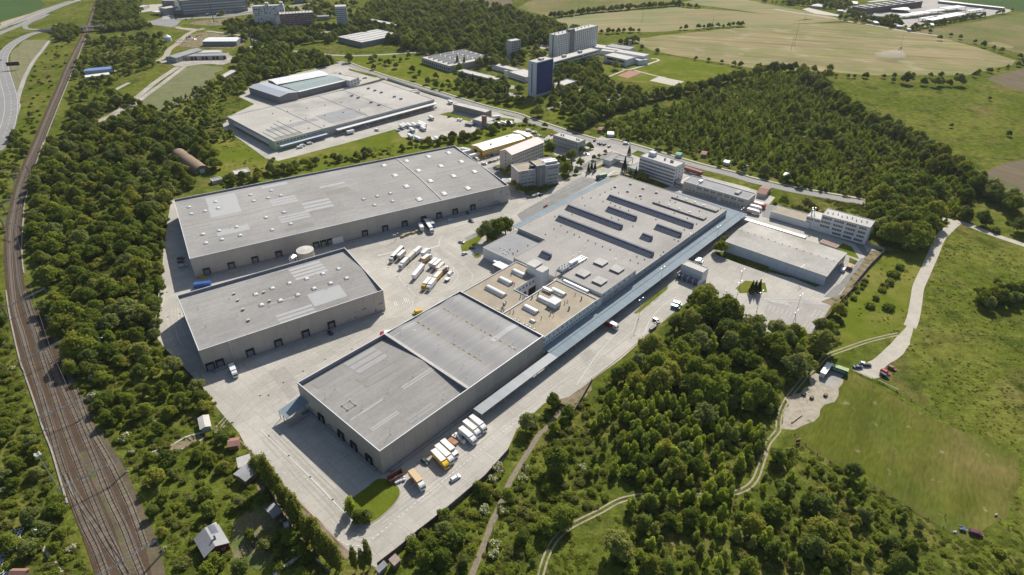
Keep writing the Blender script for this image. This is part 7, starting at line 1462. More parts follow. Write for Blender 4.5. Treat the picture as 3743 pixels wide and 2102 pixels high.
# catenary portals
def mast(t,x,y,h=8,lattice=True):
    mb=MB()
    for a,b in ((-.25,-.25),(.25,-.25),(.25,.25),(-.25,.25)):mb.box(x+a-.06,x+a+.06,y+b-.06,y+b+.06,0,h)
    for i in range(int(h/.8)):
        z=i*.8;s=1 if i % 2 else -1
        for yy in (-.25,.25):mb.tube((x-.25*s,y+yy,z),(x+.25*s,y+yy,z+.8),.035,3)
        for xx in (-.25,.25):mb.tube((x+xx,y-.25*s,z),(x+xx,y+.25*s,z+.8),.035,3)
    mb.build('mast',m_gantry,t);mb=MB();mb.box(x-.5,x+.5,y-.5,y+.5,0,.3);mb.build('foundation',m_wall2,t)
def portal(label,a_,b_):
    A,B=P(*a_),P(*b_);d=B-A;L=d.length;t=thing('catenary_portal',label,'catenary portal',(A.x,A.y),math.atan2(d.y,d.x),'catenary portals over the railway')
    mast(t,0,0);mast(t,L,0);mb=MB();n=int(L/1.0)
    for y in (-.3,.3):
        for z in (7.2,7.8):mb.tube((0,y,z),(L,y,z),.06,4)
        for i in range(n):x=i*L/n;mb.tube((x,y,7.2 if i % 2 else 7.8),(x+L/n,y,7.8 if i % 2 else 7.2),.04,3)
    for i in range(n):x=i*L/n;mb.tube((x,-.3,7.5),(x,.3,7.5),.03,3)
    mb.build('beam',m_gantry,t)
    for f in (.22,.45,.7):
        mb=MB();mb.tube((L*f,0,7.2),(L*f,0,5.9),.05,4);mb.tube((L*f-.6,0,6.0),(L*f+.6,0,6.0),.04,4);mb.build('wire_hanger',m_gantry,t)
    return A,B
ports=[(('03',1000,1600),('03',1590,1235)),(('03',640,735),('03',1240,440)),(('02',460,1437),('02',940,1235)),(('02',240,890),('02',680,672)),(('02',85,355),('02',495,150)),(('01',50,860),('01',235,985-50)),(('01',55,700),('01',240,640)),(('01',150,400),('01',300,330))]
labs=['nearest catenary portal crossing the tracks at the bottom edge','catenary portal beside the tall floodlight mast','catenary portal left of the creamy elder bush','catenary portal by the first gap in the trackside bushes','catenary portal at the start of the widening tracks','catenary portal in the tree shadow on the bend','catenary portal above the tree shadow on the bend','farthest catenary portal on the bend']
for (a,b),l in zip(ports,labs):portal(l,a,b)
cen=[]
for (a,b) in ports:cen.append((P(*a),P(*b)))
tw=thing('contact_wires','overhead contact wires strung between the catenary portals','overhead wires',(cen[0][0].x,cen[0][0].y));O=cen[0][0]
for f in (.22,.45,.7):
    for h in (5.9,7.1):
        mb=MB()
        for (a,b),(c,d) in zip(cen,cen[1:]):
            p,q=a.lerp(b,f)-O,c.lerp(d,f)-O;mb.tube((p.x,p.y,h),(q.x,q.y,h),.025,3)
        mb.build('wire',m_capd,tw)
def lampmast(label,k,x,y,h=12,arms=2,rz=0,group=None,name='lamp_post',tx=None):
    p=P(k,x,y);t=thing(name,label,'lamp post',(p.x,p.y,.03),rz,group);mb=MB();mb.tube((0,0,0),(0,0,h),.14,6,0,.08);mb.build('pole',m_metal,t)
    mb=MB();mb.box(-.3,.3,-.3,.3,0,.25);mb.build('base',m_wall2,t)
    for i in range(arms):
        s=1 if i == 0 else -1;mb=MB();mb.tube((0,0,h),(s*1.6,0,h+.3),.06,5);mb.build('arm',m_metal,t);rbox(t,'lamp_head',min(s*1.2,s*2.1),max(s*1.2,s*2.1),-.2,.2,h+.28,h+.46,m_cap)
p=P('03',540,560);t=thing('floodlight_mast','tall floodlight mast left of the tracks','floodlight mast',(p.x,p.y));mb=MB();mb.tube((0,0,0),(0,0,16.5),.3,8,0,.18);mb.build('pole',m_metal,t);rbox(t,'platform',-1,1,-.8,.8,16.5,16.6,m_metal)
for a,b in ((-1,0),(1,0),(0,.9),(-.5,-.7)):rbox(t,'floodlight',a-.3,a+.3,b-.25,b+.25,16.7,17.3,m_cap)
lampmast('single lamp post in the scrub left of the tracks','03',385,1130,7,1);lampmast('tall post in the grass clearing beyond the bushes','02',1050,690,10,1)
GL='tall lamp posts of the main yard'
for k,x,y,h,lab in (('22',1285,345,13,'tall lamp post on the lawn strip under the long canopy'),('22',2455,270,13,'tall lamp post in the right car park'),('22',2255,140,11,'lamp post on the conifer island'),('32',310,300,13,'lamp post in the middle of the empty car park'),('32',265,455,12,'lamp post at the lower edge of the empty car park'),('21',1500,1420,12,'lamp post beside the blue canopy near the bay garage'),('21',2050,1000,12,'lamp post between canopy and white hall'),('21',2280,820,12,'lamp post at the corner of the canopy'),('21',2290,1400,9,'lamp post left of the conifer island'),('31',345,1360,9,'lamp post below the ribbed wall of the white hall'),('c',440,110,4,'short lamp on the kerb by the warehouse')):
    lampmast(lab,k,x,y,h,2,.8,GL)
for i,(k,x,y) in enumerate((('13',2328,1075),('23',150,470),('22',515,1340),('02',1100,560),('00',1005,270))):
    if i < 3:
        p=P(k,x,y);t=thing('utility_pole',['leaning wooden pole in the scrub near the bottom wall','wooden pole beside the dirt path in the lower meadow','wooden pole at the rail spur gate'][i],'pole',(p.x,p.y));mb=MB();mb.tube((0,0,0),(.2,.1,8),.13,6,0,.09);mb.build('pole',m_wood,t);mb=MB();mb.tube((-.7,0,7.5),(.9,.2,7.5),.06,4);mb.build('crossarm',m_wood,t)
for i,(k,x,y,h) in enumerate((('20',1320,215,26),('20',2010,280,20),('30',300,440,32),('30',265,500,20),('30',1355,440,24),('a',990,330,30),('20',690,100,22),('30',400,200,14))):
    p=P(k,x,y);t=thing('power_pole',['tall thin power pole rising from a bush in the upper hay field','power pole in the hedge between the hay fields','tallest lattice pole covered in ivy in the big hay field','shorter ivy covered pole in the big hay field','pale pole standing beside the tractor track','tall pole by the town road','pole among trees at the top field edge','small pole at the corner of the upper field'][i],'pole',(p.x,p.y));mb=MB();mb.tube((0,0,0),(0,0,h),.24,5,0,.1);mb.build('pole',m_metal if i == 4 else m_concdark,t);mb=MB();mb.tube((-2.5,0,h-1),(2.5,0,h-1),.15,4);mb.build('crossarm',m_metal,t)
p=P('00',150,690);t=thing('billboard','dark roadside billboard on two posts beside the slip road','billboard',(p.x,p.y),.3)
rbox(t,'panel',-7,7,-.3,.3,5,9,m_dark);[rbox(t,'post',x-.25,x+.25,-.25,.25,0,5,m_metal) for x in (-4,4)];rbox(t,'ledge',-7,7,-1.2,-.31,4.7,5,m_metal)
for i,(x,y) in enumerate(((195,560),(298,605),(185,785))):
    p=P('00',x,y);t=thing('flag_pole',['left bare pole in the grass by the slip road','right bare pole in the grass by the slip road','bare pole below the roadside billboard'][i],'pole',(p.x,p.y));mb=MB();mb.tube((0,0,0),(0,0,9),.2,5,0,.12);mb.build('pole',m_capd,t);rbox(t,'base',-.4,.4,-.4,.4,0,.3,m_wall2)
# road bridge over the railway
ba=[P('00',380,300,0),P('00',640,285,6),P('00',860,268,6.5),P('00',1180,243,6),P('00',1470,222,0)];hz=[0.05,6,6.5,6,.05]
O=ba[2];t=thing('road_bridge','road bridge carrying a lane over the railway','bridge',(O.x,O.y))
for i in range(4):
    a,b=ba[i]-O,ba[i+1]-O;d=(b-a).normalized();r=Vector((-d.y,d.x))*5.2;mb=MB();z0_,z1_=hz[i],hz[i+1];th=1.0 if i in (1,2) else None
    top=[(a.x-r.x,a.y-r.y,z0_),(b.x-r.x,b.y-r.y,z1_),(b.x+r.x,b.y+r.y,z1_),(a.x+r.x,a.y+r.y,z0_)];bot=[(x,y,(z-1.0) if th else -.3) for x,y,z in top]
    mb.add(bot+top,[(3,2,1,0),(4,5,6,7),(0,1,5,4),(1,2,6,5),(2,3,7,6),(3,0,4,7)]);mb.build('bridge_deck' if th else 'approach_ramp',m_road if th else m_yard2,t)
    for s in (-1,1):
        mb=MB();rr_=r*s*1.0;r2=r*s*.95;q=[(a.x+rr_.x,a.y+rr_.y),(b.x+rr_.x,b.y+rr_.y),(b.x+r2.x,b.y+r2.y),(a.x+r2.x,a.y+r2.y)];zz_=[z0_,z1_,z1_,z0_]
        mb.add([(x,y,z+.02) for (x,y),z in zip(q,zz_)]+[(x,y,z+1.0) for (x,y),z in zip(q,zz_)],[(3,2,1,0),(4,5,6,7),(0,1,5,4),(1,2,6,5),(2,3,7,6),(3,0,4,7)]);mb.build('railing',m_greyw,t)
for i in (1,3):
    a=ba[i]-O;
for f in (.28,.72):
    a=(ba[1]-O).lerp(ba[3]-O,f);rbox(t,'pier',a.x-2,a.x+2,a.y-3.5,a.y+3.5,0,5.1,m_concdark)
# ring stack, scrap heaps
p=P('03',40,1290);t=thing('ring_stack','heap of white plastic rings at the left picture edge','ring stack',(p.x,p.y),1.9);q_=random.Random(2)
def rg():
    mb=MB();n=12;vs=[]
    for r_,z in ((.75,0),(.75,.25),(.6,.25),(.6,0)):vs += [(r_*math.cos(6.2832*i/n),r_*math.sin(6.2832*i/n),z) for i in range(n)]
    mb.add(vs,[(a*n+i,a*n+(i+1) % n,((a+1) % 4)*n+(i+1) % n,((a+1) % 4)*n+i) for a in range(4) for i in range(n)]);return mb.data('ring',pc('white'))
for i in range(60):mk('ring',shared('ring',rg),t,(-7+(i % 15)*1.3+q_.uniform(-.3,.3),(i//15)*1.3-2.6+q_.uniform(-.3,.3),.05+q_.choice([0,.26,.5])))
q_=random.Random(6)
for i,(k,x,y,s_,c_) in enumerate((('00',1790,400,3,'tan'),('00',1850,385,4,'cream'),('00',1885,375,5,'tan'),('00',1930,390,4,'cream'),('00',1960,360,4,'grey'),('00',1990,350,3,'tan'),('00',1770,425,2.5,'cream'),('00',1830,430,2.5,'grey'),('00',2370,440,3,'cream'),('00',2420,420,3,'tan'),('a',1150,345,4,'white'),('a',1230,350,4,'cream'),('a',1400,330,3,'tan'),('a',1440,390,5,'grey'),('a',1600,330,4,'cream'),('a',1640,300,3,'white'))):
    p=P(k,x,y);t=thing('scrap_heap','%s %s heap from the left in the %s' % ((LR[i] if i < 10 else LR[i-10]),{'tan':'tan','cream':'cream','grey':'grey','white':'white'}[c_],'scrapyard' if i < 10 else 'rubble lot by the town road'),'heap',(p.x,p.y,0),q_.random()*3,'heaps in the scrapyard and rubble lot')
    for j in range(6):
        a,b,h=q_.uniform(-s_,s_),q_.uniform(-s_,s_)*.7,q_.uniform(.8,s_*.55);w=q_.uniform(.5,s_*.5);mb=MB();mb.add([(a-w,b-w,0),(a+w,b-w*.8,0),(a+w*.8,b+w,0),(a-w,b+w*.9,0),(a-w*.3,b,h),(a+w*.4,b+w*.2,h*.8)],[(0,1,5,4),(1,2,5),(2,3,4,5),(3,0,4)]);mb.build('scrap_piece',pc(q_.choice([c_,c_,'tan','grey','cream'])),t)
# allotment beds
for i,(k,a,b) in enumerate((('03',(1500,250),(1540,330)),('03',(1480,255),(1515,340)),('03',(1610,215),(1640,265)),('03',(1640,205),(1670,250)),('03',(1830,110),(1870,150)),('03',(1870,90),(1905,130)),('f',(560,1130),(620,1220)),('f',(620,1090),(670,1180)),('f',(680,1060),(730,1130)),('f',(510,1150),(560,1270)))):
    A,B=P(k,*a),P(k,*b);c=(A+B)/2;t=thing('vegetable_bed','%s planted bed counted down the lower left gardens' % (['uppermost left','second left','middle','third left','right','far right','lower left','lower middle','lower right','lowest'][i]),'vegetable bed',(c.x,c.y),math.atan2((B-A).y,(B-A).x),'vegetable beds in the lower left gardens');H=(B-A).length/2
    rbox(t,'soil_bed',-H,H,-.5,.5,0,.15,m_soil);mb=MB();q_=random.Random(i)
    for j in range(int(H*5)):x=-H+j*.4;y=q_.uniform(-.2,.2);mb.add([(x-.22,y-.2,.15),(x+.22,y-.2,.15),(x,y+.25,.15),(x,y,.55)],[(0,1,3),(1,2,3),(2,0,3)])
    mb.build('plant_row',m_crop,t)
for pts in (((1440,260),(1650,190),(1830,95),(2010,50)),((1500,345),(1700,250),(1900,160),(2020,100))):ribbon('garden_path',PL('03',pts),.9,.05,m_gravel)
fld('garden_plot','03',[(1470,265),(1640,200),(1930,70),(1990,110),(1700,240),(1520,340)],.03,m_soil);fld('garden_plot','f',[(420,900),(600,800),(800,700),(930,800),(900,1000),(760,1180),(880,1260),(700,1400),(560,1330),(430,1290),(400,1150),(440,1000)],.028,M('thin dry garden grass',(.16,.145,.065),n1=.3,a1=.25,n2=1.2,a2=.25,c2=[((.09,.12,.03),.12,(.45,.58)),((.23,.19,.13),.2,(.6,.7))]),.6,3)
ribbon('footpath',PL('03',[(385,1130),(430,1190),(520,1310),(620,1440),(680,1530)]),1.2,.04,m_gravel);ribbon('garden_path',PL('f',[(860,1443),(1000,1350),(1160,1220)]),1.5,.045,m_gravel)
# ------------------------------------------------------------------ trees, bushes, undergrowth
import numpy as np
YL=(1.95,1.68,1.1)
LB=[(.065,.10,.026),(.085,.125,.03),(.11,.155,.036),(.15,.20,.045),(.085,.125,.045),(.15,.19,.095),(.18,.21,.05),(.07,.105,.032)]
m_leaf=leafmat('broad leaves',[tuple(v*k for v,k in zip(c,YL)) for c in LB],.5)
m_leafl=leafmat('young light leaves',[tuple(v*k*1.3 for v,k in zip(c,YL)) for c in [(.10,.145,.032),(.14,.19,.04),(.17,.22,.045),(.085,.125,.034),(.14,.175,.07)]],.5)
m_pop=leafmat('poplar leaves',[tuple(v*k for v,k in zip(c,YL)) for c in [(.085,.11,.03),(.11,.13,.038),(.08,.105,.034)]],.3)
m_fir=leafmat('dark needles',[(.03,.05,.028),(.04,.065,.035)],.08)
m_bush=leafmat('bush leaves',[tuple(v*k for v,k in zip(c,YL)) for c in [(.085,.125,.03),(.12,.165,.038),(.155,.20,.045),(.10,.13,.05),(.14,.16,.075)]],.48)
m_tuft=leafmat('weeds and tall grass',[(.14,.175,.024),(.18,.21,.03),(.21,.23,.04),(.16,.175,.035),(.22,.20,.065)],.45)
m_flow=leafmat('cream blossom',[(.62,.60,.42),(.55,.54,.36)],.2)
def quads(name,P_,N_,S_,mats,mi=None,extra=None):
    n=len(P_);rng=np.random.default_rng(len(name)+n)
    N_=N_/np.linalg.norm(N_,axis=1,keepdims=True);a=np.cross(N_,rng.normal(size=(n,3)));a /= np.linalg.norm(a,axis=1,keepdims=True);b=np.cross(N_,a)
    S=S_[:,None];asp=rng.uniform(.6,1,(n,1));bend=N_*S*.25
    V=np.stack([P_-a*S-b*S*asp,P_+a*S*.6-b*S*asp*.8+bend,P_+a*S+b*S*asp,P_-a*S*.7+b*S*asp*.9-bend],1).reshape(-1,3)
    me=bpy.data.meshes.new(name);me.vertices.add(4*n);me.vertices.foreach_set('co',V.astype(np.float32).ravel())
    me.loops.add(4*n);me.loops.foreach_set('vertex_index',np.arange(4*n,dtype=np.int32));me.polygons.add(n);me.polygons.foreach_set('loop_start',np.arange(0,4*n,4,dtype=np.int32));me.polygons.foreach_set('loop_total',np.full(n,4,np.int32))
    for q in mats:me.materials.append(q)
    if mi is not None:me.polygons.foreach_set('material_index',mi.astype(np.int32))
    me.update();return me
def crown(seed,lobes,leaf,dens,mat,name='crown',flow=0):
    rng=np.random.default_rng(seed);PP,NN=[],[]
    for (cx,cy,cz,r,rz) in lobes:
        n=int(dens*r*r*4);d=rng.normal(size=(n,3));d /= np.linalg.norm(d,axis=1,keepdims=True);k=(1+.22*np.sin(d[:,0]*5+seed)*np.cos(d[:,1]*4+seed*2)+.12*np.sin(d[:,2]*9))*rng.uniform(.62,1.05,n)
        d2=d.copy();p=np.c_[d[:,0]*r*k+cx,d[:,1]*r*k+cy,d[:,2]*rz*k+cz];nn=d+rng.normal(size=(n,3))*.55;nn[:,2] += 1.0
        keep=np.ones(n,bool)
        for (ax,ay,az,ar,arz) in lobes:
            if (ax,ay,az) != (cx,cy,cz):keep &= (((p-[ax,ay,az])/[ar,ar,arz])**2).sum(1) > .42
        PP.append(p[keep]);NN.append(nn[keep])
    p=np.concatenate(PP);nn=np.concatenate(NN);s=np.full(len(p),leaf)*rng.uniform(.6,1.3,len(p));mi=None
    if flow:c=np.sin(p[:,0]*2.1+seed)*np.sin(p[:,1]*2.3)*.5+.5;mi=((rng.random(len(p)) < flow*c*1.6) & (p[:,2] > 1.1)).astype(int)
    return quads(name,p,nn,s,mat if isinstance(mat,list) else [mat],mi)
def broad(seed):
    q=random.Random(seed);L=[(0,0,5.6,2.9,2.6)];n=q.randint(7,10)
    for i in range(n):a=2*math.pi*i/n+q.uniform(-.3,.3);d=q.uniform(2.0,3.2);L.append((math.cos(a)*d,math.sin(a)*d,q.uniform(3.0,6.2),q.uniform(1.2,2.1),q.uniform(1.1,1.8)))
    for i in range(3):L.append((q.uniform(-1.3,1.3),q.uniform(-1.3,1.3),q.uniform(7,8.2),q.uniform(1.1,1.6),q.uniform(1,1.5)))
    return crown(seed,L,.30,20,m_leaf)
def sapling(seed):
    q=random.Random(seed);L=[(q.uniform(-.5,.5),q.uniform(-.5,.5),2.2+i*1.45,1.75-.3*i+q.uniform(-.2,.2),1.35) for i in range(4)]
    for i in range(4):L.append((q.uniform(-1.4,1.4),q.uniform(-1.4,1.4),q.uniform(1.6,4.5),q.uniform(.6,1.0),q.uniform(.7,1.1)))
    return crown(seed,L,.27,26,m_leafl)
def poplar(seed):
    q=random.Random(seed);L=[]
    for i in range(9):t=i/8;r=1.9*math.sin(math.pi*(.16+.74*t))**.7;L.append((q.uniform(-.35,.35),q.uniform(-.35,.35),2.8+t*12.4,r*q.uniform(.85,1.1),1.6))
    for i in range(9):t=q.random();a=q.uniform(0,6.28);L.append((math.cos(a)*1.3,math.sin(a)*1.3,3+t*9,q.uniform(.6,.9),q.uniform(1,1.5)))
    return crown(seed,L,.28,24,m_pop)
def bush(seed,mat=None,flow=0):
    q=random.Random(seed);L=[(0,0,.9,1.3,1.0)]
    for i in range(5):a=i*1.26+q.random();L.append((math.cos(a)*1.2,math.sin(a)*1.2,q.uniform(.5,1.2),q.uniform(.6,1.1),q.uniform(.6,1.0)))
    return crown(seed,L,.22,40,mat or m_bush,'bush_crown',flow)
def fir(seed):
    rng=np.random.default_rng(seed);n=1500;t=rng.random(n)**.7;a=rng.uniform(0,6.28,n);tier=(t*9) % 1;r=2.5*(1-t)*(.55+.5*(1-tier));z=1+t*10.5
    p=np.c_[np.cos(a)*r,np.sin(a)*r,z-r*.25];return quads('crown',p,np.c_[np.cos(a),np.sin(a),np.full(n,.9)]+rng.normal(size=(n,3))*.3,rng.uniform(.2,.38,n),[m_fir])
def trunkmesh(h,r,nl,spread,seed):
    q=random.Random(seed);mb=MB();mb.tube((0,0,-.1),(q.uniform(-.2,.2),q.uniform(-.2,.2),h*.55),r,6,0,r*.65)
    for i in range(nl):a=6.28*i/nl+q.random();z=h*q.uniform(.25,.5);mb.tube((0,0,z),(math.cos(a)*spread,math.sin(a)*spread,z+h*.35),r*.45,4,0,r*.15)
    mb.tube((0,0,h*.5),(0,0,h*.9),r*.6,5,0,r*.15);return mb.data('trunk',m_bark)
def tuft(seed):
    q=random.Random(seed);return crown(seed,[(q.uniform(-1,1),q.uniform(-1,1),.1,q.uniform(.6,1.0),q.uniform(.35,.7)) for i in range(3)],.2,16,m_tuft,'tuft')
KIND={'broad':[broad(s) for s in range(6)],'sapling':[sapling(20+s) for s in range(4)],'poplar':[poplar(40+s) for s in range(3)],'bush':[bush(60+s) for s in range(4)],'fir':[fir(80)],'elder':[bush(90,[m_bush,m_flow],.5),bush(91,[m_bush,m_flow],.62)]}
TRUNK={'broad':trunkmesh(7.5,.28,5,2.2,1),'sapling':trunkmesh(6.5,.12,3,.8,2),'poplar':trunkmesh(14,.25,4,.8,3),'fir':trunkmesh(10,.18,0,1,4)}
NAMEK={'broad':('leafy_tree','leafy tree','tree'),'sapling':('young_tree','slender young tree','tree'),'poplar':('poplar_tree','columnar poplar','tree'),'bush':('bush','green bush','bush'),'fir':('conifer_tree','dark conifer','tree'),'elder':('flowering_elder','cream flowering elder bush','bush')}
BB=[(min(x for x,y in p),min(y for x,y in p),max(x for x,y in p),max(y for x,y in p)) for p in NOTREE]
def inside(x,y,poly):
    c=False;j=len(poly)-1
    for i in range(len(poly)):
        xi,yi=poly[i];xj,yj=poly[j]
        if (yi > y) != (yj > y) and x < (xj-xi)*(y-yi)/(yj-yi)+xi:c=not c
        j=i
    return c
def blocked(x,y):
    for p,b in zip(NOTREE,BB):
        if b[0] < x < b[2] and b[1] < y < b[3] and inside(x,y,p):return True
    return False
rt_=random.Random(77);PTS=[];UNDER=[]     # kind, x, y, scale, zone
def zone(name,k,pts,sp,mix,sc,keep=.9,under=0,free=False):
    poly=[tuple(p) for p in PL(k,pts)];x0=min(p[0] for p in poly);x1=max(p[0] for p in poly);y0=min(p[1] for p in poly);y1=max(p[1] for p in poly)
    def run(sp,cb):
        y=y0;r=0
        while y < y1:
            x=x0+(r % 2)*sp/2;r += 1
            while x < x1:
                px,py=x+rt_.uniform(-.42,.42)*sp,y+rt_.uniform(-.42,.42)*sp;x += sp
                if inside(px,py,poly) and (free or not blocked(px,py)):cb(px,py)
            y += sp*.87
    def one(px,py):
        g=noise.noise(Vector((px*.03,py*.03,3.3)))
        if rt_.random() > keep+g*.35:return
        t=rt_.random();acc=0
        for kd,w in mix:
            acc += w
            if t <= acc:break
        s=rt_.uniform(*sc)*(1+.35*g);
        if kd in ('bush','elder'):s=max(s,.7)*rt_.uniform(.8,1.35)
        PTS.append((kd,px,py,s,name))
    run(sp,one)
    if under:run(under,lambda a,b:UNDER.append((a,b,rt_.uniform(.35,.95))) if rt_.random() < .75+noise.noise(Vector((a*.06,b*.06,0))) else None)
def row(name,k,pts,sp,kd,sc,jit=1.0,n=1):
    q=PL(k,pts)
    for a,b in zip(q,q[1:]):
        m_=max(1,int((b-a).length/sp))
        for i in range(m_):
            for j in range(n):
                p=a.lerp(b,(i+rt_.uniform(.2,.8))/m_);x,y=p.x+rt_.uniform(-jit,jit),p.y+rt_.uniform(-jit,jit)
                if not blocked(x,y):PTS.append((kd,x,y,rt_.uniform(*sc),name))
def spots(name,k,pts,kd,sc=(.9,1.1)):
    for q in pts:p=P(k,q[0],q[1]);PTS.append((kd,p.x,p.y,q[2] if len(q) > 2 else rt_.uniform(*sc),name))
pb_=P('01',1900,240);NOTREE.append([tuple(P('01',*q)) for q in ((1720,110),(1820,70),(2110,260),(2130,420),(1950,430),(1850,300),(1700,220))]);BB.append((min(x for x,y in NOTREE[-1]),min(y for x,y in NOTREE[-1]),max(x for x,y in NOTREE[-1]),max(y for x,y in NOTREE[-1])))
B,S,U='broad','sapling','bush'
zone('in the wood beside the railway','D',[(180,300),(300,240),(420,300),(520,360),(545,380),(555,440),(430,497),(424,600),(408,720),(398,860),(330,905),(240,960),(180,860),(130,770),(80,680),(72,560),(95,470),(130,380)],6.4,[(B,.6),(S,.06),(U,.34)],(.55,1.4),.76,4.5)
zone('in the bushes beside the widening tracks','D',[(110,765),(160,780),(240,955),(330,900),(400,862),(430,915),(515,985),(545,1040),(430,1055),(290,1080),(225,1075),(185,965),(150,870)],5.6,[(B,.42),(U,.53),('elder',.05)],(.5,.95),.8,4)
zone('in the lower left gardens','D',[(222,1040),(240,985),(430,1050),(560,1060),(600,1095),(640,1150),(690,1230),(780,1340),(870,1400),(860,1460),(405,1460),(345,1310),(262,1140)],6.3,[(B,.5),(U,.44),('elder',.06)],(.4,.85),.82,4)
zone('in the scrub left of the tracks','D',[(-10,690),(10,790),(35,890),(90,1080),(150,1270),(232,1460),(-10,1460)],5.0,[(U,.62),(B,.33),('elder',.05)],(.4,.8),.8,4)
zone('in the bushes between slip road and tracks','D',[(0,365),(45,345),(75,290),(100,295),(75,365),(50,440),(20,520),(0,660)],6.5,[(U,.7),(B,.3)],(.5,.9),.75)
zone('on the bank between slip road and tracks','D',[(60,250),(100,130),(160,100),(190,105),(140,220),(100,300),(70,320)],15,[(U,.9),(B,.1)],(.6,.9),.6)
zone('in the tall wood below the right yard','D',[(1752,752),(1870,775),(1960,818),(2040,852),(2072,885),(2040,940),(1985,985),(1960,1040),(1900,1080),(1800,1040),(1700,1010),(1590,1000),(1580,935),(1668,855)],7.2,[(B,.74),(S,.08),(U,.18)],(.75,1.5),.76,4)
zone('in the dense young wood below the long canopy','D',[(1545,1000),(1700,1010),(1800,1045),(1900,1080),(1940,1130),(1890,1165),(1830,1235),(1700,1240),(1560,1245),(1500,1190),(1480,1090)],4.2,[(S,.8),(B,.06),(U,.14)],(.6,1.15),.84,4.5)
zone('in the lower meadow scrub','D',[(1205,1228),(1268,1165),(1335,1070),(1405,1012),(1480,1000),(1560,950),(1500,1060),(1480,1180),(1540,1262),(1420,1322),(1370,1460),(1010,1460),(1015,1385),(1060,1340)],5.2,[(U,.86),(B,.09),('elder',.05)],(.4,.85),.62,3.4)
zone('in the gardens below the yard wall','D',[(960,1440),(1065,1345),(1215,1225),(1235,1250),(1190,1330),(1160,1460),(1000,1460)],6.0,[(B,.5),(U,.38),('elder',.12)],(.45,.8),.8,4)
zone('in the bottom right wood','D',[(1570,1290),(1850,1262),(1945,1140),(2090,1165),(2200,1245),(2325,1320),(2350,1460),(1520,1460)],5.2,[(S,.5),(B,.32),(U,.18)],(.5,1),.8,4)
zone('in the bottom right corner','D',[(2330,1320),(2400,1370),(2576,1400),(2576,1460),(2350,1460)],11,[(U,1)],(.7,1),.6,5)
zone('in the big plantation','D',[(1490,325),(1600,290),(1700,265),(1800,228),(1900,195),(1990,190),(2060,240),(2150,290),(2280,350),(2390,430),(2440,500),(2390,555),(2320,600),(2210,560),(2150,510),(1950,450),(1800,400),(1650,350),(1560,345)],5.4,[(S,.66),(B,.1),(U,.24)],(.45,1.05),.74,7)
zone('in the tall clump beside the terraced office','D',[(2190,495),(2250,472),(2340,500),(2352,580),(2300,640),(2225,622),(2200,575)],7,[(B,1)],(1.3,1.9),1)
for _ in (0,1):row('at the plantation edge','D',[(2010,188),(2080,240),(2150,300),(2230,330),(2310,370),(2400,430),(2470,480),(2570,545)],9,B,(1.0,1.6),5)
for _ in (0,1):row('in the tree belt above the plantation','D',[(1400,345),(1520,290),(1650,250),(1760,228),(1900,187),(2000,178)],8,B,(.9,1.5),4)
zone('in the allotments beside the road','D',[(1300,288),(1440,325),(1600,358),(1760,408),(1950,466),(2170,508),(2200,545),(2120,500),(1950,450),(1780,395),(1620,345),(1480,320),(1400,305)],8.5,[(B,.55),(U,.45)],(.5,.95),.9,7)
zone('in the wild plot beside the terraced office','D',[(1940,500),(2185,560),(2200,590),(2150,590),(1945,530)],7,[(U,.7),(B,.3)],(.6,.95),.8,6)
zone('among the campus buildings','D',[(1395,160),(1510,155),(1520,200),(1600,235),(1620,250),(1560,272),(1480,292),(1400,300),(1385,260),(1400,215)],9,[(B,1)],(.7,1.2),.85)
zone('in the campus garden','D',[(1150,180),(1240,200),(1330,238),(1310,272),(1240,262),(1150,225)],10,[(B,.9),('fir',.1)],(.7,1.15),.85)
zone('left of the blue tower','D',[(1180,120),(1290,115),(1380,140),(1380,160),(1330,165),(1250,180),(1180,165)],11,[(B,1)],(.8,1.3),.8)
zone('in the upper forest','D',[(868,112),(870,60),(930,12),(1050,0),(1200,15),(1290,35),(1380,60),(1480,88),(1400,122),(1285,112),(1190,128),(1060,142),(980,112)],9.2,[(B,.8),(U,.2)],(.75,1.7),.8,7)
zone('in the wood above the depot','D',[(610,240),(590,150),(640,115),(720,120),(840,160),(860,178),(830,185),(700,198)],7.5,[(B,.55),(S,.25),(U,.2)],(.7,1.3),.8,8)
zone('in the town trees','D',[(240,0),(360,8),(350,55),(320,62),(240,60),(235,30)],10,[(B,1)],(.8,1.3),.85);zone('beside the bridge','D',[(130,75),(195,70),(222,100),(150,105)],8,[(B,1)],(.8,1.2),.9)
zone('in the town trees','D',[(560,60),(640,50),(720,75),(860,75),(850,108),(720,115),(600,105)],10,[(B,1)],(.9,1.4),.8);zone('along the bridge lane','D',[(240,66),(370,55),(385,72),(240,84)],8,[(B,1)],(.8,1.2),.9)
zone('at the left town edge','D',[(500,20),(560,0),(620,0),(900,0),(880,60),(780,50),(640,30),(570,45)],15,[(B,1)],(.9,1.3),.5)
zone('in the scrub beyond the railway','D',[(222,100),(410,85),(425,150),(400,165),(300,200),(205,260),(160,300),(190,180)],7.5,[(U,.75),(B,.25)],(.6,1.1),.75,7)
zone('in the thicket left of the depot','D',[(300,330),(330,280),(420,270),(520,215),(600,180),(625,215),(570,250),(560,310),(600,350),(520,362),(440,322)],7,[(B,.3),(S,.35),(U,.35)],(.6,1.1),.72,6)
zone('behind the long warehouse','D',[(560,478),(640,458),(900,403),(1145,358),(1143,349),(900,392),(640,440),(550,455)],5,[(B,.4),(U,.6)],(.45,.8),.85)
zone('beside the yellow hall','b',[(0,385),(350,325),(540,280),(900,160),(1000,150),(800,120),(500,220),(150,270),(0,310)],6,[(B,.8),(U,.2)],(.6,1),.9)
zone('on the green depot slope','D',[(1180,345),(1290,318),(1420,318),(1330,303),(1250,312)],9,[(U,.7),(B,.3)],(.6,.9),.8)
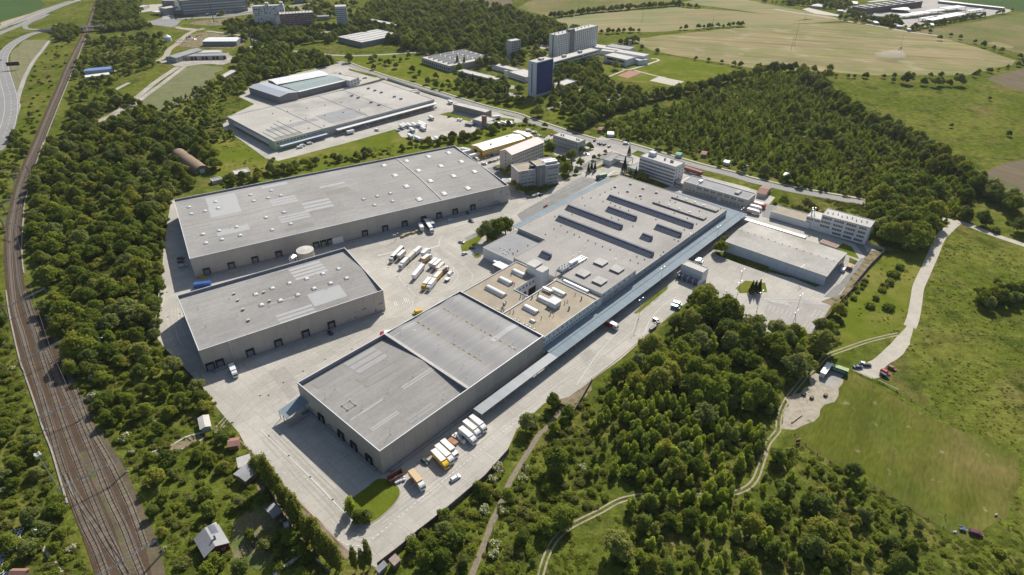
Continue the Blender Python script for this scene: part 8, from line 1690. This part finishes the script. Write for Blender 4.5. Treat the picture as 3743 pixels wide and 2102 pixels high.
zone('along the empty car park fence','D',[(2040,850),(2105,765),(2190,680),(2202,690),(2125,790),(2112,862),(2080,885)],5,[(U,.8),(B,.2)],(.6,1),.85,5)
zone('around the far estate','d',[(0,20),(700,10),(700,70),(560,120),(200,60),(0,80)],13,[(B,1)],(.8,1.3),.75);zone('around the far estate','d',[(640,150),(900,190),(1200,200),(1480,200),(1600,255),(1400,320),(1000,270),(700,215)],9,[(B,1)],(1,1.5),.95)
zone('in the plantation gap','D',[(2380,560),(2440,520),(2576,570),(2576,620),(2420,575)],12,[(B,.7),(U,.3)],(.6,1.2),.6)
for pts,sp,n,sc in (([(1380,47),(1480,33),(1600,22),(1720,13)],7,2,(.6,1.2)),([(1700,16),(1860,31),(1985,42),(2110,48)],8,1,(.5,.9)),([(1480,86),(1600,81),(1790,71),(1870,66)],8,1,(.6,1)),([(1560,112),(1700,92),(1820,82),(2000,66),(2110,60)],6,2,(.6,1.1)),([(1860,2),(2000,12),(2200,32)],9,1,(.5,.9)),([(2110,50),(2300,75),(2440,105),(2576,150)],22,1,(.5,.8)),([(1040,3),(1200,12),(1300,28)],12,1,(.8,1.2)),([(2040,192),(2200,197),(2430,194),(2570,166)],18,1,(.4,.8)),([(2100,180),(2040,182)],8,1,(.8,1.2))):row('in the field hedges','D',pts,sp,B,sc,3,n)
row('in the hedge round the far estate','d',[(0,115),(300,170),(600,215),(900,270),(1300,340),(1600,275),(2000,205),(2400,130),(2560,90)],8,B,(.5,1),3,2)
row('in the round tree row of the school lawn','20',[(1280,485),(1420,515),(1530,545),(1800,590),(2060,620),(2260,660),(2500,710)],13,B,(.55,.85),.6);row('along the road by the allotments','b',[(1740,150),(1900,190),(2150,280),(2400,350),(2576,420)],8,S,(.8,1.1),1.2,2)
spots('in the meadow above the depot','10',[(1160,618),(1200,600),(1252,625),(1300,640),(1335,648),(1185,690),(1405,680),(1390,590),(1568,712),(1590,800),(1640,738),(1800,785),(1800,870),(1870,885),(1940,885),(1450,610),(945,620,1.3),(1530,575),(1720,835),(2070,940,1.1),(2140,950,.6),(2240,980,1),(1920,830,.6)],B,(.6,.95))
spots('by the campus','10',[(2012,672,1.05),(2082,672,.95)],'poplar');spots('beside the blue tower','20',[(432,1000,1.25),(490,930,1.1),(1730,965,.8)],'poplar')
spots('by the campus parking','20',[(290,1080,1.5),(300,1150,1.3),(30,1040,1.1),(640,980,.8),(700,960,.6),(1060,690,1.2)],B)
spots('in the row beside the hay field','30',[(1400,830,1.5),(1275,815,.7),(1575,845,1),(1690,860,1.3),(1740,850,1.1),(1825,855,.9),(1925,850,1.5),(620,790,1.4),(590,760,.9),(470,785,1),(1005,775,.8),(830,770,.5),(2215,715,.6),(2570,640,1.2),(1850,1265,.5),(2230,995,.5),(2420,1350,.6),(1735,400,.9),(2165,470,1)],B)
spots('at the brown field edge','31',[(1640,290,1.3),(1790,320,1.4),(1560,200,1.3),(2080,500,1.6),(2210,530,1.5),(2260,540,1.2),(2410,620,1.5),(1990,580,1.1),(2000,760,.6),(1930,750,.5),(2160,830,.6),(2290,880,.4)],B)
spots('in the clump on the right meadow','32',[(2150,200,1),(2200,240,.9),(2130,130,.8),(2240,150,1),(2320,190,1.1),(2290,100,.9),(2400,120,1),(2440,190,.9),(2530,130,1.2),(2480,80,.9)],B);spots('dotted on the right meadow','32',[(1110,150),(1045,225),(1225,240),(1165,60),(1240,0)],U,(1,1.5));spots('dotted on the right meadow','31',[(1340,1250),(1280,1320),(1240,1390),(2310,1390),(1190,1430)],U,(1.1,1.6))
spots('by the office block','b',[(1590,545,1.3),(1730,660,.7),(1800,660,.7),(1880,615,.8),(1950,600,.9),(2000,840,.55),(2280,620,.5),(2355,585,.4),(2200,450,.7),(1510,120,.6),(2060,720,.8),(1840,850,1.2),(1780,860,1.1),(1870,730,.6),(1700,700,.6),(2100,520,.7),(960,850,.9),(1010,1060,.7),(1100,1110,.7),(2240,450,.5),(2460,520,.4),(880,880,.6)],B)
for q in range(9):spots('along the office foundations','b',[(1160+q*55,1105-q*14)],U)
spots('beside the low west wing','11',[(2310,985,1.6),(2400,965,1.65),(2490,925,1.5),(2360,1005,1.2),(2450,900,1.3)],B);spots('on the oval lawn','13',[(1030,925,.62),(1100,905,.6)],B);spots('on the oval lawn','13',[(945,830,1.15)],S)
spots('beside the office building','21',[(1140,310,1.25),(1255,335,.7),(1325,325,.6),(1190,130,.8)],'fir');spots('beside the office building','21',[(1300,370,.8),(1350,390,.7),(1200,330,.6)],B);spots('at the works entrance','b',[(1925,780,.7),(2190,820,.75),(2240,790,.7),(2292,800,.75)],'fir')
spots('on the small traffic island','D',[(1888,739,.78),(1897,735,.7),(1906,739,.85)],'fir');spots('beside the white hall','21',[(2080,1100,1),(2150,990,.5),(2120,1010,.6)],B);row('along the white hall','21',[(2120,1110),(2576,1260)],5,U,(.5,.9),.6);row('along the white hall','31',[(0,1250),(540,1400)],5,U,(.5,1),.6)
spots('in the meadow behind the long warehouse','11',[(190,170),(165,200),(485,200,1.6),(225,250,1.2),(710,150),(850,160),(780,140),(570,180),(600,190),(1135,100),(400,220)],U,(.9,1.5));spots('beside the bunker','01',[(2135,145,.8),(1830,310,.9),(1750,210,.8),(1880,90,1),(1800,60,.9)],B)
spots('on the sloping wood edge','22',[(1080,960,1.0),(440,1220,.9),(580,1330,.8),(180,1430,1)],B);spots('alone in the lower meadow','23',[(450,430,1.35),(520,960,1),(1070,1250,1.2),(370,640,.5),(780,500,.45)],B);spots('alone in the lower meadow','23',[(725,420),(125,520)],'elder',(1.1,1.4));spots('near the yard wall','13',[(2330,520),(2250,830),(2430,830),(2340,1170),(2330,1250),(1530,1120),(2380,420)],'elder',(1.0,1.5));spots('beside the tracks','02',[(940,1120),(930,940),(950,830),(930,700),(1390,710),(650,380),(740,280)],'elder',(1.1,1.7));spots('in the lower left gardens','03',[(1230,120)],'elder',(1.5,1.6));spots('beside the garden house','03',[(2120,1400,.8),(2360,1430,.7),(2440,1080,.45),(2460,1120,.4)],B)
pp=[P('f',*q) for q in ((795,485),(850,545),(930,640),(1000,750),(1060,830),(1110,905),(1165,985),(1230,1075),(1300,1150),(1360,1220),(1430,1300),(1500,1370),(1570,1430),(1640,1500))]
for a,b in zip(pp,pp[1:]):
    for f in (0,.5):
        if f and rt_.random() < .35:continue
        c=a.lerp(b,f+rt_.uniform(-.1,.1));PTS.append(('poplar',c.x+rt_.uniform(-.8,.8),c.y+rt_.uniform(-.8,.8),rt_.uniform(.9,1.22),'in the poplar row beside the yard'))
spots('at the bottom of the poplar row','f',[(1735,1400,.82),(1815,1405,.75),(1885,1365,.95)],'poplar')
hp=[P('D',*q) for q in ((1570,1264),(1640,1252),(1720,1247),(1800,1246),(1832,1243))]
for a,b in zip(hp,hp[1:]):
    for i in range(5):c=a.lerp(b,(i+.5)/5);PTS.append((S,c.x+rt_.uniform(-1.5,1.5),c.y-rt_.uniform(1.5,5),rt_.uniform(.7,1.1),'over the hidden part of the track'))
# individuals nearest to the lens, the rest as woodland
LM=[(480,410,'the arched bunker'),(60,560,'the catenary portals on the bend'),(150,760,'the portal by the first gap'),(230,1010,'the portal by the elder bush'),(300,1160,'the floodlight portal'),(390,1380,'the bottom edge portal'),(100,1140,'the floodlight mast'),(440,510,'the long warehouse corner'),(500,930,'the second warehouse corner'),(450,700,'the blue container'),(510,1070,'the upper garden shed'),(625,1180,'the two felt roofed sheds'),(540,1370,'the dark red garden house'),(400,1120,'the vegetable beds'),(760,1250,'the poplar row'),(950,1400,'the bottom yard corner'),(945,1290,'the oval lawn'),(1150,1205,'the lone white hatchback'),(1410,1010,'the rail spur gate'),(1230,1300,'the bottom dirt path'),(1600,880,'the yard bend'),(1700,770,'the two parked vans'),(2000,790,'the empty car park'),(2090,930,'the green container'),(1960,1080,'the rutted track bend'),(1560,1270,'the hidden end of the rutted track'),(1800,1255,'the rutted track gap'),(1430,1330,'the lower rutted track'),(2440,1340,'the purple car'),(2130,1190,'the lower pitch fence'),(2005,1105,'the dark target board'),(2250,640,'the terraced office'),(2380,570,'the dirt road fork'),(1980,640,'the white hall'),(1850,460,'the workshop building'),(1660,420,'the office building'),(1350,440,'the grey office block'),(1235,370,'the yellow hall'),(1360,240,'the blue tower'),(1250,590,'the central lorry yard'),(2480,750,'the right meadow clump'),(2290,840,'the gravel car park'),(1450,1160,'the grey willow clearing'),(0,1400,'the lower left corner'),(20,950,'the left picture edge'),(1700,1100,'the middle of the young wood'),(1850,950,'the middle of the tall wood'),(1700,1380,'the bottom right wood glade'),(2100,1380,'the right part of the bottom wood'),(2000,350,'the plantation middle'),(2400,450,'the brown field'),(620,300,'the postal depot'),(280,560,'the middle of the railway wood'),(280,760,'the lower railway wood'),(250,380,'the upper railway wood'),(1000,110,'the market hall'),(560,240,'the grey gable hall'),(850,160,'the depot road')]
def sees(x,y,m=60):X,Y=project((x,y,2));return -m < X < CW+m and -m < Y < CH+m*3
REST={k:[] for k in KIND};PROTO={k:[None]*len(v) for k,v in KIND.items()}
for kd in KIND:
    L_=sorted([p for p in PTS if p[0] == kd],key=lambda p:(p[1]**2+p[2]**2)/max(.3,p[3])**1.0);vis=[p for p in L_ if sees(p[1],p[2])];ind=vis[:297];ids=set(map(id,ind));REST[kd] =[p for p in L_ if id(p) not in ids]
    desc=[]
    for p in ind:
        X,Y=project((p[1],p[2],2));X /= 1.453;Y /= 1.453;lm=min(LM,key=lambda l:(l[0]-X)**2+(l[1]-Y)**2);dx,dy=X-lm[0],Y-lm[1]
        ang=int(((math.degrees(math.atan2(-dy,dx))+382.5) % 360)//45);dr=('right of','upper right of','above','upper left of','left of','lower left of','below','lower right of')[ang];desc.append((lm[2],dr,dx*dx+dy*dy))
    cnt={}
    for (l,d,q),i in sorted([(desc[i],i) for i in range(len(ind))],key=lambda t:t[0][2]):k_=(l,d);cnt[k_] =cnt.get(k_,0)+1;desc[i] =(l,d,cnt[k_])
    nm,word,cat=NAMEK[kd]
    for i,(p,(l,d,c)) in enumerate(zip(ind,desc)):
        _,x,y,s,z=p;lab='%s %s %s %s' % (ORD[min(c,35)-1],word,d,l);v=rt_.randrange(len(KIND[kd])) if i >= len(KIND[kd]) else i
        w=s*rt_.uniform(.9,1.12)*(.82 if kd == 'poplar' else 1)
        if kd in ('bush','elder'):
            o=tag(mk(nm,KIND[kd][v],None,(x,y,0),rt_.uniform(0,6.28)),lab,cat,'%ses %s' % ('bush',z));o.scale=(w,w,s)
            if not PROTO[kd][v]:PROTO[kd][v] =o
            continue
        t=thing(nm,lab,cat,(x,y,0),rt_.uniform(0,6.28),'trees %s' % z);t.scale=(w,w,s)
        o=mk('crown',KIND[kd][v],t);mk('trunk',TRUNK[kd],t)
        if not PROTO[kd][v]:PROTO[kd][v] =o
def scatter(name,label,pts,protos,cat='woodland',zf=1):
    """one object whose points carry size and turn; geometry nodes puts a crown on each"""
    n=len(pts)
    if not n:return
    me=bpy.data.meshes.new(name);me.from_pydata([(x,y,0) for x,y,s in pts],[],[])
    a=me.attributes.new('size','FLOAT_VECTOR','POINT');a.data.foreach_set('vector',[v for x,y,s in pts for v in (s*rt_.uniform(.9,1.15),s*rt_.uniform(.9,1.15),s*zf)])
    r=me.attributes.new('turn','FLOAT_VECTOR','POINT');r.data.foreach_set('vector',[v for _ in pts for v in (0,0,rt_.uniform(0,6.28))])
    ix=me.attributes.new('pick','INT','POINT');ix.data.foreach_set('value',[rt_.randrange(len(protos)) for _ in pts])
    o=tag(mk(name,me),label,cat,None,'stuff');ng=bpy.data.node_groups.new(name,'GeometryNodeTree');ng.interface.new_socket('Geometry',in_out='INPUT',socket_type='NodeSocketGeometry');ng.interface.new_socket('Geometry',in_out='OUTPUT',socket_type='NodeSocketGeometry')
    N=ng.nodes;Lk=ng.links;gi=N.new('NodeGroupInput');go=N.new('NodeGroupOutput');ip=N.new('GeometryNodeInstanceOnPoints');jn=N.new('GeometryNodeJoinGeometry')
    for q in reversed(protos):
        oi=N.new('GeometryNodeObjectInfo');oi.inputs['Object'].default_value=q;oi.inputs['As Instance'].default_value=True;oi.transform_space='ORIGINAL';Lk.new(oi.outputs['Geometry'],jn.inputs[0])
    ip.inputs['Pick Instance'].default_value=True
    for nm,typ,sock in (('size','FLOAT_VECTOR','Scale'),('turn','FLOAT_VECTOR','Rotation'),('pick','INT','Instance Index')):
        na=N.new('GeometryNodeInputNamedAttribute');na.data_type=typ;na.inputs[0].default_value=nm;Lk.new(na.outputs[0],ip.inputs[sock])
    Lk.new(gi.outputs[0],ip.inputs['Points']);Lk.new(jn.outputs[0],ip.inputs['Instance']);Lk.new(ip.outputs[0],go.inputs[0]);md_=o.modifiers.new('scatter','NODES');md_.node_group=ng;return o
print('TREES',{k:(sum(p[0] == k for p in PTS),len(REST[k])) for k in KIND},'under',len(UNDER))
scatter('far_woodland','far leafy woods, hedges and town trees that read as one mass',[(p[1],p[2],p[3]) for p in REST[B]],PROTO[B])
scatter('far_plantation','dense light green plantation of young trees beyond the works',[(p[1],p[2],p[3]) for p in REST[S]],PROTO[S])
scatter('far_scrub','mass of green bushes in the wild plots',[(p[1],p[2],p[3]) for p in REST[U]+REST['elder']],PROTO[U],'scrub')
if REST['poplar']:scatter('far_poplars','poplars standing outside the near rows',[(p[1],p[2],p[3]) for p in REST['poplar']],PROTO['poplar'])
if REST['fir']:scatter('far_conifers','conifers beyond',[(p[1],p[2],p[3]) for p in REST['fir']],PROTO['fir'])
scatter('undergrowth','low undergrowth and small bushes below the trees',UNDER[::2],PROTO[U],'undergrowth')
TU=[]
def weeds(pts,sp,sc,keep=.8,f=.04):
    poly=[tuple(p) for p in PL('D',pts)];x0=min(p[0] for p in poly);x1=max(p[0] for p in poly);y0=min(p[1] for p in poly);y1=max(p[1] for p in poly)
    for _ in range(int((x1-x0)*(y1-y0)/(sp*sp))):
        x,y=rt_.uniform(x0,x1),rt_.uniform(y0,y1)
        if noise.noise(Vector((x*f,y*f,5)))*1.3+keep > rt_.random() and inside(x,y,poly) and not blocked(x,y):TU.append((x,y,rt_.uniform(*sc)))
weeds([(1200,1228),(1268,1165),(1335,1070),(1405,1012),(1480,1000),(1560,920),(1690,800),(1760,745),(2040,845),(2080,880),(1985,1000),(1940,1130),(1850,1245),(1960,1140),(2000,1110),(2330,1300),(2576,1400),(2576,1460),(960,1460),(1060,1340)],2.1,(.5,1.2),.75)
weeds([(-10,690),(15,800),(60,990),(150,1270),(235,1460),(-10,1460)],2.0,(.5,1.2),.8)
weeds([(75,560),(130,400),(300,260),(540,370),(430,500),(400,860),(520,980),(640,1150),(860,1400),(860,1460),(410,1460),(240,1060),(150,830)],2.2,(.5,1.2),.7)
weeds([(2060,900),(2240,640),(2360,600),(2576,640),(2576,1145),(2340,1050),(2120,945)],2.8,(.3,.65),.45,.03)
weeds([(2330,1330),(2440,1360),(2576,1190),(2576,1460),(2400,1400)],2.6,(.4,.9),.6)
weeds([(1440,310),(1600,290),(1700,265),(1990,180),(2280,350),(2470,500),(2380,590),(2200,560),(1950,450),(1650,350)],3.2,(1.1,2.2),.9)
weeds([(300,330),(420,270),(600,180),(860,150),(840,190),(620,240),(600,350),(440,330)],4.5,(.8,1.6),.6)
weeds([(160,300),(190,180),(220,100),(410,85),(425,150),(400,165),(300,200)],4.5,(.8,1.6),.6)
weeds([(500,400),(600,350),(700,405),(1090,345),(1330,300),(1425,318),(1150,365),(640,460),(540,450)],4,(.5,1.1),.35)
tp=[mk('tuft',tuft(100+i),None,(P('23',60+i*50,900+i*9).x,P('23',60+i*50,900+i*9).y,0)) for i in range(3)]
for i,o in enumerate(tp):tag(o,('left','middle','right')[i]+' one of three weed tufts standing together in the lower meadow','weeds')
scatter('weeds','tall weeds and grass tufts covering the wild meadows',TU,tp,'weeds',.6)
# ------------------------------------------------------------------ thin summer haze
mh_=bpy.data.materials.new('haze air');mh_.use_nodes=True;nt=mh_.node_tree;nt.nodes.remove(nt.nodes['Principled BSDF']);pv=nt.nodes.new('ShaderNodeVolumePrincipled');pv.inputs['Color'].default_value=(.9,.95,1,1);pv.inputs['Density'].default_value=.00003;pv.inputs['Anisotropy'].default_value=.3;nt.links.new(pv.outputs[0],nt.nodes['Material Output'].inputs['Volume'])
mb=MB();mb.box(-9100,9100,-650,9100,-1.5,203);tag(mb.build('haze',mh_),None,None,None,'stuff')
